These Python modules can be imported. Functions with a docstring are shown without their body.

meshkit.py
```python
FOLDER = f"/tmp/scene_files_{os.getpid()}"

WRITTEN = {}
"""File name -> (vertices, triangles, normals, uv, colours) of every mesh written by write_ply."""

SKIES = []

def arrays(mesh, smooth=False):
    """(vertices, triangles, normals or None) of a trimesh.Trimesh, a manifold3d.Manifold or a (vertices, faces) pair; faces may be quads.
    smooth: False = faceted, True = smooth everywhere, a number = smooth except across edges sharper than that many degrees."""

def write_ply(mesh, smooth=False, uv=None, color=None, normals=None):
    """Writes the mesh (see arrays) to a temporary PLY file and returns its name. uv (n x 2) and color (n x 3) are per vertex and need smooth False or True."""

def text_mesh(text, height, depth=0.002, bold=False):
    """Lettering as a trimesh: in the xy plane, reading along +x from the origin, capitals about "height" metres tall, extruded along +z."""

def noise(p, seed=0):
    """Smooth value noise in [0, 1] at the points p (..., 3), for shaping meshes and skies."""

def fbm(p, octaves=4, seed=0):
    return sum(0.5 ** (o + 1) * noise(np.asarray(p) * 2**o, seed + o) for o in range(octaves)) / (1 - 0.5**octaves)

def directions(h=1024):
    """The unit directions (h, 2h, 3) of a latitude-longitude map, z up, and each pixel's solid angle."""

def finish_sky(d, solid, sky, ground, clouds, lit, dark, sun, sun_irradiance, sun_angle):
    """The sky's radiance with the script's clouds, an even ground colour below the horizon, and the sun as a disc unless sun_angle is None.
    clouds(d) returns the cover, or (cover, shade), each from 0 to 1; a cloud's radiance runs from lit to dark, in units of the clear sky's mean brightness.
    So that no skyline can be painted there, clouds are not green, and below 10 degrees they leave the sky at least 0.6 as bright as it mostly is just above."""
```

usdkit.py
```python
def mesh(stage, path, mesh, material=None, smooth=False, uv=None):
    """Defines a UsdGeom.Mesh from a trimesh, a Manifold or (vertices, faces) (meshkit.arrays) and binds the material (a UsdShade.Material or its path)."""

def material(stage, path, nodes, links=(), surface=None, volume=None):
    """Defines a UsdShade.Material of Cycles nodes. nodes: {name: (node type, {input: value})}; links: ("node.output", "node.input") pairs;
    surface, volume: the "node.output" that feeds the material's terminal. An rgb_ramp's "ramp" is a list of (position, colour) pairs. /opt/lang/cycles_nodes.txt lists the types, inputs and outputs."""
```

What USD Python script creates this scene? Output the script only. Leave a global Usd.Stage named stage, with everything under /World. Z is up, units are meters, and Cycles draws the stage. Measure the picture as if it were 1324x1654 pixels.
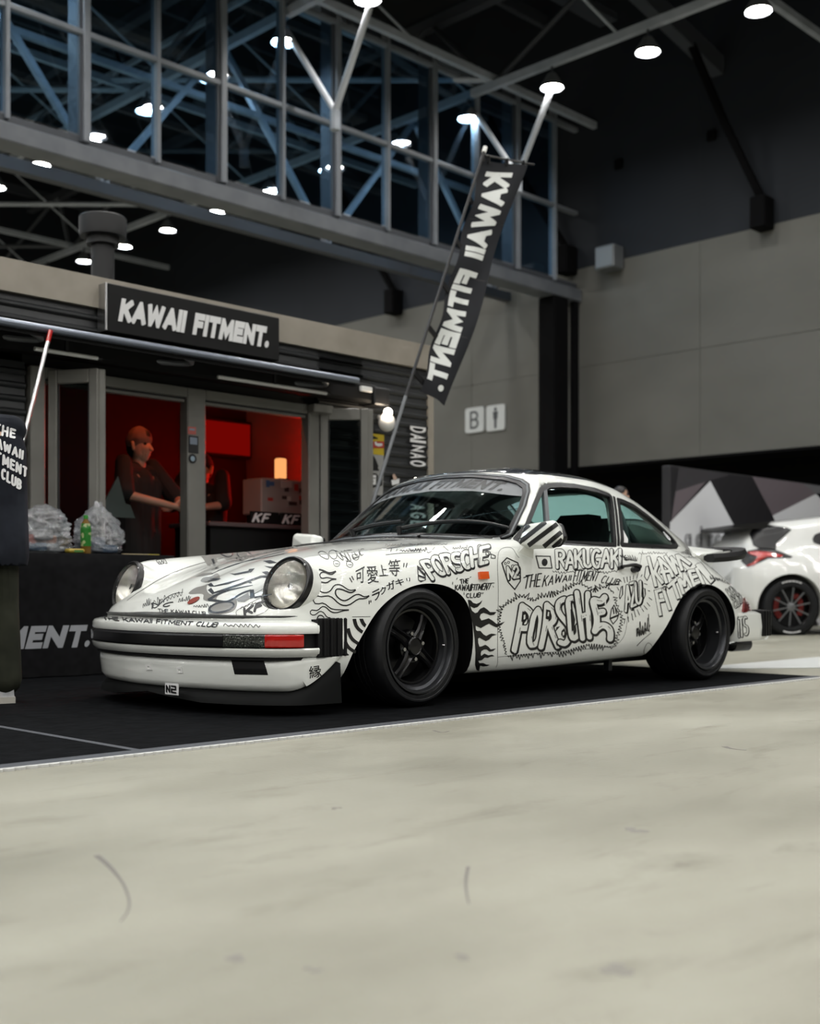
import math, random, re
import numpy as np, trimesh, manifold3d as m3, shapely, usdkit
from shapely import affinity
from shapely.geometry import Polygon, LineString, Point, MultiPolygon, box as sbox
from shapely.ops import unary_union
from scipy.interpolate import CubicSpline, PchipInterpolator, RegularGridInterpolator
from pxr import Usd, UsdGeom, UsdLux, Gf, Sdf, UsdShade
random.seed(7); RNG = np.random.default_rng(7)
PI = math.pi
stage = Usd.Stage.CreateInMemory()
UsdGeom.SetStageUpAxis(stage, 'Z'); UsdGeom.SetStageMetersPerUnit(stage, 1.0)
UsdGeom.Xform.Define(stage, '/World'); UsdGeom.Scope.Define(stage, '/World/Looks')

# ------------------------------------------------------------------ camera
W, H = 1324, 1654
FPX, CX, HY = 1940.0, 662.0, 952.0            # focal length in pixels, principal column, horizon row
CAM = np.array([-3.767, -4.479, 0.523])
TH = math.atan2(2590 - CX, FPX)
FWD = np.array([math.cos(TH), math.sin(TH), 0.0]); RGT = np.array([math.sin(TH), -math.cos(TH), 0.0]); UP = np.array([0, 0, 1.0])
cam = UsdGeom.Camera.Define(stage, '/World/camera')
cam.CreateHorizontalApertureAttr(24.0); cam.CreateVerticalApertureAttr(24.0 * H / W)
cam.CreateFocalLengthAttr(24.0 * FPX / W)
cam.CreateVerticalApertureOffsetAttr((HY - H / 2) * 24.0 / W)
cam.CreateClippingRangeAttr(Gf.Vec2f(0.05, 200))
mm = np.eye(4); mm[0, :3] = RGT; mm[1, :3] = UP; mm[2, :3] = -FWD; mm[3, :3] = CAM
cam.AddTransformOp().Set(Gf.Matrix4d(*mm.ravel().tolist()))
cam.CreateFStopAttr(2.2); cam.CreateFocusDistanceAttr(4.55)
cam.CreateExposureAttr(0.0)
LAMP = 190.0                                   # radiance of a hall lamp
def ray(px, py): return FWD + (px - CX) / FPX * RGT + (HY - py) / FPX * UP
def on(px, py, axis, val):                     # the point of the plane axis = val that the photograph shows at (px, py)
    d = ray(px, py); return CAM + (val - CAM[axis]) / d[axis] * d
def far(px, py, z): return CAM + z * ray(px, py)

# ------------------------------------------------------------------ naming
USED = {}
def path_for(name, parent):
    base = parent or '/World'
    n = USED.get((base, name), 0); USED[(base, name)] = n + 1
    return f'{base}/{name}' + (f'_{n:03d}' if n else '')
def props(prim, label=None, cat=None, group=None, kind=None):
    for k, v in (('label', label), ('category', cat), ('group', group), ('kind', kind)):
        if v: prim.SetCustomDataByKey(k, v)
    return prim
def P(o): return o if isinstance(o, str) else str(o.GetPath())
def obj(name, mesh, mat, parent=None, smooth=30, label=None, cat=None, group=None, kind=None):
    m = usdkit.mesh(stage, path_for(name, P(parent) if parent else None), mesh, mat, smooth)
    props(m.GetPrim(), label, cat, group, kind); return m.GetPrim()
def thing(name, label=None, cat=None, group=None, loc=(0, 0, 0), rz=0, kind=None, parent=None):
    x = UsdGeom.Xform.Define(stage, path_for(name, P(parent) if parent else None))
    if any(loc) or rz:
        x.AddTranslateOp().Set(Gf.Vec3d(*map(float, loc)))
        if rz: x.AddRotateZOp().Set(math.degrees(rz))
    return props(x.GetPrim(), label, cat, group, kind)
def dup(src, name, label, cat, group, loc, rz=0):
    x = thing(name, label, cat, group, loc, rz)
    x.GetReferences().AddInternalReference(src.GetPath()); x.SetInstanceable(True)
    return x

# ------------------------------------------------------------------ materials
def mat(name, nodes, links, surface, volume=None): return usdkit.material(stage, '/World/Looks/' + name, nodes, links, surface=surface, volume=volume)
def plain(name, col, rough=.5, **kw):
    return mat(name, {'p': ('principled_bsdf', dict(base_color=col, roughness=rough, **kw))}, [], 'p.BSDF')
def noisy(name, c1, c2, scale=8, rough=.6, detail=4, bump=0, lo=.35, hi=.65, stretch=(1, 1, 1), rr=None, **kw):
    n = {'g': ('texture_coordinate', {}), 'm': ('mapping', {'scale': stretch}), 'n': ('noise_texture', {'scale': scale, 'detail': detail}),
         'r': ('rgb_ramp', {'ramp': [(lo, c1), (hi, c2)]}), 'p': ('principled_bsdf', dict(roughness=rough, **kw))}
    l = [('g.object', 'm.vector'), ('m.vector', 'n.vector'), ('n.fac', 'r.fac'), ('r.color', 'p.base_color')]
    if bump:
        n['b'] = ('bump', {'strength': bump, 'distance': .02}); l += [('n.fac', 'b.height'), ('b.normal', 'p.normal')]
    if rr:
        n['q'] = ('map_range', {'from_min': lo, 'from_max': hi, 'to_min': rr[0], 'to_max': rr[1], 'clamp': True}); l += [('n.fac', 'q.value'), ('q.result', 'p.roughness')]
    return mat(name, n, l, 'p.BSDF')
def emit(name, col, s): return mat(name, {'e': ('emission', {'color': col, 'strength': s})}, [], 'e.emission')
def pane(name, tint, ior=1.5, rough=0.02, gl=(1, 1, 1)):
    f0 = ((ior - 1) / (ior + 1)) ** 2
    return mat(name, {'t': ('transparent_bsdf', {'color': tint}), 'g': ('glossy_bsdf', {'color': gl, 'roughness': rough}), **SCHLICK(f0), 'x': ('mix_closure', {})},
               SCHLINK + [('fr.value', 'x.fac'), ('t.BSDF', 'x.closure1'), ('g.BSDF', 'x.closure2')], 'x.closure')
def SCHLICK(f0): return {'lw': ('layer_weight', {'blend': .5}), 'fp': ('math', {'math_type': 'power', 'value2': 5.0}), 'fr': ('math', {'math_type': 'multiply_add', 'value2': 1 - f0, 'value3': f0})}
SCHLINK = [('lw.facing', 'fp.value1'), ('fp.value', 'fr.value1')]

# ------------------------------------------------------------------ mesh helpers
cat_ = trimesh.util.concatenate
def tm(m):
    if isinstance(m, m3.Manifold):
        k = m.to_mesh(); return trimesh.Trimesh(k.vert_properties[:, :3], k.tri_verts, process=False)
    return m
def mf(t): return m3.Manifold(m3.Mesh(np.asarray(t.vertices, np.float32), np.asarray(t.faces, np.uint32)))
def box(lo, hi):
    lo, hi = np.minimum(lo, hi), np.maximum(lo, hi)
    b = trimesh.creation.box(hi - lo); b.apply_translation((lo + hi) / 2.0); return b
def rbox(lo, hi, r=.01, seg=8):
    lo, hi = np.minimum(lo, hi).astype(float), np.maximum(lo, hi).astype(float); r = min(r, (hi - lo).min() / 2 - 1e-5)
    s = [m3.Manifold.sphere(r, seg).translate([(lo if a else hi)[0] + (r if a else -r), (lo if b else hi)[1] + (r if b else -r), (lo if c else hi)[2] + (r if c else -r)]) for a in (0, 1) for b in (0, 1) for c in (0, 1)]
    return tm(m3.Manifold.batch_hull(s))
def cbox(lo, hi, c=.004):                       # box with chamfered edges, 44 triangles
    lo, hi = np.minimum(lo, hi).astype(float), np.maximum(lo, hi).astype(float); c = min(c, (hi - lo).min() * .45)
    pts = []
    for k in range(3):
        e = np.full(3, c); e[k] = 0
        for s in np.ndindex(2, 2, 2): pts.append([(lo[i] + e[i]) if s[i] else (hi[i] - e[i]) for i in range(3)])
    return trimesh.convex.convex_hull(np.array(pts))
def hull(pts): return trimesh.convex.convex_hull(np.array(pts, float))
def frame_along(path, up=(0, 0, 1)):
    p = np.asarray(path, float); t = np.gradient(p, axis=0); t /= np.linalg.norm(t, axis=1, keepdims=True)
    u = np.asarray(up, float); s = np.cross(t, u)
    bad = np.linalg.norm(s, axis=1) < 1e-3; s[bad] = np.cross(t[bad], [1, .1, 0]); s /= np.linalg.norm(s, axis=1, keepdims=True)
    return p, t, s, np.cross(s, t)
def sweep(path, prof, up=(0, 0, 1), closed_prof=True, cap=True, scale=None):   # prof (side, up) closed polygon
    p, t, s, v = frame_along(path, up); prof = np.asarray(prof, float); n, k = len(p), len(prof)
    sc = np.ones(n) if scale is None else np.asarray(scale)
    V = (p[:, None] + sc[:, None, None] * (prof[None, :, :1] * s[:, None] + prof[None, :, 1:] * v[:, None])).reshape(-1, 3)
    F = []
    for i in range(n - 1):
        for j in range(k if closed_prof else k - 1):
            a, b = i * k + j, i * k + (j + 1) % k; F += [[a, b, b + k], [a, b + k, a + k]]
    if cap and closed_prof:
        V = np.vstack([V, p[0], p[-1]]); c0, c1 = len(V) - 2, len(V) - 1
        for j in range(k):
            F += [[c0, (j + 1) % k, j], [c1, (n - 1) * k + j, (n - 1) * k + (j + 1) % k]]
    m = trimesh.Trimesh(V, F, process=False)
    if cap and closed_prof and m.volume < 0: m.invert()
    return m
def tube(path, r, n=10, up=(0, 0, 1), scale=None):
    a = np.arange(n) / n * 2 * PI
    return sweep(path, np.c_[np.cos(a), np.sin(a)] * r, up, scale=scale)
def rod(a, b, r, n=10): return tube([a, (np.array(a) + b) / 2.0, b], r, n)
def bar(a, b, w, h=None, up=(0, 0, 1)):
    h = h or w
    return sweep([a, (np.array(a, float) + b) / 2, b], [(-w / 2, -h / 2), (w / 2, -h / 2), (w / 2, h / 2), (-w / 2, h / 2)], up)
def smooth_path(pts, n=40, closed=False):
    p = np.asarray(pts, float)
    if closed: p = np.vstack([p, p[:1]])
    t = np.r_[0, np.cumsum(np.linalg.norm(np.diff(p, axis=0), axis=1))]
    return CubicSpline(t, p, bc_type='periodic' if closed else 'natural')(np.linspace(0, t[-1], n))
def lathe(prof, n=48, axis='z'):                 # prof: (r, h)
    prof = np.asarray(prof, float); k = len(prof); a = np.arange(n) / n * 2 * PI
    V = np.stack([prof[None, :, 0] * np.cos(a)[:, None], prof[None, :, 0] * np.sin(a)[:, None], np.broadcast_to(prof[:, 1], (n, k))], -1).reshape(-1, 3)
    F = []
    for i in range(n):
        for j in range(k - 1):
            p, q = i * k + j, ((i + 1) % n) * k + j; F += [[p, q, q + 1], [p, q + 1, p + 1]]
    m = trimesh.Trimesh(V, F, process=False)
    m.update_faces(m.area_faces > 1e-12)
    if axis == 'y': m.vertices = np.c_[m.vertices[:, 0], -m.vertices[:, 2], m.vertices[:, 1]]   # h runs towards -y
    if axis == 'x': m.vertices = np.c_[m.vertices[:, 2], m.vertices[:, 0], m.vertices[:, 1]]
    return m
def geoms(g): return [x for x in getattr(g, 'geoms', [g]) if isinstance(x, Polygon) and x.area > 1e-9]
def tri2d(poly):
    vs, fs, n = [], [], 0
    for g in geoms(poly):
        g = shapely.geometry.polygon.orient(g.buffer(0)) if not g.is_valid else g
        for h in geoms(g):
            v, f = trimesh.creation.triangulate_polygon(h, engine='earcut'); vs.append(v[:, :2]); fs.append(f + n); n += len(v)
    return (np.vstack(vs), np.vstack(fs)) if vs else (np.zeros((0, 2)), np.zeros((0, 3), int))
def extrude(poly, h): return cat_([trimesh.creation.extrude_polygon(g, h, engine='earcut') for g in geoms(poly)])
def slab(poly, origin, ux, uy, th):              # polygon in (u, v) laid on the plane at origin, thickness th along ux x uy
    ux, uy = np.asarray(ux, float), np.asarray(uy, float); nz = np.cross(ux, uy); nz /= np.linalg.norm(nz)
    m = extrude(poly, th); m.vertices = np.asarray(origin) + m.vertices[:, :1] * ux + m.vertices[:, 1:2] * uy + m.vertices[:, 2:] * nz
    if np.linalg.det(np.stack([ux, uy, nz])) < 0: m.invert()
    return m

# ------------------------------------------------------------------ a stroke alphabet (unit height)
def arc(cx, cy, rx, ry, a, b, n=10): t = np.radians(np.linspace(a, b, n)); return [(cx + rx * math.cos(k), cy + ry * math.sin(k)) for k in t]
FONT = {
 'A': (.74, [[(0, 0), (.37, 1), (.74, 0)], [(.16, .34), (.58, .34)]]),
 'B': (.6, [[(0, 0), (0, 1)], [(0, 1)] + arc(.3, .76, .26, .24, 90, -90, 8) + [(0, .52)], [(0, .52)] + arc(.32, .26, .28, .26, 90, -90, 8) + [(0, 0)]]),
 'C': (.62, [arc(.33, .5, .33, .5, 55, 305, 14)]), 'D': (.64, [[(0, 0), (0, 1), (.25, 1)] + arc(.25, .5, .39, .5, 80, -80, 10) + [(.25, 0), (0, 0)]]),
 'E': (.54, [[(.54, 1), (0, 1), (0, 0), (.54, 0)], [(0, .52), (.46, .52)]]), 'F': (.52, [[(.52, 1), (0, 1), (0, 0)], [(0, .5), (.44, .5)]]),
 'G': (.66, [arc(.33, .5, .33, .5, 55, 330, 14) + [(.62, .45), (.38, .45)]]), 'H': (.62, [[(0, 0), (0, 1)], [(.62, 0), (.62, 1)], [(0, .5), (.62, .5)]]),
 'I': (.0, [[(0, 0), (0, 1)]]), 'K': (.62, [[(0, 0), (0, 1)], [(.6, 1), (.05, .46)], [(.2, .6), (.62, 0)]]), 'L': (.5, [[(0, 1), (0, 0), (.5, 0)]]),
 'M': (.86, [[(0, 0), (.06, 1), (.43, .22), (.8, 1), (.86, 0)]]), 'N': (.66, [[(0, 0), (0, 1), (.66, 0), (.66, 1)]]), 'O': (.68, [arc(.34, .5, .34, .5, 90, 450, 20)]),
 'P': (.6, [[(0, 0), (0, 1)], [(0, 1)] + arc(.3, .74, .3, .26, 90, -90, 8) + [(0, .48)]]), 'R': (.62, [[(0, 0), (0, 1)], [(0, 1)] + arc(.3, .75, .28, .25, 90, -90, 8) + [(0, .5)], [(.28, .5), (.62, 0)]]),
 'S': (.58, [arc(.29, .75, .29, .25, 50, 240, 9) + [(.29, .5)] + arc(.29, .25, .29, .25, 60, -130, 9)]), 'T': (.64, [[(0, 1), (.64, 1)], [(.32, 1), (.32, 0)]]),
 'U': (.62, [[(0, 1)] + arc(.31, .3, .31, .3, 180, 360, 10) + [(.62, 1)]]), 'W': (1.0, [[(0, 1), (.2, 0), (.5, .8), (.8, 0), (1.0, 1)]]), 'Z': (.6, [[(0, 1), (.6, 1), (0, 0), (.6, 0)]]),
 'Y': (.6, [[(0, 1), (.3, .5), (.6, 1)], [(.3, .5), (.3, 0)]]),
 'V': (.66, [[(0, 1), (.33, 0), (.66, 1)]]), '2': (.56, [arc(.28, .72, .28, .28, 170, -30, 9) + [(0, 0), (.56, 0)]]), '1': (.2, [[(0, .8), (.2, 1), (.2, 0)]]), ' ': (.3, []), '"': (.14, [[(0, 1), (.02, .75)], [(.14, 1), (.14, .75)]]),
 'a': (.42, [arc(.2, .27, .2, .27, 0, 360, 14), [(.42, .55), (.42, 0)]]), 'd': (.42, [arc(.2, .27, .2, .27, 0, 360, 14), [(.42, 1), (.42, 0)]]), 'r': (.26, [[(0, .55), (0, 0)], arc(.22, .28, .22, .27, 180, 80, 8)]), 'o': (.46, [arc(.23, .27, .23, .27, 0, 360, 16)]),
 '.': (.0, [[(0, .0), (0, .01)]])}
def layout(text, gap=.3, shear=0.0):             # -> [(char, [lines])], total width
    x, out = 0.0, []
    for c in text:
        w, st = FONT[c]; out.append((c, [[(x + a + shear * b, b) for a, b in s] for s in st])); x += w + gap
    return out, x - gap
def heavy(text, t=.27, shear=.2, gap=None):      # heavy block lettering, cap height 1, origin at lower left
    gap = t + .07 if gap is None else gap
    let, w = layout(text, gap)
    out = []
    for c, st in let:
        for s in st:
            if c == '.': out.append(Point(s[0][0], t * .55).buffer(t * .55)); continue
            s = [(a, t / 2 + b * (1 - t)) for a, b in s]
            out.append(LineString(s).buffer(t / 2, cap_style='square' if c in 'EFLT' else 'flat' if c in 'IHKNPRBD' else 'square', join_style='mitre', mitre_limit=2.2))
            if c in 'IHKNPRBD': out.append(LineString(s).buffer(t / 2, cap_style='square', join_style='mitre', mitre_limit=2.2))
    p = unary_union(out).intersection(sbox(-1, 0, w + 2, 1))
    return affinity.affine_transform(p, [1, shear, 0, 1, t / 2, 0]), w + t + shear
def bilinear(quad):                              # quad: TL, TR, BR, BL in pixels; maps unit square (x right, y up)
    tl, tr, br, bl = (np.array(q, float) for q in quad)
    return lambda u, v: (1 - u) * (1 - v) * bl + u * (1 - v) * br + u * v * tr + (1 - u) * v * tl
def quad_lines(text, quad, gap=.3, shear=0, jig=0, rng=RNG):
    let, w = layout(text, gap, shear); m = bilinear(quad); out = []
    for c, st in let:
        dy = rng.uniform(-jig, jig); sy = 1 + rng.uniform(-jig, jig)
        out.append([LineString([m(a / w, b * sy + dy) for a, b in _dense(s)]) for s in st])
    return out
def _dense(s, k=4):
    out = []
    for a, b in zip(s[:-1], s[1:]):
        for i in range(k): out.append((a[0] + (b[0] - a[0]) * i / k, a[1] + (b[1] - a[1]) * i / k))
    return out + [s[-1]]
def pen(lines, w): return unary_union([l.buffer(w * .65, resolution=2) for l in lines])
def pen_text(text, quad, w=1.5, gap=.28, shear=.15, jig=.06):
    return pen([l for c in quad_lines(text, quad, gap, shear, jig) for l in c], w)
def bubble(text, quad, fat, line, gap=.12, shadow=(2, 2), jig=.05, hatch=True):
    fill, ink = Polygon(), Polygon(); line = line * 1.35
    for c in quad_lines(text, quad, gap, .08, jig):
        if not c: continue
        b = unary_union([l.buffer(fat, resolution=4) for l in c]); o = b.buffer(line, resolution=3)
        sh = affinity.translate(o, *shadow).union(affinity.translate(o, shadow[0] / 2, shadow[1] / 2)).difference(b)
        nb = unary_union([sh, o.difference(b)])
        if hatch:
            x0, y0, x1, y1 = b.bounds
            hl = [LineString([(x, y1 - (y1 - y0) * .08), (x + (x1 - x0) * .05, y1 - (y1 - y0) * RNG.uniform(.2, .4))]).buffer(line * .3) for x in np.linspace(x0 + fat * .4, x1 - fat * .4, 3)]
            nb = nb.union(unary_union(hl).intersection(b.buffer(-line * .5)))
        ink = ink.difference(b).union(nb); fill = fill.union(b)
    return ink, fill
def crv(pts, n=30, closed=False): return smooth_path(pts, n, closed)
def line(pts, w, n=30, closed=False): return LineString(crv(pts, n, closed)).buffer(w / 2, resolution=3)
def taper(pts, w0, w1, n=24):                    # brush stroke that tapers
    p = crv(pts, n); t = np.gradient(p, axis=0); t /= np.linalg.norm(t, axis=1, keepdims=True); nn = np.c_[-t[:, 1], t[:, 0]]; w = np.linspace(w0, w1, n)[:, None] * .62
    return Polygon(np.vstack([p + nn * w, (p - nn * w)[::-1]])).buffer(.05)

# ------------------------------------------------------------------ shared materials
M_BLACK = plain('black_rubber', (.004, .004, .0045), .55, specular_ior_level=.25)
M_TRIM = plain('black_trim', (.005, .005, .006), .32)
M_DARK = plain('dark_plastic', (.009, .009, .010), .5)
M_STEEL = plain('steel', (.5, .5, .5), .3, metallic=1.0)
M_CHROME = plain('bright_metal', (.8, .8, .8), .12, metallic=1.0)
M_WHITE = plain('white_plastic', (.8, .8, .78), .4)
M_GREYM = plain('grey_metal', (.16, .17, .18), .45, metallic=.3)
M_INK = plain('marker_ink', (.004, .004, .0045), .4)
M_GREYINK = plain('grey_paint', (.20, .195, .18), .35)
M_GREYINK2 = plain('grey_outline_paint', (.03, .034, .04), .3)
M_PAPER = plain('print_white', (.72, .72, .72), .6)

# ------------------------------------------------------------------ hall: floor, walls, ceiling
XW, YB = 13.5, 8.5                              # right wall plane, glazed partition plane
M_FLOOR = mat('concrete', {
    'g': ('geometry', {}), 'm1': ('mapping', {'scale': (.55, 1.0, 1)}), 'n1': ('noise_texture', {'scale': 1.0, 'detail': 6, 'roughness': .6}),
    'r1': ('rgb_ramp', {'ramp': [(.3, (.225, .217, .172)), (.52, (.30, .291, .237)), (.7, (.365, .36, .30))]}),
    'm2': ('mapping', {'scale': (1.2, 3.4, 1)}), 'n2': ('noise_texture', {'scale': 1.7, 'detail': 8, 'roughness': .68, 'distortion': .4}),
    'r2': ('rgb_ramp', {'ramp': [(.24, (.42, .40, .38)), (.33, (.80, .79, .77)), (.45, (1, 1, 1))]}),
    'v': ('voronoi_texture', {'scale': 1.6, 'feature': 'f1'}), 'n4': ('noise_texture', {'scale': 9.0, 'detail': 3}),
    'va': ('math', {'math_type': 'multiply_add', 'value2': .12, 'value3': 0.0}), 'vs': ('math', {'math_type': 'add'}),
    'r3': ('rgb_ramp', {'ramp': [(.055, (.45, .43, .41)), (.085, (1, 1, 1))]}),
    'x1': ('mix_color', {'blend_type': 'multiply', 'fac': .8}), 'x2': ('mix_color', {'blend_type': 'multiply', 'fac': .7}),
    'n3': ('noise_texture', {'scale': 60.0, 'detail': 4}), 'b': ('bump', {'strength': .08, 'distance': .01}),
    'q': ('map_range', {'from_min': .3, 'from_max': .7, 'to_min': .38, 'to_max': .6}), 'p': ('principled_bsdf', {'roughness': .5, 'specular_ior_level': .35})},
    [('g.position', 'm1.vector'), ('m1.vector', 'n1.vector'), ('n1.fac', 'r1.fac'), ('g.position', 'm2.vector'), ('m2.vector', 'n2.vector'), ('n2.fac', 'r2.fac'),
     ('g.position', 'v.vector'), ('g.position', 'n4.vector'), ('n4.fac', 'va.value1'), ('v.distance', 'vs.value1'), ('va.value', 'vs.value2'), ('vs.value', 'r3.fac'),
     ('r1.color', 'x1.a'), ('r2.color', 'x1.b'), ('x1.result', 'x2.a'), ('r3.color', 'x2.b'), ('x2.result', 'p.base_color'), ('g.position', 'n3.vector'), ('n3.fac', 'b.height'), ('b.normal', 'p.normal'), ('n1.fac', 'q.value'), ('q.result', 'p.roughness')], 'p.BSDF')
fl_ = thing('floor', kind='structure')
obj('slab', box((-30, -24, -.3), (XW + .3, 26, 0)), M_FLOOR, fl_, smooth=False)
def fpx(pts): return [tuple(on(a, b, 2, 0)[:2]) for a, b in pts]
M_SCUFF = plain('scuff', (.16, .15, .135), .6)
for pts, w0, w1 in (([(156, 1382), (175, 1398), (190, 1415), (198, 1426)], .006, .002), ([(198, 1426), (208, 1452), (203, 1478), (195, 1488)], .0022, .001), ([(756, 1400), (752, 1430), (757, 1460)], .003, .001), ([(700, 1180), (715, 1183), (725, 1181)], .006, .002), ([(1170, 1206), (1180, 1209), (1205, 1212)], .01, .003)):
    p = smooth_path(fpx(pts), 24); t = np.gradient(p, axis=0); t /= np.linalg.norm(t, axis=1, keepdims=True); n_ = np.c_[-t[:, 1], t[:, 0]]; w = np.linspace(w0, w1, 24)[:, None]
    obj('scuff_mark', slab(Polygon(np.vstack([p + n_ * w, (p - n_ * w)[::-1]])).buffer(.0003), (0, 0, 0), (1, 0, 0), (0, 1, 0), .0004), M_SCUFF, fl_, smooth=False)
for x, y, r_ in ((1048 - 40, 1566, .02), (545 - 0, 1306 - 0, .012), (1027, 1340, .022), (505, 1566, .010), (380, 1547, .014), (745, 1548, .012)):
    q = on(x, y, 2, 0); b_ = unary_union([Point(q[0] + RNG.uniform(-r_, r_), q[1] + RNG.uniform(-r_, r_)).buffer(r_ * RNG.uniform(.3, .7)) for _ in range(5)])
    obj('stain', slab(b_, (0, 0, 0), (1, 0, 0), (0, 1, 0), .0004), plain('stain_%d' % x, (.22, .21, .185), .6), fl_, smooth=False)
M_WALL = noisy('wall_grey', (.112, .111, .100), (.132, .131, .118), .9, .8, 5, stretch=(1, .6, 1.2))
M_WALLD = noisy('wall_dark', (.0065, .0095, .0145), (.009, .0125, .019), .7, .8, 4)
M_WALLB = plain('wall_black', (.003, .003, .0035), .9, specular_ior_level=.1)
M_DECK = plain('ceiling_deck', (.006, .007, .009), .9)
M_BEAM = noisy('partition_paint', (.16, .175, .195), (.20, .215, .24), 3, .5)
M_CHORD = noisy('truss_paint', (.36, .39, .43), (.44, .47, .52), 3, .5)
M_STRUT = plain('white_strut', (.55, .57, .60), .5)
M_BEAMD = plain('truss_dark', (.05, .055, .065), .6)
wl = thing('wall_right', kind='structure')
y0, y1, zb, zm, zt = -24, 26, 2.70, 6.22, 12.5
npan = 10
for i in range(npan):                           # light panels with narrow joints, the dark painted zone above
    a, b = y0 + (y1 - y0) * i / npan, y0 + (y1 - y0) * (i + 1) / npan
    for j in range(2):
        za, zc = zb + (zm - zb) * j / 2, zb + (zm - zb) * (j + 1) / 2
        obj('panel', cbox((XW, a + .0025, za + .0025), (XW + .25, b - .0025, zc - .0025), .003), M_WALL, wl, smooth=False)
    obj('panel', cbox((XW, a, zm), (XW + .25, b, zt), .003), M_WALLD, wl, smooth=False)
obj('backing', box((XW + .05, y0, zb), (XW + .29, y1, zt)), M_WALLB, wl, smooth=False)
obj('opening_recess', cat_([box((XW + .9, y0, 0), (XW + 1.1, y1, zb + .3)), box((XW, y0, zb - .04), (XW + .9, y1, zb))]), M_WALLB, wl, smooth=False)
obj('wall_back', box((-30, 25.7, 0), (XW + .3, 26, zt)), M_WALLD, smooth=False, kind='structure')
obj('wall_front', box((-30, -24.3, 0), (XW + .3, -24, zt)), M_WALLD, smooth=False, kind='structure')
obj('wall_left', box((-30.3, -24, 0), (-30, 26, zt)), M_WALLD, smooth=False, kind='structure')

cl = thing('ceiling', kind='structure')
obj('deck', box((-30, -24, 12.0), (XW + .3, 26, 12.3)), M_DECK, cl, smooth=False)
K = 7.7; ROWX = [CAM[0] + K * (1.885 - .5 * i) for i in range(10)]; LY = [CAM[1] + K * (1.03 + .2235 * j) for j in range(-14, 16)]
ZL = CAM[2] + K
ZC = ZL + .33                                   # bottom chord height
for x in ROWX:                                  # chords that carry the lamps, their upper chords and the lacing between
    obj('chord', bar((x, -22, ZC), (x, 25, ZC), .10, .12), M_CHORD, cl, smooth=False)
    obj('chord', bar((x + .9, -22, ZC + 2.0), (x + .9, 25, ZC + 2.0), .18, .18), M_BEAMD, cl, smooth=False)
for j, y in enumerate(np.arange(-18.3, 25, 4.4)):
    obj('chord', bar((-24, y, ZC + .12), (XW, y, ZC + .12), .09, .11), M_CHORD, cl, smooth=False)
    for i, x in enumerate(ROWX[:7]):
        xm = x - 2.1
        obj('lacing', rod((x, y, ZC), (x + .9, y + 2.2, ZC + 2.0), .045, 6), M_CHORD if (i + j) % 2 else M_BEAMD, cl)
        obj('lacing', rod((x, y + 4.4, ZC), (x + .9, y + 2.2, ZC + 2.0), .045, 6), M_BEAMD, cl)
        obj('lacing', rod((x, y, ZC + .1), (x - 4.25, y + 4.4, ZC + .14), .05, 6), M_CHORD if (i + j) % 2 == 0 else M_BEAMD, cl)
for y in np.arange(-15, 25, 2.2):
    obj('purlin', bar((-24, y, ZC + 2.3), (XW, y, ZC + 2.3), .1, .22), M_BEAMD, cl, smooth=False)
for y in (-2.2, .4, 3.1, 6.2, 9.4, 12.6):       # cable tray and ducts under the deck
    obj('duct', bar((2, y + .9, ZC + 1.3), (XW - 1, y + .9, ZC + 1.3), .34, .12), M_CHORD if y in (3.1, 9.4) else M_BEAMD, cl, smooth=False)
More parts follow.
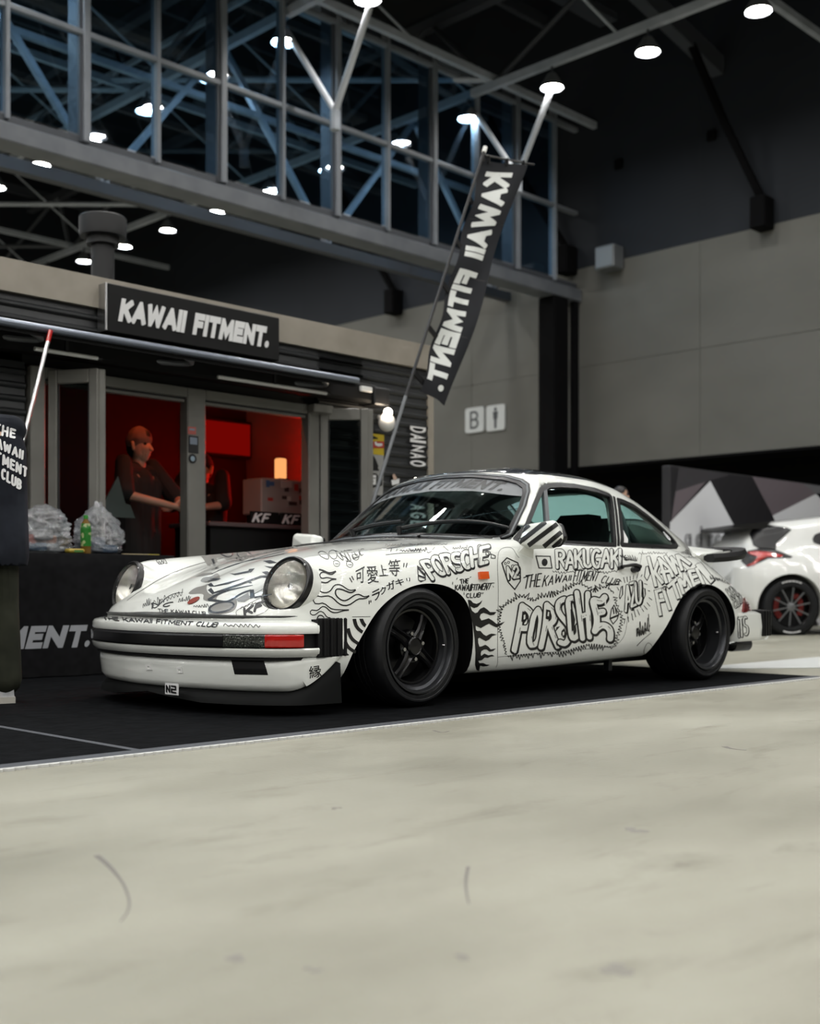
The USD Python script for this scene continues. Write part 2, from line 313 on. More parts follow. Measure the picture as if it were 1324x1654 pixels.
for y, y2 in ((5.66, 4.81), (9.87, 8.6), (14.1, 13.0), (1.4, .6)):     # cantilevered beams and braces at the right wall
    obj('wall_beam', bar((XW - 4.2, y, 9.75), (XW, y, 8.95), .2, .3), M_BEAMD, cl, smooth=False)
    obj('brace', tube([(XW - .9, y, 9.15), (XW - .55, y + (y2 - y) * .5, 7.8), (XW - .05, y2, 6.5)], .07, 8), M_WALLB, cl)
    obj('brace_foot', cbox((XW - .32, y2 - .13, 6.12), (XW, y2 + .13, 6.62), .02), M_WALLB, cl, smooth=False)
for (y, z) in ((5.77, 7.87), (7.58, 7.86), (13.44, 7.64), (14.72, 7.9)):
    obj('wall_port', cbox((XW - .06, y - .09, z - .09), (XW, y + .09, z + .09), .05), M_WALLB, cl, smooth=False)

for x, nd, a, b in ((ROWX[0], (836, 285), (890, 145), (770, 186)), (ROWX[1], (541, 180), (597, 12), (472, 66))):     # pale V struts under the lamp chords
    q = on(*nd, 0, x)
    for e in (a, b): obj('strut', rod(on(*e, 0, x), q, .045, 8), M_STRUT, cl)
    obj('strut_foot', rod(q - [0, 0, .25], q, .07, 8), M_CHORD, cl)
for y in np.arange(-12, 24, 2.95):              # thin secondary lattice
    for x in ROWX[:5]:
        obj('rod', rod((x, y, ZC + .06), (x - 1.9, y + 1.3, ZC + 2.1), .022, 5), M_CHORD, cl); obj('rod', rod((x - 3.85, y, ZC + .06), (x - 1.9, y + 1.3, ZC + 2.1), .022, 5), M_CHORD, cl)
for x in [r_ - 1.9 for r_ in ROWX[:5]]: obj('chord', bar((x, -22, ZC + 2.1), (x, 25, ZC + 2.1), .07, .09), M_CHORD, cl, smooth=False)
M_SILL = noisy('sill_paint', (.10, .11, .125), (.13, .14, .155), 3, .5)
# glazed partition with its beam
gp = thing('window_1', kind='structure')
M_GLASSB = pane('blue_glass', (.55, .72, .86), 1.6)
xs = np.arange(-7.25, 13.3, 1.012); xs = xs - xs[np.argmin(abs(xs - 2.73))] + 2.73
for i, x in enumerate(xs):
    thick = (i - int(np.argmin(abs(xs - 3.76)))) % 2 == 0
    w = .048 if thick else .027
    obj('mullion', cbox((x - w, YB - .06, 5.9), (x + w, YB + .1, 9.0), .01), M_BEAM, gp, smooth=False)
    if thick: obj('mullion_fin', box((x - w - .04, YB - .02, 5.9), (x - w, YB + .25, 9.0)), M_BEAMD, gp, smooth=False)
    if i < len(xs) - 1:
        obj('pane', box((x, YB + .02, 6.0), (xs[i + 1], YB + .03, 8.7)), M_GLASSB, gp, smooth=False)
obj('sill_beam', cbox((-8, YB - .12, 5.62), (XW, YB + .25, 5.84), .015), M_SILL, gp, smooth=False)
obj('sill_beam', cbox((-8, YB, 5.84), (XW, YB + .25, 5.97), .01), M_BEAMD, gp, smooth=False)
obj('rail', cbox((-8, YB - .04, 7.18), (XW, YB + .06, 7.25), .01), M_BEAM, gp, smooth=False)
obj('rail', cbox((-8, YB - .04, 8.66), (XW, YB + .06, 8.74), .01), M_BEAM, gp, smooth=False)
for i in range(9):                              # the truss behind the glass
    a = -7.3 + 4.05 * i - 8
    for b, za, zc in ((a, 6.1, 8.6), (a + 4.05, 8.6, 6.1)):
        obj('truss_web', bar((b if za < zc else a + 4.05, YB + 1.6, 6.1), (a + 2.0, YB + 1.6, 8.6), .085, .085), M_CHORD, gp, smooth=False)
obj('truss_chord', bar((-8, YB + 1.6, 7.75), (XW, YB + 1.6, 7.75), .09, .09), M_CHORD, gp, smooth=False)
obj('truss_chord', bar((-8, YB + 1.6, 6.0), (XW, YB + 1.6, 6.0), .16, .16), M_BEAMD, gp, smooth=False)
obj('wall_column', cbox((12.72, YB - .12, 0), (13.12, YB + .25, 5.62), .02), M_WALLB, kind='structure', smooth=False)
obj('trim_1', cbox((13.33, YB - .1, 0), (13.44, YB + .02, 5.62), .01), M_WALLB, kind='structure', smooth=False)

# hall lamps
E_LAMP = emit('lamp_light', (1.0, .985, .95), LAMP)
lamp0 = thing('ceiling_lamp', 'unused', 'lamp', loc=(0, 0, 0))
prof = [(.0, .16), (.06, .16), (.1, .1), (.165, .0), (.18, -.06), (.174, -.06), (.155, -.004), (0, -.003)]
obj('housing', lathe(prof, 20), M_GREYM, lamp0)
obj('lens', lathe([(.152, -.02), (.11, -.038), (.06, -.046), (0, -.048)], 20), E_LAMP, lamp0)
obj('hanger', rod((0, 0, .15), (0, 0, .33), .02, 6), M_BEAMD, lamp0)
LBL = {}
row_a = ['ceiling lamp in the top right corner of the picture, highest of the wall row', 'second ceiling lamp from the top right corner', 'ceiling lamp just right above the leaning flag, on a bright strut', 'ceiling lamp straight above the top of the leaning flag', 'ceiling lamp second left of the flag top, seen through glass', 'lowest ceiling lamp of the wall row still above the partition beam']
first = True
order = []
for i, x in enumerate(ROWX):
    for j, y in enumerate(LY):
        if not (-23 < y < 25): continue
        order.append((i, j, x, y))
vis = {}
for i, j, x, y in order:
    d = np.array([x, y, ZL]) - CAM; Z = d @ FWD
    if Z > 0:
        px, py = CX + FPX * (d @ RGT) / Z, HY - FPX * d[2] / Z
        if -5 < px < 1329 and -5 < py < 450: vis[(i, j)] = (px, py)
lab = {}
for i in range(10):
    js = sorted(j for (a, j) in vis if a == i)
    for n, j in enumerate(js):
        row = ['the lamp row along the right wall', 'the middle lamp row', 'the lamp row nearest the car'][min(i, 2)]
        nth = ['first', 'second', 'third', 'fourth', 'fifth', 'sixth', 'seventh', 'eighth', 'ninth', 'tenth', 'eleventh', 'twelfth', 'thirteenth', 'fourteenth', 'fifteenth'][n]
        lab[(i, j)] = f'round white ceiling lamp, {nth} from the right in {row}'
for i, j, x, y in order:
    l = lab.get((i, j), 'round white ceiling lamp of the rows continuing outside the picture'); g = 'hall ceiling lamps' if (i, j) in lab else 'ceiling lamps outside the picture'
    if first:
        props(lamp0, l, 'lamp', g); UsdGeom.Xformable(lamp0).AddTranslateOp().Set(Gf.Vec3d(float(x), float(y), ZL)); first = False
    else: dup(lamp0, 'ceiling_lamp', l, 'lamp', g, (x, y, ZL))

# ------------------------------------------------------------------ the car (x runs from the front axle to the rear, the visible side is -y)
M_CAR = mat('car_white', {'n': ('noise_texture', {'scale': 3.0, 'detail': 3}), 'g': ('texture_coordinate', {}), 'r': ('rgb_ramp', {'ramp': [(.3, (.80, .82, .775)), (.7, (.84, .86, .82))]}),
                          'p': ('principled_bsdf', {'roughness': .28, 'coat_weight': 1.0, 'coat_roughness': .03})}, [('g.object', 'n.vector'), ('n.fac', 'r.fac'), ('r.color', 'p.base_color')], 'p.BSDF')
ST = np.array([-.83, -.80, -.76, -.70, -.62, -.55, -.48, -.30, 0, .30, .60, .80, 1.0, 1.5, 1.75, 2.0, 2.27, 2.55, 2.8, 3.0, 3.12, 3.2, 3.23])
def col(pairs): return PchipInterpolator(*np.array(pairs, float).T)
def L(*a): return col([(a[i], a[i + 1]) for i in range(0, len(a), 2)])
ctrl_y = [
 L(-.83, 0, 3.23, 0),
 L(-.83, .10, -.76, .35, -.62, .56, -.5, .62, 0, .66, .6, .66, 1.7, .68, 2.27, .72, 2.8, .66, 3.1, .45, 3.23, .25),
 L(-.83, .16, -.80, .30, -.76, .46, -.70, .58, -.62, .66, -.5, .715, 0, .735, .6, .735, 1.6, .75, 2.27, .80, 2.8, .74, 3.0, .66, 3.12, .54, 3.23, .3),
 L(-.83, .20, -.80, .36, -.76, .50, -.70, .61, -.62, .69, -.5, .74, -.3, .775, 0, .79, .4, .775, .6, .772, 1.4, .782, 1.75, .805, 2.0, .845, 2.27, .865, 2.55, .855, 2.8, .80, 3.0, .72, 3.12, .60, 3.23, .34),
 L(-.83, .20, -.80, .36, -.76, .51, -.70, .62, -.62, .695, -.5, .745, -.3, .79, 0, .812, .35, .795, .55, .785, 1.0, .788, 1.4, .795, 1.75, .828, 2.0, .872, 2.27, .888, 2.55, .872, 2.8, .815, 3.0, .735, 3.12, .61, 3.23, .34),
 L(-.83, .19, -.80, .35, -.76, .50, -.70, .62, -.62, .69, -.5, .737, -.3, .78, 0, .80, .35, .79, .55, .785, 1.0, .785, 1.4, .79, 1.75, .818, 2.0, .858, 2.27, .875, 2.55, .85, 2.8, .785, 3.0, .70, 3.12, .58, 3.23, .32),
 L(-.83, .18, -.80, .34, -.76, .49, -.70, .61, -.62, .675, -.5, .705, -.3, .735, 0, .755, .35, .763, .55, .765, 1.0, .762, 1.5, .765, 1.75, .785, 2.0, .805, 2.27, .80, 2.55, .76, 2.8, .69, 3.0, .61, 3.12, .50, 3.23, .28),
 L(-.83, .16, -.80, .31, -.76, .45, -.70, .56, -.62, .61, -.55, .612, -.48, .612, -.3, .625, 0, .645, .3, .665, .6, .69, .8, .712, 1.0, .725, 1.5, .735, 2.0, .74, 2.27, .71, 2.55, .655, 2.8, .58, 3.0, .50, 3.12, .4, 3.23, .22),
 L(-.83, .12, -.80, .24, -.76, .36, -.70, .44, -.62, .46, -.5, .46, 0, .47, .3, .50, .6, .55, .8, .62, 1.5, .62, 2.27, .60, 2.8, .46, 3.23, .16),
 L(-.83, .06, -.76, .18, -.62, .23, 0, .24, 1, .3, 2.27, .3, 3.0, .22, 3.23, .08),
 L(-.83, 0, 3.23, 0)]
ctrl_z = [
 L(-.83, .28, -.76, .2, -.5, .14, 0, .13, 1.7, .15, 2.4, .18, 3.0, .23, 3.23, .32),
 L(-.83, .28, -.76, .2, -.5, .14, 0, .13, 1.7, .15, 2.4, .18, 3.0, .23, 3.23, .32),
 L(-.83, .29, -.76, .22, -.5, .155, 0, .145, .6, .135, 1.7, .162, 2.4, .20, 3.0, .25, 3.23, .33),
 L(-.83, .31, -.76, .26, -.5, .22, 0, .22, .6, .21, 1.7, .235, 2.4, .27, 3.0, .30, 3.23, .35),
 L(-.83, .345, -.76, .33, -.5, .33, 0, .38, .6, .36, 1.7, .37, 2.27, .40, 2.8, .38, 3.0, .37, 3.23, .38),
 L(-.83, .37, -.76, .37, -.62, .42, -.5, .46, 0, .53, .6, .56, 1.5, .56, 2.0, .56, 2.27, .545, 2.8, .475, 3.0, .44, 3.23, .41),
 L(-.83, .385, -.76, .395, -.62, .46, -.55, .535, -.48, .585, -.3, .62, 0, .645, .6, .685, 1.5, .69, 2.0, .69, 2.27, .67, 2.55, .625, 2.8, .555, 3.0, .495, 3.12, .455, 3.23, .425),
 L(-.83, .395, -.80, .405, -.76, .42, -.70, .445, -.66, .468, -.62, .53, -.58, .60, -.52, .655, -.42, .672, -.3, .684, 0, .71, .3, .735, .6, .757, .8, .76, 1.0, .757, 1.5, .75, 2.0, .75, 2.27, .735, 2.55, .695, 2.8, .625, 3.0, .545, 3.12, .485, 3.23, .435),
 L(-.83, .40, -.80, .415, -.76, .437, -.70, .472, -.62, .515, -.5, .568, -.3, .633, 0, .695, .3, .742, .6, .775, .8, .77, 1.5, .75, 2.27, .76, 2.55, .735, 2.8, .675, 3.0, .585, 3.12, .51, 3.23, .445),
 L(-.83, .402, -.80, .42, -.76, .443, -.70, .48, -.62, .526, -.5, .58, -.3, .648, 0, .712, .3, .755, .6, .782, .8, .77, 1.5, .75, 2.27, .77, 2.55, .76, 2.8, .70, 3.0, .61, 3.12, .53, 3.23, .45),
 L(-.83, .403, -.80, .422, -.76, .446, -.70, .484, -.62, .53, -.5, .585, -.3, .654, 0, .718, .3, .76, .6, .786, .8, .77, 1.5, .75, 2.27, .77, 2.55, .77, 2.8, .71, 3.0, .62, 3.12, .535, 3.23, .45)]
def half_section(x, n=46):
    p = np.array([[cy(x), cz(x)] for cy, cz in zip(ctrl_y, ctrl_z)]).reshape(-1, 2)
    t = np.r_[0, np.cumsum(np.sqrt(np.linalg.norm(np.diff(p, axis=0), axis=1)) + 1e-6)]
    q = np.linspace(0, t[-1], n)
    return np.c_[PchipInterpolator(t, p[:, 0])(q) * .5 + CubicSpline(t, p[:, 0])(q) * .5, PchipInterpolator(t, p[:, 1])(q) * .5 + CubicSpline(t, p[:, 1])(q) * .5]
def loft(xs, half, n):
    V, F = [], []
    for x in xs:
        h = half(x, n); h[:, 0] = np.maximum(h[:, 0], 0); h[0, 0] = h[-1, 0] = 0
        ring = np.vstack([np.c_[-h[:, 0], h[:, 1]], np.c_[h[1:-1, 0], h[1:-1, 1]][::-1]])
        V.append(np.c_[np.full(len(ring), x), ring])
    k = len(V[0]); N = len(V); V = np.vstack(V)
    for i in range(N - 1):
        for j in range(k):
            a, b = i * k + j, i * k + (j + 1) % k; F += [[a, b + k, b], [a, a + k, b + k]]
    V = np.vstack([V, V[:k].mean(0), V[-k:].mean(0)]); c0, c1 = len(V) - 2, len(V) - 1
    for j in range(k): F += [[c0, j, (j + 1) % k], [c1, (N - 1) * k + (j + 1) % k, (N - 1) * k + j]]
    m = trimesh.Trimesh(V, F, process=False)
    if m.volume < 0: m.invert()
    return m
xs = np.unique(np.r_[np.linspace(-.83, -.40, 26), np.linspace(-.40, 2.9, 72), np.linspace(2.9, 3.23, 22)])
lower = loft(xs, half_section, 46)
# greenhouse: arch sections cut by the curved windscreen
top_z = L(.2, 1.06, .7, 1.11, .95, 1.142, 1.1, 1.168, 1.3, 1.192, 1.55, 1.192, 1.8, 1.168, 2.1, 1.098, 2.35, 1.008, 2.6, .902, 2.8, .81, 3.0, .70, 3.14, .58, 3.2, .5)
rail_z = L(.2, .96, .7, 1.015, .95, 1.05, 1.1, 1.072, 1.3, 1.09, 1.55, 1.088, 1.8, 1.060, 2.1, .98, 2.35, .885, 2.6, .78, 2.8, .675, 3.0, .58, 3.2, .44)
rail_y = L(.2, .60, .7, .60, .95, .585, 1.3, .578, 1.8, .568, 2.1, .555, 2.35, .545, 2.6, .535, 2.8, .50, 3.0, .44, 3.2, .3)
belt_y = L(.2, .70, .75, .708, 1.0, .72, 1.5, .732, 2.0, .735, 2.2, .715, 2.45, .66, 2.7, .57, 3.0, .46, 3.2, .3)
belt_z = L(.2, .74, .8, .755, 1.5, .748, 2.1, .748, 2.35, .73, 2.6, .67, 2.8, .58, 3.0, .50, 3.2, .4)
def gh_section(x, n=40, inset=0.0):
    by, bz, ry, rz, tz = belt_y(x) - inset, belt_z(x), rail_y(x) - inset, rail_z(x) - inset, top_z(x) - inset
    p = np.array([(0, bz - .12), (by * .9, bz - .12), (by + .008, bz - .04), (by, bz), (by + (ry - by) * .33, bz + (rz - bz) * .36), (by + (ry - by) * .66, bz + (rz - bz) * .70), (ry, rz), (ry - .055, rz + (tz - rz) * .38), (ry - .16, rz + (tz - rz) * .66), (ry * .45, rz + (tz - rz) * .93), (0, tz)])
    t = np.r_[0, np.cumsum(np.linalg.norm(np.diff(p, axis=0), axis=1))]; q = np.linspace(0, t[-1], n)
    return np.c_[PchipInterpolator(t, p[:, 0])(q), PchipInterpolator(t, p[:, 1])(q)]
gxs = np.linspace(.2, 3.2, 90)
arch_m = mf(loft(gxs, gh_section, 40))
def ws_x(y, z, off=0.0): return .475 + (z - .785) * 1.55 + .305 * (np.abs(y) / .68) ** 2.4 - .15 * (z - .785) * (np.abs(y) / .68) ** 2 + off
def ws_solid(off):
    ys, zs = np.linspace(-.85, .85, 41), np.linspace(.4, 1.35, 24); Y, Z = np.meshgrid(ys, zs, indexing='ij')
    a = np.c_[ws_x(Y, Z, off).ravel(), Y.ravel(), Z.ravel()]; b = a.copy(); b[:, 0] = 4.0
    n1, n2 = Y.shape; V = np.vstack([a, b]); F = []; o = n1 * n2
    def idx(i, j): return i * n2 + j
    for i in range(n1 - 1):
        for j in range(n2 - 1):
            p, q, r, s = idx(i, j), idx(i + 1, j), idx(i + 1, j + 1), idx(i, j + 1)
            F += [[p, q, r], [p, r, s], [o + p, o + r, o + q], [o + p, o + s, o + r]]
    edge = [idx(i, 0) for i in range(n1)] + [idx(n1 - 1, j) for j in range(1, n2)] + [idx(i, n2 - 1) for i in range(n1 - 2, -1, -1)] + [idx(0, j) for j in range(n2 - 2, 0, -1)]
    for u, w in zip(edge, edge[1:] + edge[:1]): F += [[u, w, w + o], [u, w + o, u + o]]
    m = trimesh.Trimesh(V, F, process=False); trimesh.repair.fix_normals(m)
    if m.volume < 0: m.invert()
    return mf(m)
green = arch_m ^ ws_solid(0.0)
outer = mf(lower) + green
BODY = tm(outer)                                # uncut skin, for draping drawings on
# draping: a flat outline (in picture coordinates, or in plan / elevation) is cast onto a surface and becomes a sheet that follows it
def px_rays(uv): return np.tile(CAM, (len(uv), 1)), np.array([ray(*p) for p in uv])
def side_rays(uv): return np.c_[uv[:, 0], np.full(len(uv), -2.0), uv[:, 1]], np.tile([0, 1.0, 0], (len(uv), 1))
def far_rays(uv): return np.c_[uv[:, 0], np.full(len(uv), 2.0), uv[:, 1]], np.tile([0, -1.0, 0], (len(uv), 1))
def top_rays(uv): return np.c_[uv[:, 0], uv[:, 1], np.full(len(uv), 3.0)], np.tile([0, 0, -1.0], (len(uv), 1))
def front_rays(uv): return np.c_[np.full(len(uv), -3.0), uv[:, 0], uv[:, 1]], np.tile([1.0, 0, 0], (len(uv), 1))
_VN = {}
def drape(poly, surf, rays=px_rays, step=5.0, lift=.0012, thick=0.0, jump=9.0):
    v2, f = tri2d(poly)
    if not len(f): return None
    if step:
        v3, f = trimesh.remesh.subdivide_to_size(np.c_[v2, np.zeros(len(v2))], f, step, max_iter=12); v2 = v3[:, :2]
        v3 = np.round(v2, 5); u, inv = np.unique(v3, axis=0, return_inverse=True); f = np.asarray(inv).ravel()[f]; v2 = u
    o, d = rays(v2)
    loc, ri, ti = surf.ray.intersects_location(o, d, multiple_hits=False)
    ok = np.zeros(len(v2), bool); P3 = np.zeros((len(v2), 3)); N = np.zeros((len(v2), 3))
    if id(surf) not in _VN: _VN[id(surf)] = (surf, np.array(surf.vertex_normals))
    bc = trimesh.triangles.points_to_barycentric(surf.triangles[ti], loc); n = (bc[:, :, None] * _VN[id(surf)][1][surf.faces[ti]]).sum(1)
    P3[ri], N[ri], ok[ri] = loc, n / np.maximum(np.linalg.norm(n, axis=1, keepdims=True), 1e-9), True
    f = f[ok[f].all(1)]
    if not len(f): return None
    if step:
        e2 = np.max([np.linalg.norm(v2[f[:, i]] - v2[f[:, i - 1]], axis=1) for i in range(3)], 0); e3 = np.max([np.linalg.norm(P3[f[:, i]] - P3[f[:, i - 1]], axis=1) for i in range(3)], 0)
        r = e3 / np.maximum(e2, 1e-6); f = f[r < jump * np.median(r)]
    A = P3 + N * lift
    fn = np.cross(A[f[:, 1]] - A[f[:, 0]], A[f[:, 2]] - A[f[:, 0]])
    if (fn * N[f[:, 0]]).sum() < 0: f = f[:, ::-1]
    m = trimesh.Trimesh(A, f, process=False); m.remove_unreferenced_vertices()
    if thick:
        A2 = P3 + N * (lift - thick); e = np.sort(trimesh.geometry.faces_to_edges(f), axis=1); ed = trimesh.geometry.faces_to_edges(f)
        u, idx, cnt = np.unique(e, axis=0, return_index=True, return_counts=True); b = ed[idx[cnt == 1]]; k = len(A)
        F = np.vstack([f, f[:, ::-1] + k, np.c_[b[:, 1], b[:, 0], b[:, 0] + k], np.c_[b[:, 1], b[:, 0] + k, b[:, 1] + k]])
        m = trimesh.Trimesh(np.vstack([A, A2]), F, process=False); m.remove_unreferenced_vertices()
    return m
def mirror_y(m):
    q = m.copy(); q.vertices[:, 1] *= -1; q.invert(); return q
def cast_px(px, surf, lift=0.0):
    o, d = px_rays(np.asarray(px, float)); loc, ri, ti = surf.ray.intersects_location(o, d, multiple_hits=False)
    out = np.full((len(o), 3), np.nan); out[ri] = loc + surf.face_normals[ti] * lift; return out[~np.isnan(out[:, 0])]

# openings, in the elevation (x, z) and in the front view (y, z)
SIDE_W = Polygon([(.745, .752), (.876, .849), (1.0, .965), (1.09, 1.045), (1.16, 1.068), (1.26, 1.078), (1.40, 1.082), (1.58, 1.07), (1.72, 1.045), (1.70, 1.0), (1.60, .82), (1.565, .752)]).buffer(-.012).buffer(.012)
QUAR_W = Polygon([(1.605, .755), (1.64, .80), (1.77, 1.028), (1.83, 1.022), (1.95, 1.0), (2.08, .95), (2.20, .878), (2.255, .828), (2.265, .80), (2.24, .775), (2.19, .76), (2.1, .755), (1.9, .752)]).buffer(-.01).buffer(.01)
WS_H = [(0, .803), (.25, .798), (.42, .790), (.56, .780), (.632, .778), (.65, .795), (.636, .84), (.602, .94), (.563, 1.015), (.535, 1.05), (.49, 1.075), (.40, 1.10), (.2, 1.125), (0, 1.133)]
WS_W = Polygon(WS_H + [(-y, z) for y, z in WS_H[::-1][1:-1]]).buffer(.02).buffer(-.02)
REAR_W = Polygon([(2.0, -.40), (2.02, 0), (2.0, .40), (2.15, .45), (2.38, .45), (2.44, .38), (2.46, 0), (2.44, -.38), (2.38, -.45), (2.15, -.45)]).buffer(-.03).buffer(.03)
ARCH_F = Polygon(crv([(-.41, .06), (-.383, .24), (-.33, .335), (-.258, .425), (-.148, .50), (0, .545), (.06, .549), (.14, .543), (.224, .52), (.304, .465), (.345, .37), (.36, .25), (.36, .06)], 60).tolist())
ARCH_R = Polygon(crv([(1.74, .06), (1.79, .178), (1.884, .335), (1.99, .475), (2.10, .535), (2.247, .552), (2.375, .53), (2.485, .473), (2.548, .396), (2.583, .30), (2.585, .20), (2.57, .06)], 60).tolist())
def prism_y(poly, a, b):
    m = extrude(poly, b - a); m.vertices = np.c_[m.vertices[:, 0], a + m.vertices[:, 2], m.vertices[:, 1]]; m.invert(); return mf(m)
def prism_x(poly, a, b):
    m = extrude(poly, b - a); m.vertices = np.c_[a + m.vertices[:, 2], m.vertices[:, 0], m.vertices[:, 1]]; return mf(m)
def prism_z(poly, a, b):
    m = extrude(poly, b - a); m.vertices[:, 2] += a; return mf(m)
cabin_g = mf(loft(np.linspace(.5, 2.7, 40), lambda x, n: gh_section(x, n, .035), 30)) ^ ws_solid(.045)
cabin = cabin_g + m3.Manifold.cube([1.62, 1.36, .62]).translate([.66, -.68, .22])
cut = outer - cabin
for p, (a, b) in ((SIDE_W, (.4, 1.2)), (QUAR_W, (.4, 1.2)), (ARCH_F, (.42, 1.3)), (ARCH_R, (.42, 1.3))):
    cut = cut - prism_y(p, a, b) - prism_y(p, -b, -a)
cut = cut - (prism_x(WS_W, .2, 1.5)) - prism_z(REAR_W, .7, 1.5)

car = thing('sports_car', 'white classic rear-engined sports coupe covered in black marker graffiti, standing on the black carpet', 'car')
HL_C, HL_A = (-.600, .610, .545), (-math.cos(.36), .13, math.sin(.36))
for sgn in (-1, 1):                              # sockets for the headlamps
    a_ = np.array(HL_A) * [1, sgn, 1]; a_ /= np.linalg.norm(a_); c_ = np.array(HL_C) * [1, sgn, 1]; e1 = np.cross([0, 0, 1.0], a_); e1 /= np.linalg.norm(e1); e2 = np.cross(a_, e1)
    cy_ = trimesh.creation.cylinder(.1236, .30, sections=72); cy_.apply_translation((0, 0, -.03)); v_ = cy_.vertices.copy(); cy_.vertices = c_ + v_[:, :1] * e1 + v_[:, 1:2] * e2 + v_[:, 2:] * a_
    if cy_.volume < 0: cy_.invert()
    cut = cut - mf(cy_)
cm = tm(cut); fc = cm.triangles_center; fnm = cm.face_normals
near_arch = np.array([min(ARCH_F.exterior.distance(Point(a, c)), ARCH_R.exterior.distance(Point(a, c))) < .006 if abs(n1) < .35 and abs(b) > .38 and c < .6 else False for (a, b, c), n1 in zip(fc, fnm[:, 1])])
deep = (np.abs(np.abs(fc[:, 1]) - .42) < .002) & (np.abs(fnm[:, 1]) > .95) & (fc[:, 2] < .56)
inner = near_arch | deep
def part_of(m, keep): q = trimesh.Trimesh(m.vertices, m.faces[keep], process=False); q.remove_unreferenced_vertices(); return q
body = obj('body', part_of(cm, ~inner), M_CAR, car, smooth=38)
for s_ in (-1, 1):
    for x_ in (0, 1): obj('arch_lining', part_of(cm, inner & (fc[:, 1] * s_ > 0) & ((fc[:, 0] > 1.1) == bool(x_))), M_BLACK, car, smooth=False)
M_GLASS_S = pane('side_glass', (.78, .88, .86), 1.45)
M_GLASS_R = mat('rear_film', {'t': ('translucent_bsdf', {'color': (.42, .62, .60)}), 'c': ('transparent_bsdf', {'color': (.5, .62, .6)}), 'g': ('glossy_bsdf', {'roughness': .05}), **SCHLICK(.04), 'x': ('mix_closure', {'fac': .35}), 'y': ('mix_closure', {})}, [('t.BSDF', 'x.closure1'), ('c.BSDF', 'x.closure2'), *SCHLINK, ('fr.value', 'y.fac'), ('x.closure', 'y.closure1'), ('g.BSDF', 'y.closure2')], 'y.closure'); M_GLASS_W = pane('windscreen_glass', (.80, .86, .88), 1.6); M_GLASS_L = pane('lamp_glass', (.93, .95, .95), 1.45)
def ring(poly, w, out=0.0): return poly.buffer(out).difference(poly.buffer(-w))
for s, rr in ((-1, side_rays), (1, far_rays)):
    for nm, p in (('door_window', SIDE_W), ('quarter_window', QUAR_W)):
        x = thing(nm, parent=car)
        obj('pane', drape(p.buffer(.004), BODY, rr, .03, -.007, .004), M_GLASS_S, x)
        obj('rubber_frame', drape(ring(p, .020, .004), BODY, rr, .02, .003, .02), M_TRIM, x)
        if nm == 'door_window':
            obj('vent_bar', drape(LineString([(1.005, .75), (1.135, 1.07)]).buffer(.013).intersection(p), BODY, rr, .02, .002, .02), M_GREYM, x)
x = thing('windscreen', parent=car)
obj('pane', drape(WS_W.buffer(.005), BODY, front_rays, .04, -.006, .005), M_GLASS_W, x)
obj('rubber_frame', drape(ring(WS_W, .006, .020), BODY, front_rays, .02, .004, .012), M_TRIM, x)
obj('bright_strip', drape(ring(WS_W.buffer(.014), .006), BODY, front_rays, .02, .0065, .004), M_GREYM, x)
x = thing('rear_window', parent=car)
obj('pane', drape(REAR_W.buffer(.005), BODY, top_rays, .04, -.006, 0), M_GLASS_R, x)
obj('rubber_frame', drape(ring(REAR_W, .006, .018), BODY, top_rays, .03, .004, .012), M_TRIM, x)
obj('pillar_trim', drape(Polygon([(1.578, .755), (1.60, .755), (1.755, 1.035), (1.735, 1.04)]), BODY, side_rays, .02, .002, .006), M_TRIM, car)
obj('pillar_trim', drape(Polygon([(1.578, .755), (1.60, .755), (1.755, 1.035), (1.735, 1.04)]), BODY, far_rays, .02, .002, .006), M_TRIM, car)
M_ROOF = plain('roof_wrap', (.030, .035, .042), .16, coat_weight=1.0, coat_roughness=.03)
roof_pl = [(1.045, 0), (1.05, .2), (1.07, .36), (1.10, .455), (1.16, .50), (1.3, .525), (1.6, .53), (1.8, .52), (1.97, .49), (1.96, 0)]
obj('roof_panel', drape(Polygon(roof_pl + [(a, -b) for a, b in roof_pl[::-1][1:-1]]), BODY, top_rays, .05, .0018, .003), M_ROOF, car, smooth=True, label='dark wrapped roof skin')
# wheel wells and cabin tub
M_CLOTH = noisy('seat_cloth', (.004, .004, .0045), (.008, .008, .009), 60, .9, specular_ior_level=.2)
obj('cabin_tub', cat_([box((.67, -.675, .225), (2.27, .675, .25)), box((.67, -.675, .25), (2.27, -.655, .735)), box((.67, .655, .25), (2.27, .675, .735)), box((2.25, -.655, .25), (2.27, .655, .70)), box((1.95, -.655, .25), (2.25, .655, .52))]), M_CLOTH, car, smooth=False)
dash = [(.68, .60), (.68, .765), (.80, .775), (.93, .755), (.97, .70), (.95, .56)]
obj('dashboard', tm(prism_y(Polygon(dash).buffer(.01), -.64, .64)), plain('dash_pale', (.55, .57, .57), .5), car)
sw = thing('steering_wheel', parent=car)
c0 = np.array([1.10, -.36, .70]); a0 = np.array([.88, 0, .47]); a0 /= np.linalg.norm(a0); b0 = np.array([0, 1.0, 0]); c1 = np.cross(a0, b0)
t = np.linspace(0, 2 * PI, 40); cir = c0 + .175 * (np.cos(t)[:, None] * b0 + np.sin(t)[:, None] * c1)
obj('rim', tube(cir, .014, 8, up=a0), M_BLACK, sw)
obj('spoke', cat_([bar(c0, c0 + .17 * (math.cos(q) * b0 + math.sin(q) * c1), .03, .008, up=a0) for q in (PI / 2, PI * 1.17, PI * 1.83)]), M_DARK, sw, smooth=False)
obj('column', rod(c0, c0 - a0 * .2, .03), M_DARK, sw)
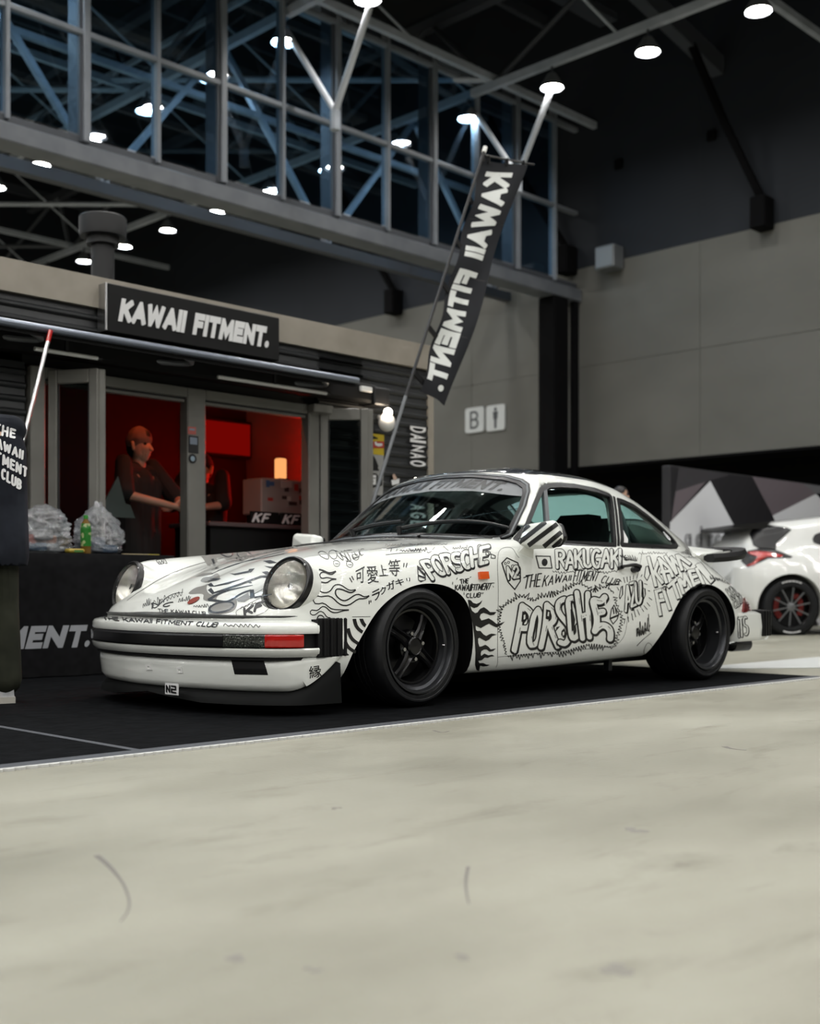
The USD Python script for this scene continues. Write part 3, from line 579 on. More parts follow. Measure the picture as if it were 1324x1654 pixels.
def seat(y):
    s = thing('seat', parent=car)
    prof = [(1.20, .30), (1.22, .42), (1.42, .40), (1.56, .44), (1.67, .74), (1.735, .90), (1.765, .905), (1.775, .86), (1.69, .56), (1.62, .33)]
    obj('shell', tm(prism_y(Polygon(prof).buffer(.015), y - .20, y + .20)), M_CLOTH, s, smooth=50)
    hd = hull([(1.70, y - .165, .76), (1.70, y + .165, .76), (1.76, y - .15, .90), (1.76, y + .15, .90), (1.72, y - .10, .945), (1.72, y + .10, .945), (1.80, y - .16, .78), (1.80, y + .16, .78), (1.82, y - .11, .94), (1.82, y + .11, .94), (1.69, y - .16, .86), (1.69, y + .16, .86)])
    obj('head_rest', hd, M_CLOTH, s, smooth=60)
    for q in (-1, 1):
        obj('side_bolster', rbox((1.35, y + q * .18, .38), (1.60, y + q * .25, .56), .03), M_CLOTH, s, smooth=50)
seat(-.34); seat(.36)
M_CAGE = plain('cage_paint', (.05, .055, .06), .4)
cage = thing('roll_cage', parent=car)
arch_pts = [(1.86, -.60, .30), (1.86, -.60, .75), (1.86, -.54, .96), (1.86, -.42, 1.055), (1.86, 0, 1.10), (1.86, .42, 1.055), (1.86, .54, .96), (1.86, .60, .75), (1.86, .60, .30)]
obj('hoop', tube(smooth_path(arch_pts, 50), .02, 10, up=(1, 0, 0)), M_CAGE, cage)
for a, b in (((1.86, -.46, 1.03), (2.25, -.5, .66)), ((1.86, .46, 1.03), (2.25, .5, .66)), ((1.86, .45, 1.03), (1.86, -.56, .5))):
    obj('tube', rod(a, b, .019), M_CAGE, cage)

# wheels
M_TYRE = noisy('tyre_rubber', (.0055, .006, .007), (.009, .0095, .011), 30, .5, specular_ior_level=.3)
M_RIM = plain('satin_black_rim', (.003, .003, .0035), .25, specular_ior_level=.4)
M_LIP = plain('gunmetal_lip', (.045, .047, .052), .32, metallic=.75)
def tire_prof(R, w, rim):                        # (r, h) h from the inner to the outer side
    return [(rim - .012, -w + .01), (rim + .004, -w), (R - .03, -w - .006), (R - .008, -w + .012), (R, -w + .035), (R, -w + .07), (R - .006, -w + .072), (R - .006, -w + .08), (R, -w + .082),
            (R, -w / 2 - .006), (R - .006, -w / 2 - .004), (R - .006, -w / 2 + .004), (R, -w / 2 + .006), (R, -.082), (R - .006, -.08), (R - .006, -.072), (R, -.07), (R, -.035), (R - .007, -.016), (R - .014, -.004), (R - .026, .005), (R - .034, .005), (R - .036, .0035), (R - .05, .0035), (rim + .016, -.001), (rim + .014, -.004), (rim + .004, -.008), (rim - .008, -.012)]
def wheel(x, yf, w, R, dish, s, yaw=0):
    wh = thing('wheel', parent=car, loc=(x, s * yf, R + .006), rz=0 if s < 0 else PI)
    rim = .202
    obj('tire', lathe(tire_prof(R, w, rim), 96, 'y'), M_TYRE, wh, smooth=35)
    obj('rim_lip', lathe([(rim - .004, -.016), (rim + .006, -.002), (rim + .005, .004), (rim - .003, .004), (rim - .008, -.004), (rim - .012, -.02), (rim - .024, -.026), (rim - .03, -dish * .8), (rim - .036, -dish), (rim - .036, -w + .02)], 96, 'y'), M_LIP, wh, smooth=40)
    obj('brake_disc', lathe([(.04, -dish - .07), (.14, -dish - .07), (.14, -dish - .085), (.04, -dish - .085)], 48, 'y'), M_DARK, wh)
    obj('back_plate', lathe([(0, -w + .03), (rim - .036, -w + .03)], 48, 'y'), M_BLACK, wh)
    obj('spoke_ring', lathe([(rim - .037, -dish - .002), (rim - .037, -dish + .006), (rim - .046, -dish + .004), (rim - .05, -dish - .02), (rim - .037, -dish - .03)], 72, 'y'), M_RIM, wh)
    for k in range(4):
        a = k * PI / 2 + yaw
        sec = []
        for r, wd, hh in ((.036, .030, .012), (.07, .024, .014), (.12, .021, .006), (.155, .025, -.004), (rim - .038, .034, -.006)):
            sec.append([(q * wd, r, -dish + hh + e) for q, e in ((-1, -.03), (-1, 0), (-.62, .006), (-.28, -.006), (.28, -.006), (.62, .006), (1, 0), (1, -.03))])
        V = np.array(sec).reshape(-1, 3); F = []
        for i in range(len(sec) - 1):
            for j in range(8):
                p, q = i * 8 + j, i * 8 + (j + 1) % 8; F += [[p, q, q + 8], [p, q + 8, p + 8]]
        V = np.c_[V[:, 0] * math.cos(a) - V[:, 1] * math.sin(a), -V[:, 2], V[:, 0] * math.sin(a) + V[:, 1] * math.cos(a)]
        m = trimesh.Trimesh(V, F, process=False); m.fix_normals(); obj('spoke', m, M_RIM, wh, smooth=35)
        for sg in (1,):
            b = a + PI / 4; nut = lathe([(0, -dish + .016), (.009, -dish + .016), (.011, -dish - .01)], 6, 'y'); nut.apply_translation((.058 * math.cos(b), 0, .058 * math.sin(b))); obj('wheel_nut', nut, M_STEEL, wh)
    obj('hub', lathe([(.075, -dish - .03), (.072, -dish + .002), (.045, -dish + .006)], 40, 'y'), M_RIM, wh)
    obj('centre_cap', lathe([(.045, -dish), (.043, -dish + .022), (.037, -dish + .027), (.034, -dish + .024), (0, -dish + .025)], 36, 'y'), M_RIM, wh)
    obj('valve', rod((rim * .80, dish * .4, 0), (rim * .86, dish * .35, 0), .004, 6), M_STEEL, wh)
for s in (-1, 1):
    wheel(0, .800, .215, .266, .055, s, -.58)
    wheel(2.272, .862, .285, .268, .10, s, -.94)

# ------------------------------------------------------------------ bumpers
BP = np.array([(-.555, .765), (-.62, .756), (-.70, .715), (-.775, .62), (-.83, .5), (-.88, .3), (-.905, .15), (-.91, 0)])
BP = np.vstack([BP, BP[:-1][::-1] * [1, -1]])
BPS = smooth_path(np.c_[BP, np.zeros(len(BP))], 121)                # from the far end to the near end
def along(i0, i1, prof, off=0.0, cap=True, base=BPS, scale=None):   # prof (outwards, z)
    p = base[i0:i1 + 1].copy()
    t = np.gradient(base, axis=0)[i0:i1 + 1]; t /= np.linalg.norm(t, axis=1, keepdims=True); nrm = np.c_[t[:, 1], -t[:, 0], np.zeros(len(t))]
    if (nrm @ np.array([-1, 0, 0])).mean() < 0 and base is BPS: nrm = -nrm
    prof = np.asarray(prof, float); k = len(prof); V, F = [], []
    for i in range(len(p)):
        V += [p[i] + nrm[i] * (o + off) + [0, 0, z] for o, z in prof]
    n = len(p)
    for i in range(n - 1):
        for j in range(k):
            a, b = i * k + j, i * k + (j + 1) % k; F += [[a, b, b + k], [a, b + k, a + k]]
    F += [[0, j + 1, j] for j in range(1, k - 1)] + [[(n - 1) * k, (n - 1) * k + j, (n - 1) * k + j + 1] for j in range(1, k - 1)]
    m = trimesh.Trimesh(np.array(V), F, process=False)
    if m.volume < 0: m.invert()
    return m
def s_at(y):  return int(np.argmin(abs(BPS[:, 1] - y)))
iL, iR = s_at(-.49), s_at(-.664)
bump = thing('front_bumper', parent=car)
BUMPTOP = along(0, 120, [(0, .343), (.004, .352), (.003, .372), (-.006, .384), (-.03, .390), (-.10, .402), (-.10, .343)])
obj('upper_shell', BUMPTOP, M_CAR, bump, smooth=40)
obj('lower_shell', along(0, 120, [(-.09, .284), (0, .284), (.005, .278), (.002, .262), (-.012, .248), (-.09, .246)]), M_CAR, bump, smooth=40)
obj('core', along(0, 120, [(-.095, .235), (-.02, .235), (-.02, .345), (-.095, .345)]), M_BLACK, bump, smooth=False)
obj('rubber_band', along(s_at(.49), iL, [(-.02, .288), (.010, .288), (.014, .294), (.014, .332), (.006, .340), (-.02, .341)]), M_TRIM, bump, smooth=40)
M_FOG = mat('fog_lens', {'v': ('voronoi_texture', {'scale': 160.0}), 'g': ('geometry', {}), 'r': ('rgb_ramp', {'ramp': [(.3, (.012, .014, .012)), (.75, (.05, .055, .048)), (.95, (.32, .34, .30))]}), 'p': ('principled_bsdf', {'roughness': .25, 'coat_weight': 1.0})}, [('g.position', 'v.vector'), ('v.distance', 'r.fac'), ('r.color', 'p.base_color')], 'p.BSDF')
M_RED = mat('red_lens', {'w': ('wave_texture', {'scale': 14.0, 'bands_direction': 'y'}), 'g': ('geometry', {}), 'b': ('bump', {'strength': .25, 'distance': .004}), 'p': ('principled_bsdf', {'base_color': (.42, .006, .003), 'roughness': .22, 'coat_weight': 1.0})}, [('g.position', 'w.vector'), ('w.fac', 'b.height'), ('b.normal', 'p.normal')], 'p.BSDF')
M_DRED = plain('dark_red_lens', (.13, .005, .004), .25, coat_weight=1.0)
M_ORANGE = plain('orange_lens', (.75, .10, .015), .25, coat_weight=1.0)
LENS = [(-.02, .288), (.006, .288), (.010, .294), (.010, .334), (.006, .340), (-.02, .340)]
for sgn in (-1, 1):
    i0, i1, i2 = s_at(sgn * .50), s_at(sgn * .664), s_at(sgn * .752)
    a = sorted((i0, i1)); b = sorted((i1, i2))
    obj('fog_lamp', along(a[0], a[1], LENS), M_FOG, bump, smooth=40)
    obj('turn_signal', along(b[0], b[1], LENS), M_RED, bump, smooth=40, label='red turn signal lens at the bumper corner')
    j = 3
    bell = []
    for k in range(8):                           # accordion bellows between bumper end and fender
        x = -.55 + k * .0185
        bell.append(rbox((x, sgn * .735, .246), (x + .016, sgn * (.772 if k % 2 else .766), .405), .006, 6))
    for q_ in bell + [box((-.56, sgn * .66, .248), (-.402, sgn * .764, .40))]: obj('bellows', q_, M_BLACK, bump, smooth=40)
obj('bumper_seal', along(4, 116, [(-.115, .392), (-.07, .404), (-.06, .414), (-.115, .424), (-.15, .41)]), M_TRIM, bump, smooth=40)
VPATH = BPS.copy(); VPATH[:, 0] = np.where(VPATH[:, 0] < -.6, VPATH[:, 0], VPATH[:, 0])
ext = np.array([(-.43, .768, 0), (-.47, .768, 0), (-.51, .767, 0)])
VP2 = smooth_path(np.vstack([ext, BPS[4:117:4], ext[::-1] * [1, -1, 1]]), 121)
def valance(zb_fn, prof_fn, i0=0, i1=120):
    t = np.gradient(VP2, axis=0); t /= np.linalg.norm(t, axis=1, keepdims=True); nrm = np.c_[t[:, 1], -t[:, 0], 0 * t[:, 0]]
    if nrm[60, 0] > 0: nrm = -nrm
    rows = []
    for i in range(i0, i1 + 1): rows.append([VP2[i] + nrm[i] * o + [0, 0, z] for o, z in prof_fn(i)])
    k = len(rows[0]); V = np.array(rows).reshape(-1, 3); F = []
    for i in range(len(rows) - 1):
        for j in range(k):
            a, b = i * k + j, i * k + (j + 1) % k; F += [[a, b, b + k], [a, b + k, a + k]]
    n = len(rows); F += [[0, j + 1, j] for j in range(1, k - 1)] + [[(n - 1) * k, (n - 1) * k + j, (n - 1) * k + j + 1] for j in range(1, k - 1)]
    m = trimesh.Trimesh(V, F, process=False)
    if m.volume < 0: m.invert()
    return m
def vprof(i):
    e = min(i, 120 - i); u = np.clip((e - 1) / 16.0, 0, 1); zb = .24 + (.100 - .24) * (1 - (1 - u) ** 2.2); o = -.035 if e > 20 else -.035 + .033 * (1 - e / 20)
    return [(o, .246), (o + .004, .20 * u + .245 * (1 - u)), (o - .004, max(zb + .035, .13) if u > .6 else zb + .006), (o - .02 * u, zb + .012 * u), (o - .04 * u - .006, zb), (o - .10, zb + .004), (o - .10, .246)]
VAL = valance(None, vprof)
obj('front_valance', VAL, M_CAR, bump, smooth=45)
def lprof(i):
    e = min(i, 120 - i); u = np.clip((e - 1) / 16.0, 0, 1); zt = .235 + (.104 - .235) * (1 - (1 - u) ** 2.2); zb = .052 + .03 * np.clip((e - 40) / 20, 0, 1); o = -.035 if e > 20 else -.035 + .033 * (1 - e / 20)
    return [(o - .045, zt + .01), (o - .012 - .02 * u, zt), (o - .008, .5 * (zt + zb)), (o - .002, zb), (o - .02, zb - .003), (o - .06, zb)]
M_LIPB = plain('lip_rubber', (.004, .0045, .0045), .65, specular_ior_level=.15)
obj('chin_lip', valance(None, lprof), M_LIPB, bump, smooth=45)
VALS = cat_([VAL])
d_ = drape(Polygon([(373, 1064), (425, 1064), (433, 1090), (379, 1089)]), VALS, step=6, lift=.0015)
obj('brake_duct', d_, M_BLACK, bump, smooth=True)
for q in ((240, 1078), (290, 1083)):
    obj('plate_bracket', drape(Polygon([(q[0] - 5, q[1] - 5), (q[0] + 4, q[1] - 6), (q[0] + 6, q[1] + 4), (q[0] - 3, q[1] + 4)]).difference(Polygon([(q[0] - 2, q[1] - 2), (q[0] + 2, q[1] - 2), (q[0] + 3, q[1] + 2), (q[0] - 1, q[1] + 2)])), VALS, step=3, lift=.003, thick=.003), M_WHITE, bump)
# small plate hanging below the valance
c = on(277, 1113, 0, -.895); ux = np.array([0, -1.0, 0]); pl = thing('number_tag', parent=car, label='small white tag reading N2')
obj('tag', slab(sbox(-.048, -.024, .048, .024), c, ux, UP, -.003), M_PAPER, pl, smooth=False)
for (txt, x0) in (('N', -.034), ('2', .004)):
    ln = [LineString(s) for s in layout(txt)[0][0][1]] if txt == 'N' else [LineString([(0, 1), (.8, 1), (.8, .5), (0, .5), (0, 0), (.8, 0)])]
    g = affinity.translate(affinity.scale(unary_union([l.buffer(.11, cap_style='square') for l in ln]), .036, .026, origin=(0, 0)), x0, -.013)
    obj('character', slab(g, c + np.array([-.0035, 0, 0]), ux, UP, -.001), M_INK, pl, smooth=False)

# headlights
M_REFL = plain('reflector', (.72, .70, .65), .3, metallic=1.0)
M_HL = mat('headlight_lens', {'g': ('texture_coordinate', {}), 'w': ('wave_texture', {'scale': 38.0, 'bands_direction': 'y'}), 'b': ('bump', {'strength': .35, 'distance': .003}), 't': ('transparent_bsdf', {'color': (.96, .97, .96)}), 'q': ('glossy_bsdf', {'roughness': .06, 'color': (.9, .9, .9)}), **SCHLICK(.11), 'x': ('mix_closure', {})},
           [('g.object', 'w.vector'), ('w.fac', 'b.height'), ('b.normal', 'q.normal'), ('b.normal', 'lw.normal'), *SCHLINK, ('fr.value', 'x.fac'), ('t.BSDF', 'x.closure1'), ('q.BSDF', 'x.closure2')], 'x.closure')
for sgn in (-1, 1):
    hl = thing('headlight', parent=car)
    ctr = np.array([-.600, sgn * .610, .545]); ax = np.array([-math.cos(.36), sgn * .13, math.sin(.36)]); ax /= np.linalg.norm(ax)
    e1 = np.cross([0, 0, 1.0], ax); e1 /= np.linalg.norm(e1); e2 = np.cross(ax, e1)
    def put(m): m = m.copy(); v = m.vertices * 1.07; m.vertices = ctr + v[:, :1] * e1 + v[:, 1:2] * e2 + v[:, 2:] * ax; return m
    obj('bezel', put(lathe([(.113, -.026), (.117, -.020), (.1175, -.006), (.115, .004), (.109, .008), (.103, .004), (.100, -.012), (.100, -.026)], 64)), M_TRIM, hl, smooth=40)
    obj('bowl', put(lathe([(.1155, -.018), (.1155, -.17), (.02, -.172), (.02, -.12), (.099, -.10), (.099, -.02)], 56)), M_CAR, hl, smooth=40)
    obj('lens', put(lathe([(.099, .000), (.096, .012), (.085, .022), (.06, .032), (.03, .037), (0, .038)], 48)), M_HL, hl, smooth=True)
    obj('reflector', put(lathe([(.098, -.004), (.09, -.035), (.065, -.062), (.03, -.074), (0, -.078)], 40)), M_REFL, hl, smooth=True)
    obj('bulb_cap', put(lathe([(0, -.02), (.014, -.022), (.017, -.034), (.017, -.075)], 20)), M_CHROME, hl)
    for an in (PI * .25, PI * 1.5):
        sc_ = lathe([(0, .004), (.005, .003), (.005, -.004)], 10); sc_.apply_translation((.109 * math.cos(an), .109 * math.sin(an), .006)); obj('screw', put(sc_), M_STEEL, hl)

# mirrors
def mirror(sgn):
    m = thing('door_mirror', parent=car)
    def f(x, y, z): return (x, sgn * (y - .052 if y > .8 else y), z + (.006 if y > .8 else 0))
    s_ = []
    for (x, y, z, r) in ((.745, .835, .752, .028), (.755, .85, .805, .028), (.755, .99, .815, .03), (.765, 1.01, .765, .03), (.765, .985, .738, .026), (.755, .85, .735, .024), (.785, .84, .80, .026), (.785, .99, .80, .028), (.785, .99, .75, .028), (.785, .84, .75, .026), (.725, .83, .745, .016)):
        s_.append(m3.Manifold.sphere(r, 40).translate(f(x, y, z)))
    sh = tm(m3.Manifold.batch_hull(s_))
    obj('housing', sh, M_CAR, m, smooth=50)
    obj('rim', tm(m3.Manifold.batch_hull([m3.Manifold.sphere(.026, 16).translate(f(.806, y, z)) for y, z in ((.845, .80), (.99, .808), (1.008, .765), (.985, .745), (.845, .745))])), M_TRIM, m, smooth=50)
    obj('mirror_glass', box(f(.832, .85, .75), f(.836, .985, .80)), M_CHROME, m, smooth=False)
    ft = hull([f(.70, .775, .70), f(.79, .79, .695), f(.80, .785, .672), f(.72, .78, .74), f(.78, .785, .735), f(.745, .85, .745), f(.79, .85, .745), f(.745, .84, .735)])
    obj('foot', ft, M_CAR, m, smooth=40)
    return sh
MIR = mirror(-1); mirror(1)
# side details
SIDE = BODY
dh = thing('door_handle', parent=car)
hp = [(998, 917), (1008, 916), (1020, 915), (1028, 918)]
obj('grip', tube(smooth_path(cast_px(hp, BODY, .028), 12), .010, 10, scale=np.linspace(.8, 1.1, 12)), M_TRIM, dh)
obj('push_button', drape(Point(1023.5, 920).buffer(5.5), BODY, step=3, lift=.026, thick=.03), M_TRIM, dh)
obj('mount', drape(Point(1000, 917.5).buffer(3.4), BODY, step=3, lift=.022, thick=.03), M_TRIM, dh)
obj('side_marker', drape(Polygon([(772, 924.5), (785.5, 924), (787, 934.5), (773, 935.5)]).buffer(.5), BODY, step=4, lift=.012, thick=.014), M_ORANGE, car, smooth=40, label='orange side marker lamp')
# wipers on the windscreen
for a, bpts in (((572, 867), [(572, 866), (600, 858), (652, 850.5)]), ((646, 864), [(648, 862), (690, 854), (745, 850), (790, 853.5), (820, 860)])):
    wp = thing('wiper', parent=car)
    arm = cast_px(bpts, BODY, .035); obj('arm', tube(smooth_path(arm, 16), .006, 8), M_TRIM, wp)
    bl = cast_px([(p[0] + 2, p[1] - 2.2) for p in bpts], BODY, .018); obj('blade', tube(smooth_path(bl, 16), .008, 6), M_BLACK, wp)
    pv = cast_px([a], BODY, .0)[0]; obj('pivot', rod(pv, arm[0] + [0, 0, .008], .014), M_TRIM, wp)
obj('cowl_vent', drape(Polygon([(.345, -.27), (.345, .27), (.41, .27), (.425, 0), (.41, -.27)]), BODY, top_rays, .04, .002), M_BLACK, car, smooth=True)
obj('washer_nozzle', rod(cast_px([(677, 869)], BODY)[0], cast_px([(677, 869)], BODY, .02)[0], .008), M_TRIM, car)
# rear: tail lamp, bumper, spoiler, exhaust
for mm_ in (0, 1):
    g = drape(Polygon([(1201.5, 963.5), (1206.5, 964), (1208.5, 975), (1207.5, 988), (1198.5, 988)]).buffer(1), BODY, step=4, lift=.012, thick=.02)
    obj('tail_lamp', mirror_y(g) if mm_ else g, M_DRED, car, smooth=40, label='dark red tail lamp')
RB = np.array([(2.60, -.868), (2.8, -.858), (3.0, -.83), (3.10, -.785), (3.19, -.66), (3.25, -.4), (3.27, 0)]); RB = np.vstack([RB, RB[:-1][::-1] * [1, -1]]); RBS = smooth_path(np.c_[RB, np.zeros(len(RB))], 121)
rbump = thing('rear_bumper', parent=car)
def rb(i0, i1, prof):
    m = along(i0, i1, prof, base=RBS); return m
sg_ = 1 if np.cross(np.gradient(RBS, axis=0)[60], [0, 0, 1])[0] > 0 else -1
obj('shell', rb(0, 120, [(sg_ * 0.0, .215), (sg_ * .012, .235), (sg_ * .016, .30), (sg_ * .008, .375), (-sg_ * .03, .392), (-sg_ * .12, .40), (-sg_ * .12, .225)]), M_CAR, rbump, smooth=40)
REARB = rb(0, 120, [(sg_ * 0.0, .215), (sg_ * .012, .235), (sg_ * .016, .30), (sg_ * .008, .375), (-sg_ * .03, .392), (-sg_ * .12, .40), (-sg_ * .12, .225)])
[obj('bellows', q_, M_BLACK, rbump, smooth=False) for q_ in ([rb(i, i + 1, [(-sg_ * .05, .24), (sg_ * (.024 if i % 2 else .03), .24), (sg_ * (.024 if i % 2 else .03), .392), (-sg_ * .05, .40)]) for i in list(range(13, 20)) + list(range(100, 107))])]
for sgn in (-1, 1):
    obj('overrider', rbox((3.22, sgn * .36, .27), (3.40, sgn * .54, .40), .03), M_BLACK, rbump, smooth=50)
    obj('overrider_cap', rbox((3.30, sgn * .50, .28), (3.385, sgn * .60, .385), .025), M_WHITE, rbump, smooth=50)
obj('rear_valance', drape(Polygon([(2.60, .165), (2.60, .24), (2.95, .24), (2.86, .20), (2.74, .175)]), BODY, side_rays, .03, .02, .03), M_CAR, car)
obj('exhaust_pipe', lathe([(.038, 0), (.042, .0), (.042, .20), (.036, .20), (.034, .05)], 28, 'x').apply_translation((3.16, -.50, .165)), M_DARK, car)
sp = thing('rear_spoiler', parent=car, label='whale-tail rear spoiler')
spw = hull([(2.62, -.42, .80), (2.62, .42, .80), (2.72, -.53, .735), (2.72, .53, .735), (2.95, -.55, .735), (2.95, .55, .735), (3.10, -.45, .745), (3.10, .45, .745), (2.95, -.55, .765), (2.95, .55, .765), (3.1, -.48, .775), (3.1, .48, .775), (2.66, -.46, .70), (2.66, .46, .70), (2.9, -.5, .66), (2.9, .5, .66)])
obj('base', spw, M_CAR, sp, smooth=50)
lipp = smooth_path([(2.735, -.60, .715), (2.85, -.625, .722), (3.05, -.62, .745), (3.17, -.55, .765), (3.22, -.35, .775), (3.235, 0, .78), (3.22, .35, .775), (3.17, .55, .765), (3.05, .62, .745), (2.85, .625, .722), (2.735, .60, .715)], 90)
obj('rubber_lip', sweep(lipp, [(-.05, -.012), (-.02, -.026), (.03, -.028), (.042, 0), (.03, .026), (-.02, .024), (-.05, .012)]), M_BLACK, sp, smooth=45)
obj('deck', hull([(2.78, -.58, .745), (2.78, .58, .745), (3.2, -.5, .775), (3.2, .5, .775), (2.78, -.58, .725), (2.78, .58, .725), (3.2, -.5, .755), (3.2, .5, .755)]), M_CAR, sp, smooth=False)
for x0 in (1.55,):
    obj('jack_point', cbox((x0, -.70, .085), (x0 + .03, -.66, .15), .004), M_DARK, car, smooth=False)
obj('under_tray', box((-.4, -.55, .115), (3.0, .55, .16)), M_BLACK, car, smooth=False)

# ------------------------------------------------------------------ marker drawings on the car
import json
GLYPH = json.loads('''{"可":[[[0,85,89,85,88,77,76,77,76,5,74,2,67,0,50,0,47,7,67,8,69,9,69,77,0,77]],[[10,63,51,63,51,25,17,25,17,17,10,17],[17,33,43,32,43,56,17,56]]],"愛":[[[0,5,0,7,19,9,35,13,24,24,7,15,1,20,16,27,31,39,27,43,27,58,33,58,34,46,55,46,57,47,57,52,63,50,62,43,60,41,39,40,35,35,36,33,67,34,71,31,70,28,61,19,54,15,54,13,70,9,89,7,85,1,61,4,45,10,22,3,5,0],[29,27,39,19,45,18,54,22,58,27]],[[2,70,20,70,14,82,7,82,5,88,53,90,76,94,80,90,80,88,70,87,71,84,76,83,76,80,69,70,86,70,86,52,79,52,78,64,43,64,43,62,53,57,50,52,35,60,36,64,9,64,9,52,2,52],[44,83,48,75,48,72,46,72,46,70,60,70,69,85,63,86],[22,82,27,74,27,70,41,70,41,74,36,83]],[[63,55,67,59,69,59,83,45,83,42,78,39]],[[5,41,5,43,12,48,16,57,22,56,21,50,12,39,9,38]]],"上":[[[0,1,0,8,38,8,38,87,46,87,46,55,83,55,83,48,46,48,46,9,90,8,90,0]]],"等":[[[0,69,0,71,6,76,11,84,14,93,21,91,19,84,45,84,45,79,48,80,54,93,61,91,59,88,59,84,90,84,90,78,70,78,74,71,74,68,71,66,67,67,65,73,61,78,54,78,49,70,50,62,82,62,82,56,50,56,50,47,92,47,91,40,70,39,70,32,89,32,89,25,70,25,70,5,67,1,63,0,48,0,46,5,46,7,62,7,63,25,26,25,26,23,34,18,41,10,35,5,19,20,22,25,4,25,4,32,62,32,63,40,1,40,1,47,42,47,42,56,11,56,11,62,42,62,42,70,40,70,40,72,45,78,27,78,30,68,25,66,23,66,18,78,14,77,6,65]]],"ラ":[[[0,47,0,56,69,56,73,53,73,49,67,33,59,21,42,7,25,0,21,0,16,7,29,10,44,18,57,32,62,47]],[[9,79,66,79,66,71,9,71]]],"ク":[[[0,44,15,55,23,64,28,71,34,86,43,84,38,71,71,72,77,68,71,50,58,28,40,11,18,0,10,7,29,14,48,29,58,43,66,64,32,64,25,54,8,39]]],"ガ":[[[72,84,77,87,83,79,85,73,80,71]],[[0,5,11,13,20,24,25,34,30,54,29,56,2,56,2,64,30,63,31,65,30,82,40,82,39,63,70,64,74,62,71,17,69,9,64,2,41,2,40,10,57,9,60,10,65,32,65,56,38,56,33,32,24,15,8,0]],[[61,81,66,83,73,73,74,69,69,67]]],"キ":[[[2,51,0,60,30,64,27,82,35,83,38,65,67,71,69,70,70,66,70,62,40,58,43,39,47,38,77,44,79,36,46,30,49,9,52,1,42,0,42,7,37,29,5,23,1,23,0,27,0,31,3,32,35,36,35,42,32,56]]],"縁":[[[26,27,27,30,32,30,36,14,30,13]],[[36,13,41,14,55,22,65,32,61,37,53,30,39,24,37,30,50,35,59,43,57,47,55,47,43,40,40,40,37,44,38,46,46,48,55,55,36,55,36,62,73,63,73,69,42,69,42,75,74,76,74,83,40,83,40,89,81,89,80,62,92,62,92,55,65,55,61,50,68,41,79,46,85,51,89,49,90,45,80,41,79,37,85,21,90,16,92,11,88,7,86,8,78,21,72,37,70,36,70,34,73,25,73,11,71,5,67,1,54,0,53,3,53,6,63,6,65,8,67,15,67,24,54,14,39,6,35,11]],[[1,62,10,73,18,92,24,91,25,88,11,63,22,64,29,78,35,75,35,73,14,41,27,42,24,53,30,54,36,34,31,32,30,37,27,37,3,32,1,39,8,44,16,56,3,55]],[[18,4,16,27,21,28,24,11,24,5,22,4]],[[0,2,4,16,5,28,11,27,7,2]]]}''')
def glyph(ch):                                   # unit-height outline
    ps = [Polygon(np.array(r[0]).reshape(-1, 2), [np.array(h).reshape(-1, 2) for h in r[1:]]).buffer(0) for r in GLYPH[ch]]
    g = unary_union(ps); h = 90.0
    return affinity.scale(g, 1 / h, 1 / h, origin=(0, 0))
def glyph_quad(ch, quad, fat=0.0, shear=0.0):
    g = glyph(ch); x0, y0, x1, y1 = g.bounds; m = bilinear(quad)
    g = g.segmentize(.12)
    q = shapely.transform(g, lambda a: np.array([m((x - x0) / (x1 - x0) + shear * (y - .5), (y - y0) / (y1 - y0)) for x, y in a]))
    return q.buffer(0).buffer(fat)
def crop(x0, y0, s): return lambda pts: [(x0 + a / s, y0 + b / s) for a, b in pts]

NAMEC = {}
def ink(name, poly, mat_=None, surf=None, label=None, step=5.0, lift=.0012, rays=px_rays):
    if poly.is_empty: return
    m = drape(poly.buffer(0), surf if surf is not None else BODY, rays, step, lift)
    if m is not None: obj(name, m, mat_ or M_INK, car, smooth=True, label=label)
U = unary_union
# -- door: the big block lettering in a burst
c = crop(800, 880, 6.62)
LET = [
 ([[(285, 650), (258, 820), (200, 1120)], [(285, 655), (365, 715), (385, 800), (345, 885), (270, 890)]], 30),
 ([[(455, 690), (480, 760), (470, 930), (425, 1060), (385, 1075), (365, 1000), (385, 880), (420, 740), (455, 690)]], 27),
 ([[(548, 640), (530, 860), (485, 1090)], [(552, 645), (615, 715), (628, 785), (590, 840), (545, 850)], [(575, 850), (620, 980), (665, 1080)]], 29),
 ([[(735, 580), (680, 610), (668, 690), (725, 790), (785, 870), (785, 980), (735, 1055), (690, 1040)]], 28),
 ([[(880, 650), (850, 580), (800, 570), (782, 700), (800, 900), (835, 1000), (880, 960), (885, 870)]], 27),
 ([[(868, 510), (905, 800), (930, 1000)], [(985, 520), (990, 760), (1005, 985)], [(905, 770), (985, 740)]], 27),
 ([[(1165, 560), (1110, 605), (1058, 590), (1075, 740), (1062, 920)], [(1075, 730), (1145, 715)], [(1062, 915), (1150, 860), (1215, 900), (1225, 1000)]], 33)]
ip = Polygon()
for st, fat in LET:
    b = U([LineString(crv(c(s), 26)).buffer(fat / 6.62, resolution=5) for s in st]); o = b.buffer(1.9, resolution=4)
    sh = U([affinity.translate(o, -.6, 1.4), affinity.translate(o, .8, 2.4)]).difference(b)
    hi = U([LineString([(p[0] + 2.6, p[1]), (q[0] + 2.6, q[1])]).buffer(.35) for s in st for p, q in zip(crv(c(s), 9)[1:5:3], crv(c(s), 9)[2:6:3])]).intersection(b.buffer(-.6))
    ip = ip.difference(b).union(o.difference(b)).union(sh).union(hi)
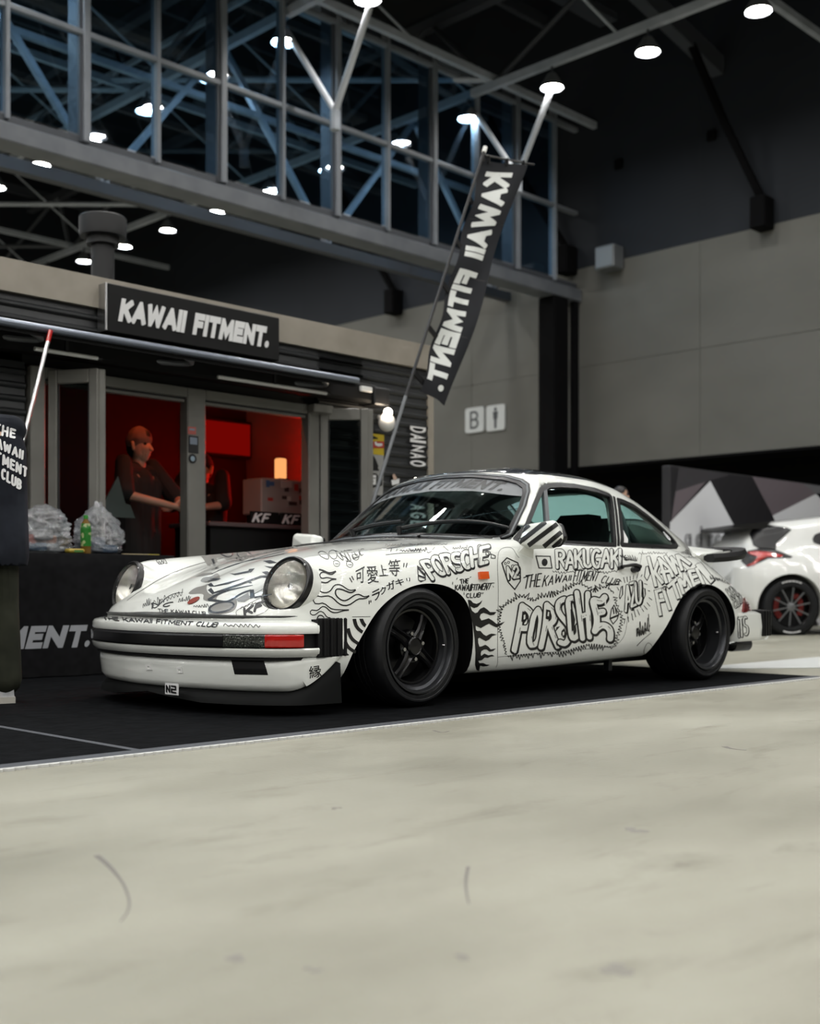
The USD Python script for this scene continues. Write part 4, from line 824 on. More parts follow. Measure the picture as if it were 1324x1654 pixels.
holes = U([Polygon(c(h)) for h in ([(285, 715), (320, 715), (340, 790), (310, 835), (275, 820)], [(540, 690), (585, 700), (600, 770), (560, 800), (535, 790)], [(705, 920), (735, 890), (755, 960), (730, 1000), (700, 960)], [(800, 690), (820, 680), (850, 800), (840, 900), (815, 930)], [(650, 880), (690, 870), (640, 930)])])
spark = U([Polygon(c(h)) for h in ([(300, 750), (320, 745), (318, 790), (300, 800)], [(560, 715), (575, 720), (570, 765), (552, 760)], [(715, 935), (735, 925), (735, 960), (718, 975)], [(190, 1125), (215, 1120), (225, 1150), (200, 1160)], [(640, 1095), (670, 1080), (680, 1100), (650, 1112)], [(1170, 575), (1182, 575), (1180, 640), (1165, 640)], [(1120, 950), (1180, 975), (1180, 990), (1118, 965)])])
ink('lettering', ip.union(holes).difference(spark), label='large outlined block lettering across the door')
diam = [[(135, 690), (180, 685), (205, 770), (205, 840), (160, 965), (105, 920), (120, 800)], [(1265, 640), (1320, 740), (1300, 800), (1255, 850), (1220, 790), (1235, 690)]]
dp = Polygon()
for d in diam:
    g = Polygon(c(d)); dp = dp.union(g.buffer(.4).difference(g.buffer(-1.1)))
    x0, y0, x1, y1 = g.bounds
    dp = dp.union(U([LineString([(x0 + (x1 - x0) * k, y0 + (y1 - y0) * .15), (x0 + (x1 - x0) * (k + .1), y0 + (y1 - y0) * .45)]).buffer(.9) for k in (.35, .6)])).union(LineString([(x0, y0 + (y1 - y0) * .72), (x1, y0 + (y1 - y0) * .52)]).buffer(1.5)).intersection(g.buffer(.4))
ink('quote_mark', dp)
def burst(path, n, hlo, hhi, side, w=.8, seed=1):
    r = np.random.default_rng(seed); p = crv(path, n * 2 + 1); t = np.gradient(p, axis=0); t /= np.linalg.norm(t, axis=1, keepdims=True); nn = np.c_[t[:, 1], -t[:, 0]] * side
    out = []
    for i in range(0, n * 2, 2):
        h = r.uniform(hlo, hhi); a, m_, b = p[i], p[i + 1] + nn[i + 1] * h + t[i + 1] * r.uniform(-1, 1), p[i + 2]
        out += [taper([a, (a + m_) / 2, m_], w * 2.2, .5, 5), taper([b, (b * .6 + m_ * .4), m_], w * 1.6, .4, 5)]
    return U(out)
ink('burst_drawing', U([burst(c([(60, 760), (95, 660), (190, 610), (280, 560), (390, 605), (500, 565), (620, 560), (700, 510), (800, 470), (870, 425), (960, 450), (1070, 510), (1150, 460), (1260, 520)]), 44, 2, 12, 1, .8, 2),
    burst(c([(130, 1185), (320, 1165), (520, 1150), (720, 1140), (900, 1080), (1080, 1060), (1180, 1080), (1250, 1090)]), 40, 1.5, 11, -1, .7, 3),
    burst(c([(60, 760), (50, 850), (70, 950), (100, 1050), (120, 1170)]), 14, 1, 6, -1, .6, 4), burst(c([(1255, 560), (1290, 660), (1330, 760), (1320, 860), (1290, 960), (1255, 1090)]), 17, 2, 8, 1, .6, 5)]), label='spiky hand-drawn burst around the door lettering')
ink('lettering', U([pen_text('THE', c([(315, 330), (480, 310), (470, 440), (300, 460)]), 1.5), pen_text('KAWAII', c([(520, 320), (800, 330), (800, 380), (500, 440)]), 1.3), pen_text('FITMENT', c([(850, 270), (1110, 290), (1080, 380), (830, 390)]), 1.2), pen_text('CLUB', c([(1150, 330), (1330, 370), (1310, 420), (1120, 410)]), 1.2), pen([LineString(c([(1180, 430), (1320, 425)])), LineString(c([(300, 352), (400, 316)]))], 1.3)]))
ri, _ = bubble('RAKUGAKI', c([(640, 70), (1320, 60), (1330, 235), (660, 250)]), 2.3, .75, .06, (1.0, 1.4))
ink('lettering', U([ri, burst(c([(610, 275), (800, 285), (960, 250), (1150, 285), (1330, 260)]), 24, 1, 4, -1, .35, 6)]))
fl = Polygon(c([(430, 118), (585, 122), (605, 252), (462, 250)]))
ink('flag_drawing', U([fl.buffer(.5).difference(fl.buffer(-1.1)), affinity.rotate(affinity.scale(Point(0, 0).buffer(1), 4.6, 6.0), -10).buffer(0) if False else affinity.translate(affinity.scale(Point(0, 0).buffer(1), 4.7, 6.0), *c([(524, 188)])[0])]), label='small rectangle with a round dot drawn beside the door mirror')
bd = Polygon(c([(62, 195), (120, 135), (240, 190), (268, 280), (268, 390), (205, 485), (130, 400), (95, 300)]))
ink('badge_drawing', U([bd.buffer(.3).difference(bd.buffer(-1.6)), bubble('N2', c([(120, 240), (235, 225), (245, 345), (135, 365)]), 1.9, .8, .1, (1.2, 1.0))[0], Point(*c([(105, 200)])[0]).buffer(2.2).difference(Point(*c([(105, 200)])[0]).buffer(1.2)), Point(*c([(138, 188)])[0]).buffer(2.2).difference(Point(*c([(138, 188)])[0]).buffer(1.2))]), label='shield outline with the letters N2 at the door front')
# -- behind the front wheel: black flames
c = crop(755, 960, 12.72)
fl = Polygon(c([(0, 110), (60, 120), (110, 175), (180, 195), (240, 170), (300, 118), (270, 190), (205, 260), (130, 285), (50, 245), (90, 340), (150, 385), (200, 370), (250, 300), (330, 262), (400, 310), (460, 365), (590, 362), (540, 420), (460, 432), (400, 405), (320, 380), (265, 410), (245, 470), (280, 535), (340, 520), (430, 490), (510, 540), (590, 605), (680, 590), (762, 560), (700, 625), (590, 680), (520, 650), (440, 603), (370, 635), (270, 695), (160, 645), (165, 720), (190, 750), (260, 750), (320, 820), (380, 855), (440, 820), (490, 805), (598, 825), (500, 860), (440, 930), (370, 962), (300, 925), (240, 890), (210, 910), (215, 1000), (240, 1075), (280, 1070), (360, 1035), (420, 1070), (470, 1130), (580, 1112), (520, 1165), (450, 1180), (390, 1135), (340, 1130), (280, 1165), (265, 1220), (275, 1265), (340, 1215), (420, 1250), (500, 1240), (548, 1270), (470, 1280), (410, 1305), (350, 1295), (290, 1350), (215, 1365), (240, 1410), (320, 1410), (380, 1440), (455, 1445), (400, 1470), (320, 1480), (255, 1465), (235, 1575), (180, 1550), (150, 1450), (160, 1200), (140, 900), (100, 600), (40, 350)]))
ink('flame_drawing', fl, step=4, label='solid black flames behind the front wheel')
# -- front fender
c = crop(500, 870, 7.356)
def cl(pts, w): return taper(c(pts), w, w * .75, 30)
fo = U([cl(p, w) for p, w in (
 ([(110, 368), (170, 385), (220, 405), (270, 402), (310, 388)], 2.0), ([(310, 390), (260, 425), (200, 410), (150, 402), (120, 430), (140, 470), (190, 465), (260, 475), (315, 480)], 1.7), ([(315, 484), (260, 490), (200, 525), (130, 515), (95, 520), (85, 570), (130, 630), (210, 640), (250, 615), (290, 560), (335, 545), (400, 570), (480, 615), (545, 605)], 1.7),
 ([(545, 610), (500, 640), (430, 625), (360, 600), (315, 605), (305, 650), (340, 705), (410, 738), (470, 715), (530, 675), (590, 665), (640, 690), (705, 678)], 1.9), ([(705, 682), (660, 712), (590, 715), (520, 755), (440, 795), (370, 785), (310, 740), (260, 695), (200, 680), (130, 690), (80, 682), (45, 715), (50, 760), (90, 778), (150, 765), (200, 790), (250, 830), (330, 845), (465, 846)], 1.6),
 ([(465, 850), (390, 860), (310, 880), (240, 860), (190, 815), (150, 808), (110, 840), (70, 855), (20, 850), (3, 880), (30, 908), (80, 895), (120, 865), (170, 885), (210, 935), (245, 940)], 1.4), ([(90, 945), (110, 915), (145, 915), (170, 940)], 1.4))])
ink('flame_drawing', fo, step=4, label='outlined flames between headlight and front wheel')
ka = []
for ch, q in zip('可愛上等', ([(545, 385), (650, 330), (650, 530), (550, 520)], [(670, 320), (800, 330), (820, 520), (690, 540)], [(800, 310), (910, 320), (930, 440), (830, 450)], [(930, 260), (1080, 240), (1060, 450), (950, 440)])): ka.append(glyph_quad(ch, c(q), .12))
for ch, q in zip('ラクガキ', ([(730, 640), (830, 590), (830, 720), (760, 740)], [(830, 590), (900, 560), (910, 650), (840, 670)], [(900, 540), (1000, 490), (1010, 600), (930, 610)], [(1010, 490), (1110, 470), (1120, 550), (1030, 560)])): ka.append(glyph_quad(ch, c(q), .28))
for a, b in (((475, 470), (500, 515)), ((500, 450), (520, 490)), ((1120, 295), (1115, 335)), ((1155, 295), (1145, 340)), ((705, 740), (705, 775)), ((725, 735), (725, 755)), ((1150, 475), (1155, 500)), ((1185, 470), (1185, 505))): ka.append(LineString(c([a, b])).buffer(.8))
ink('lettering', U(ka), step=4, label='Japanese brush characters above the front wheel')
do = []
for q, t in (([(60, 170), (300, 140), (330, 250), (180, 250)], 'OO'), ([(280, 150), (420, 130), (500, 270), (380, 260)], 'OSO'), ([(420, 140), (640, 120), (640, 190), (520, 240)], 'ZUC')): do.append(pen_text(t, c(q), .7, .1))
for (x, y) in ((320, 300), (475, 310), (545, 225)): do += [line(c([(x - 35, y - 30), (x + 20, y - 30), (x + 38, y), (x + 20, y + 28), (x - 25, y + 20)]), .7, 20, True), LineString(c([(x - 20, y), (x + 25, y + 2)])).buffer(.35)]
ink('doodle', U(do), step=4)
def scrawl(quad, n, w, seed):
    w = w * 1.35                    # quick handwriting: a looping running line
    r = np.random.default_rng(seed); m = bilinear(quad); pts = []
    for i in range(n): pts.append(m((i + .5) / n + r.uniform(-.3, .3) / n, (.15 + .7 * (i % 2)) * r.uniform(.5, 1.1)))
    return line(pts, w, n * 5)
ink('doodle', U([scrawl(c([(890, 60), (1330, 40), (1330, 80), (890, 100)]), 26, .6, 1), taper(c([(910, 120), (990, 110), (1060, 100)]), .6, .5), scrawl(c([(1060, 110), (1330, 110), (1330, 160), (1060, 165)]), 16, .8, 2), taper(c([(975, 115), (960, 160)]), .9, .7), taper(c([(1040, 120), (1025, 160)]), .9, .7), taper(c([(900, 195), (1000, 182), (1150, 172), (1330, 165)]), .6, .4)]), step=4)
c = crop(660, 870, 8.827)
ink('doodle', U([scrawl(c([(0, 60), (560, 60), (560, 90), (0, 100)]), 22, .5, 3), scrawl(c([(0, 130), (250, 120), (250, 190), (0, 190)]), 14, .8, 4), taper(c([(250, 130), (270, 200), (370, 125)]), .8, .5), scrawl(c([(600, 100), (840, 90), (840, 150), (620, 160)]), 14, .55, 5), taper(c([(490, 110), (570, 180)]), .5, .4)]), step=4)
bi, _ = bubble('PORSCHE', c([(150, 320), (1120, 110), (1110, 340), (330, 560)]), 2.9, .75, .08, (.6, 2.6))
q1 = Polygon(c([(120, 390), (230, 460), (240, 590), (170, 620), (135, 590)])); q2 = Polygon(c([(1100, 165), (1165, 195), (1150, 240), (1095, 235)])); q3 = Polygon(c([(1165, 215), (1235, 245), (1230, 285), (1170, 280)]))
ink('lettering', U([bi, U([q.buffer(.4).difference(q.buffer(-.9)) for q in (q1, q2, q3)]), U([LineString(c(s)).buffer(1.6) for s in ([(130, 420), (225, 520)], [(140, 530), (230, 560)], [(150, 610), (225, 610)])]).intersection(q1)]), step=4)
ink('lettering', U([pen_text('THE', c([(720, 590), (845, 570), (840, 630), (740, 645)]), 1.2), pen_text('KAWAII', c([(655, 665), (890, 650), (880, 745), (660, 730)]), 1.2), pen_text('FITMENT', c([(895, 655), (1180, 635), (1150, 725), (890, 735)]), 1.2), pen_text('CLUB', c([(810, 780), (1020, 775), (1010, 835), (820, 840)]), 1.2), pen([LineString(c(s)) for s in ([(1080, 640), (1215, 632)], [(690, 560), (680, 580)], [(885, 545), (870, 555)], [(625, 620), (622, 650)], [(785, 770), (785, 800)], [(1040, 770), (1045, 785)], [(1060, 770), (1055, 785)], [(1205, 690), (1200, 680)])], .8)]), step=4)
# stripes on the panel between bumper and wheel
c = crop(380, 860, 5.092)
pan = Polygon(c([(930, 712), (1105, 708), (1075, 760), (1040, 830), (1000, 930), (985, 1005), (860, 1018), (880, 950), (905, 850)]))
ink('stripe_drawing', U([taper(c(p), 4.6, 4.0) for p in ([(860, 950), (890, 985), (925, 1015)], [(895, 880), (930, 945), (990, 985)], [(925, 790), (955, 870), (1020, 920)], [(975, 700), (1000, 780), (1060, 830)], [(1030, 700), (1060, 760), (1100, 790)])]).intersection(pan), step=4, label='diagonal black stripes ahead of the front wheel')
# -- rear quarter
c = crop(960, 880, 6.62)
KW = [[[(575, 140), (610, 270), (650, 430)], [(690, 150), (650, 260), (640, 300)], [(640, 290), (720, 400)]], [[(690, 150), (720, 250), (765, 395)], [(690, 150), (800, 250), (830, 330)], [(715, 290), (790, 280)]], [[(760, 130), (870, 300)], [(820, 140), (870, 290)], [(820, 140), (960, 270)]], [[(880, 120), (930, 260)], [(900, 120), (1010, 200)]]]
FT = [[[(655, 500), (700, 740)], [(655, 500), (740, 470)], [(680, 600), (730, 590)]], [[(735, 480), (800, 680)]], [[(790, 440), (880, 360)], [(835, 400), (890, 560)]], [[(900, 380), (945, 510)], [(910, 370), (960, 430)], [(960, 430), (960, 320)], [(960, 310), (1030, 440)]], [[(1010, 290), (1060, 430)], [(1020, 280), (1090, 270)], [(1040, 350), (1100, 330)], [(1060, 420), (1130, 390)]], [[(1090, 260), (1160, 410)], [(1100, 220), (1240, 390)], [(1130, 210), (1260, 370)]]]
ip = Polygon()
for st in KW + FT:
    b = U([LineString(c(s)).buffer(2.5, cap_style='square', resolution=2) for s in st]); o = b.buffer(.65)
    ip = ip.difference(b).union(U([o, affinity.translate(o, 1.0, 1.8), affinity.translate(o, .5, .9)]).difference(b))
ip = ip.union(Point(*c([(748, 462)])[0]).buffer(3.4).difference(Point(*c([(748, 462)])[0]).buffer(2.4)))
ink('lettering', ip, step=4, label='outlined block lettering curving over the rear wheel')
az, _ = bubble('AZU', c([(310, 440), (480, 390), (500, 620), (330, 700)]), 1.9, .7, .02, (1.6, 1.6))
ext = []
for d in ([(545, 235), (575, 225), (595, 310), (560, 385), (530, 340)], [(505, 460), (540, 470), (545, 530), (525, 580), (500, 550)], [(280, 450), (300, 440), (300, 530), (270, 580), (262, 560)]):
    g = Polygon(c(d)); ext += [g.buffer(.4).difference(g.buffer(-.8)), LineString(c([d[1], d[2]])).buffer(1.3).intersection(g.buffer(.3))]
ra = [LineString(c(s)).buffer(.5) for s in ([(310, 350), (322, 405)], [(345, 345), (350, 395)], [(380, 335), (380, 380)], [(415, 330), (412, 370)], [(460, 320), (450, 355)], [(505, 320), (495, 340)], [(530, 415), (560, 425)], [(570, 490), (590, 495)], [(580, 565), (612, 590)], [(560, 620), (590, 655)], [(525, 650), (560, 690)], [(480, 650), (495, 670)], [(505, 685), (522, 712)], [(455, 695), (478, 750)], [(420, 700), (438, 770)], [(395, 735), (408, 805)], [(358, 770), (362, 825)], [(325, 790), (315, 840)], [(240, 455), (258, 485)], [(275, 380), (285, 395)])]
ink('lettering', U([az] + ext + ra), step=4)
ink('doodle', U([scrawl(c([(440, 800), (600, 760), (590, 930), (450, 1010)]), 12, .8, 7), scrawl(c([(430, 880), (560, 850), (550, 960), (450, 1000)]), 9, 1.0, 8), taper(c([(450, 1080), (520, 1010), (605, 940)]), .8, .6), taper(c([(575, 740), (580, 850), (585, 935)]), .8, .6), line(c([(575, 1048), (615, 1090), (600, 1150), (555, 1190), (530, 1160), (535, 1100)]), .7, 30, True)]), step=4)
ink('doodle', U([scrawl(c([(460, 80), (780, 65), (780, 100), (460, 105)]), 22, .45, 9), scrawl(c([(240, 110), (460, 100), (460, 190), (350, 170)]), 16, .6, 10), U([LineString(c([(300 + 18 * math.cos(a), 150 + 20 * math.sin(a)), (300 + 45 * math.cos(a), 150 + 45 * math.sin(a))])).buffer(.8) for a in (-2.2, -1.6, -.9, -.3, .4)]), scrawl(c([(900, 20), (1000, 30), (1060, 130), (930, 110)]), 10, .45, 11), scrawl(c([(930, 110), (1090, 120), (1110, 150), (950, 140)]), 12, .4, 12)]), step=4)
c = crop(1030, 920, 6.305)
rq, _ = bubble('KAWAII', c([(890, 200), (1040, 150), (1090, 230), (955, 300)]), .7, .55, .05, (.5, .7)); rq2, _ = bubble('CLUB', c([(960, 330), (1090, 260), (1095, 300), (985, 400)]), .7, .5, .05, (.5, .7))
ink('lettering', U([rq, rq2, scrawl(c([(700, 20), (830, 80), (860, 130), (740, 110)]), 14, .6, 13), scrawl(c([(830, 80), (960, 120), (930, 160), (850, 130)]), 9, .5, 14)]), step=3)
rb_, _ = bubble('ITS', c([(1015, 490), (1100, 475), (1120, 650), (1030, 690)]), 1.2, .7, .1, (.6, .8))
ink('lettering', rb_, surf=REARB, step=3)
# -- panel gaps
c = crop(800, 880, 6.62)
gap = U([line(c([(250, 137), (230, 115), (180, 40), (100, 30), (45, 60), (25, 130), (27, 400), (24, 800), (22, 1200)]), .55, 80), LineString(c([(22, 1200), (400, 1165), (800, 1130), (1200, 1092)])).buffer(.3), line(c([(1200, 1092), (1300, 1060), (1370, 980), (1400, 860), (1420, 700), (1500, 400), (1570, 60)]), .45, 60), line(c([(22, 1200), (20, 1270), (5, 1310)]), .5, 10)])
ink('panel_gap', gap, M_TRIM, step=4, lift=.0009)
hoodl = [(-.70, -.44), (-.5, -.47), (-.2, -.50), (.1, -.53), (.4, -.56)]
for s in (-1, 1): ink('panel_gap', LineString(crv([(a, b * -s) for a, b in hoodl], 40)).buffer(.003), M_TRIM, rays=top_rays, step=.03, lift=.0009)
ink('panel_gap', LineString(c([(-1530, 770), (-1340, 768)])).buffer(.4), M_TRIM, step=4, lift=.0009)
# -- front lid: big grey and white piece, small writing
c = crop(230, 870, 5.757)
grey = U([Polygon(crv(c([(430, 510), (480, 465), (560, 440), (620, 412), (540, 395), (560, 368), (640, 350), (700, 325), (720, 375), (640, 400), (600, 440), (640, 520), (720, 515), (690, 550), (800, 590), (870, 560), (880, 610), (860, 660), (760, 700), (680, 708), (610, 690), (640, 630), (680, 600), (610, 582), (565, 560), (570, 530), (500, 515)]), 120, True)).buffer(0), Polygon(c([(515, 132), (690, 120), (840, 155), (850, 112), (940, 108), (960, 140), (1000, 172), (930, 212), (830, 218), (760, 182), (690, 182), (712, 280), (650, 292), (620, 272), (560, 182)])), Polygon(c([(870, 565), (985, 502), (1000, 560), (950, 592), (890, 588)])), Polygon(c([(495, 355), (540, 330), (640, 315), (660, 330), (560, 350)]))])
ink('grey_shape', grey, M_GREYINK, step=4, lift=.0009, label='grey cloud shape painted on the front lid')
loop = affinity.rotate(affinity.scale(Point(0, 0).buffer(1, resolution=24), 22, 9.4), -12); loop = affinity.translate(loop, *c([(735, 640)])[0]); lin = affinity.translate(affinity.rotate(affinity.scale(Point(0, 0).buffer(1, resolution=24), 18.2, 6.2), -12), *c([(738, 638)])[0])
dk = U([loop.difference(lin), taper(c([(612, 575), (700, 520), (850, 470), (1025, 435)]), 3.5, .6), taper(c([(620, 572), (700, 580), (780, 588), (900, 525), (1010, 480)]), 3.0, 2.0), Polygon(c([(1000, 478), (1036, 475), (1046, 548), (1000, 562)])), taper(c([(1040, 550), (1120, 535), (1205, 518)]), 2.4, 1.2), Polygon(c([(605, 430), (640, 412), (665, 440), (800, 405), (950, 368), (800, 425), (680, 446), (630, 448)])), Polygon(c([(608, 480), (640, 458), (668, 498), (900, 420), (1100, 345), (1200, 340), (1190, 372), (1110, 362), (900, 440), (650, 520)])), Polygon(c([(640, 368), (735, 374), (680, 392), (590, 402)])), Polygon(c([(805, 322), (850, 328), (985, 300), (990, 285), (1045, 278), (1010, 315), (860, 342)])), Polygon(c([(968, 402), (1000, 395), (1022, 415), (1000, 418)])), Polygon(c([(1110, 312), (1160, 305), (1240, 350), (1200, 350), (1140, 335)])), Polygon(c([(1130, 255), (1200, 262), (1290, 250), (1230, 285), (1180, 275)])), Polygon(c([(1120, 208), (1190, 202), (1255, 225), (1180, 235)])), taper(c([(700, 300), (1000, 200), (1320, 118)]), .7, .5), taper(c([(640, 330), (860, 240), (1100, 185), (1320, 140)]), .5, .5), taper(c([(650, 190), (690, 280)]), 3, 2.4), taper(c([(690, 122), (830, 160), (850, 118)]), 1.6, 1.2), taper(c([(870, 180), (930, 205), (880, 140), (960, 120), (1040, 180)]), 1.6, .8)])
ink('outline_drawing', dk, M_GREYINK2, step=4, lift=.0013, label='dark grey outlines of the big piece on the front lid')
em = affinity.translate(affinity.rotate(affinity.scale(Point(0, 0).buffer(1), 11, 3.6), -27), *c([(478, 580)])[0])
ink('emblem', em, plain('emblem_red', (.22, .035, .02), .3), step=3, lift=.004, label='small dark red enamel emblem on the front lid')
ink('doodle', U([scrawl(c([(90, 560), (380, 450), (380, 530), (100, 640)]), 18, .6, 20), taper(c([(85, 600), (100, 640), (220, 555), (380, 500)]), 1.2, .5), scrawl(c([(0, 560), (80, 530), (80, 620), (0, 660)]), 10, .6, 21), pen_text('N', c([(80, 600), (150, 570), (150, 620), (90, 650)]), 1.4), pen_text('C', c([(180, 610), (280, 590), (260, 625), (190, 640)]), 1.5), scrawl(c([(340, 550), (460, 520), (450, 580), (330, 600)]), 12, .6, 22), scrawl(c([(460, 610), (630, 600), (640, 650), (470, 640)]), 14, .7, 23), pen_text('THE KAWAII CLUB', c([(140, 655), (580, 680), (590, 712), (150, 685)]), .9, .2)]), step=3)
cld = [(870, 690), (930, 640), (1060, 570), (1150, 550), (1195, 580), (1180, 640), (1140, 680), (1060, 715), (980, 735), (900, 735)]
ink('lettering', U([line(c(cld), .6, 60, True), pen_text('KF', c([(930, 665), (1110, 595), (1095, 655), (955, 718)]), 3.2, .25), scrawl(c([(900, 640), (1060, 580), (1060, 600), (910, 660)]), 10, .7, 24)]), step=3)
bx = [(125, 200), (205, 190), (230, 230), (150, 240)]
ink('doodle', U([LineString(c(bx + bx[:1])).buffer(.5), scrawl(c([(130, 200), (200, 195), (215, 232), (150, 236)]), 6, .8, 25), scrawl(c([(180, 160), (350, 145), (350, 170), (190, 190)]), 9, 1.0, 26), scrawl(c([(360, 130), (470, 128), (470, 142), (360, 146)]), 8, .7, 27)]), step=3)
ink('lettering', U([pen_text('THE KAWAII FITMENT CLUB', [(163, 996.5), (352, 1006.5), (349, 1013), (168, 1001.5)], 1.3, .2), scrawl([(358, 1006), (422, 1009), (424, 1014), (360, 1012)], 16, .8, 30)]), surf=BUMPTOP, step=3)
ink('lettering', glyph_quad('縁', [(498, 1077), (517, 1074), (519, 1093), (500, 1096)], .15), surf=VALS, step=3, label='single brush character on the front valance')
# -- mirror stripes
c = crop(740, 740, 6.018)
ink('stripe_drawing', U([LineString(c(p)).buffer(3.7, cap_style='flat') for p in ([(550, 860), (625, 790)], [(600, 720), (690, 650)], [(620, 800), (850, 620)], [(680, 850), (960, 640)], [(830, 860), (1000, 720)], [(920, 870), (1010, 790)])]), surf=MIR, step=3, label='diagonal black stripes on the door mirror')
# -- sun strip and its lettering on the windscreen
GL = drape(WS_W.buffer(.005), BODY, front_rays, .04, -.006, 0)
M_STRIP = plain('sunstrip', (.17, .18, .19), .45)
up = [(y, z - .001) for y, z in WS_H if z > .95]
strip = Polygon([(-.66, .985), (-.5, 1.005), (-.3, 1.035), (0, 1.05), (.3, 1.035), (.5, 1.005), (.66, .985), (.66, 1.2), (-.66, 1.2)]).intersection(WS_W.buffer(-.002))
ink('sun_strip', strip, M_STRIP, surf=GL, rays=front_rays, step=.04, lift=.0015, label='grey sun strip across the top of the windscreen')
hv, hw = heavy('KAWAII FITMENT.', .26, .28)
hv = affinity.translate(affinity.scale(hv, .92 / hw, .052, origin=(0, 0)), -.46, 0).segmentize(.03)
hv = shapely.transform(hv, lambda a: np.c_[-a[:, 0], a[:, 1] + 1.062 - .045 * (a[:, 0] / .5) ** 2])
ink('lettering', hv, surf=GL, rays=front_rays, step=.03, lift=.003)
for (x, z, r) in ((2.195, .835, .028),):
    ink('sticker', Point(x, z).buffer(r), M_PAPER, rays=side_rays, step=.02, lift=-.004, label='round white sticker in the quarter window')
    ink('sticker_print', Point(x, z).buffer(r * .6).difference(Point(x, z).buffer(r * .45)), M_DARK, rays=side_rays, step=.02, lift=-.003)
ink('sticker', Polygon([(1.645, .775), (1.69, .77), (1.71, .80), (1.70, .86), (1.675, .885), (1.65, .86), (1.655, .82)]), M_PAPER, rays=side_rays, step=.02, lift=-.004)

# ------------------------------------------------------------------ carpet under the car
M_CARPET = noisy('carpet_black', (.002, .0024, .003), (.0045, .005, .006), 14, .95, 6, bump=.25, specular_ior_level=.06)
M_TAPE = plain('grey_tape', (.055, .06, .07), .6)
cp = thing('carpet', 'thin black exhibition carpet under the graffiti sports car', 'carpet')
obj('pile', cbox((-7.5, -1.20, 0), (3.02, 2.52, .006), .002), M_CARPET, cp, smooth=False)
obj('edge_tape', box((-7.5, -1.215, 0), (3.02, -1.13, .0075)), M_TAPE, cp, smooth=False)
obj('seam_tape', box((-1.66, -1.13, .004), (-1.632, 2.5, .0072)), M_TAPE, cp, smooth=False)
zig = [(-7.5, -1.215)]
r = np.random.default_rng(3); xx = -7.5
while xx < 3.0:
    zig += [(xx, -1.222 - r.uniform(.004, .012)), (xx + .02, -1.224 - r.uniform(.004, .012)), (xx + .026, -1.218)]; xx += .036
zig += [(3.02, -1.218), (3.02, -1.209), (-7.5, -1.209)]
ez = extrude(Polygon(zig).buffer(0), .008); obj('frayed_edge', ez, plain('white_fray', (.55, .55, .53), .8), cp, smooth=False, kind='stuff', label='frayed white backing along the carpet edge')
obj('floor_sheet', slab(Polygon([(2.0, -.2), (4.9, -.2), (4.9, -.62), (2.9, -.86)]), (1.0, 0, .001), (1, 0, 0), (0, 1, 0), .004), plain('white_vinyl', (.62, .64, .63), .3), label='white vinyl strip lying on the concrete behind the car', cat='floor sheet', smooth=False)

# ------------------------------------------------------------------ shop container
YC = 2.6
M_SIDE = noisy('siding_black', (.016, .0175, .019), (.022, .0235, .025), 5, .40)
M_BEIGE = noisy('beige_steel', (.26, .235, .195), (.31, .28, .235), 4, .5)
M_ALU = noisy('aluminium_frame', (.18, .175, .158), (.215, .21, .19), 3, .38, metallic=.2)
M_GASK = plain('gasket', (.015, .015, .016), .6)
M_INT = plain('interior_black', (.004, .004, .0042), .6, specular_ior_level=.25)
M_INTR = plain('interior_wall', (.35, .28, .28), .6)
M_DGLASS = pane('door_glass', (.55, .6, .6), 1.5)
ct = thing('shop_container', 'black ribbed shop container with beige roof band and aluminium folding doors', 'container')
X0, X1, Y1 = -2.45, 3.62, 5.0
rib = [(0, 0), (-.012, .0), (-.022, .012), (-.022, .026), (-.006, .040), (-.002, .084), (.02, .084), (.02, 0)]   # (y, z)
def plank(xa, xb, z):
    p = np.array(rib); V = np.array([(x, YC + a, z + b) for x in (xa, xb) for a, b in p]); k = len(p)
    F = []
    for j in range(k): a, b = j, (j + 1) % k; F += [[a, b, b + k], [a, b + k, a + k]]
    F += [[0, j + 1, j] for j in range(1, k - 1)] + [[k, k + j, k + j + 1] for j in range(1, k - 1)]
    m = trimesh.Trimesh(V, F, process=False)
    if m.volume < 0: m.invert()
    return m
for i in range(27): obj('siding_plank', plank(2.335, 3.55, .10 + i * .0845), M_SIDE, ct, smooth=False)
for i in range(23, 27): obj('siding_plank', plank(X0, 2.80, .10 + i * .0845), M_SIDE, ct, smooth=False)
for i in range(22): obj('siding_plank', plank(X0, -.10, .10 + i * .0845), M_SIDE, ct, smooth=False)
obj('roof_band', sweep([(X0, YC, 2.38), (1, YC, 2.38), (X1, YC, 2.38)], [(0.04, 0), (-.02, 0), (-.02, .03), (0.0, .035), (0.0, .125), (-.03, .135), (-.03, .205), (.04, .205)][::-1]), M_BEIGE, ct, smooth=False)
obj('corner_post', cbox((3.55, YC - .03, 0), (X1, YC + .08, 2.39), .008), M_BEIGE, ct, smooth=False)
obj('corner_post', cbox((X0, YC - .03, 0), (X0 + .08, YC + .08, 2.39), .008), M_BEIGE, ct, smooth=False)
obj('base_rail', cbox((X0, YC - .02, 0), (X1, YC + .08, .1), .006), M_BEIGE, ct, smooth=False)
obj('roof', box((X0, YC + .02, 2.5), (X1, Y1, 2.585)), M_SIDE, ct, smooth=False)
obj('end_wall', box((X1 - .04, YC + .06, 0), (X1, Y1, 2.5)), M_SIDE, ct, smooth=False)
obj('end_wall', box((X0, YC + .06, 0), (X0 + .04, Y1, 2.5)), M_SIDE, ct, smooth=False)
obj('rear_wall', box((X0, Y1 - .04, 0), (X1, Y1, 2.5)), M_SIDE, ct, smooth=False)
obj('floor_deck', box((X0 + .04, YC + .02, .03), (X1 - .04, Y1 - .04, .12)), M_INT, ct, smooth=False)
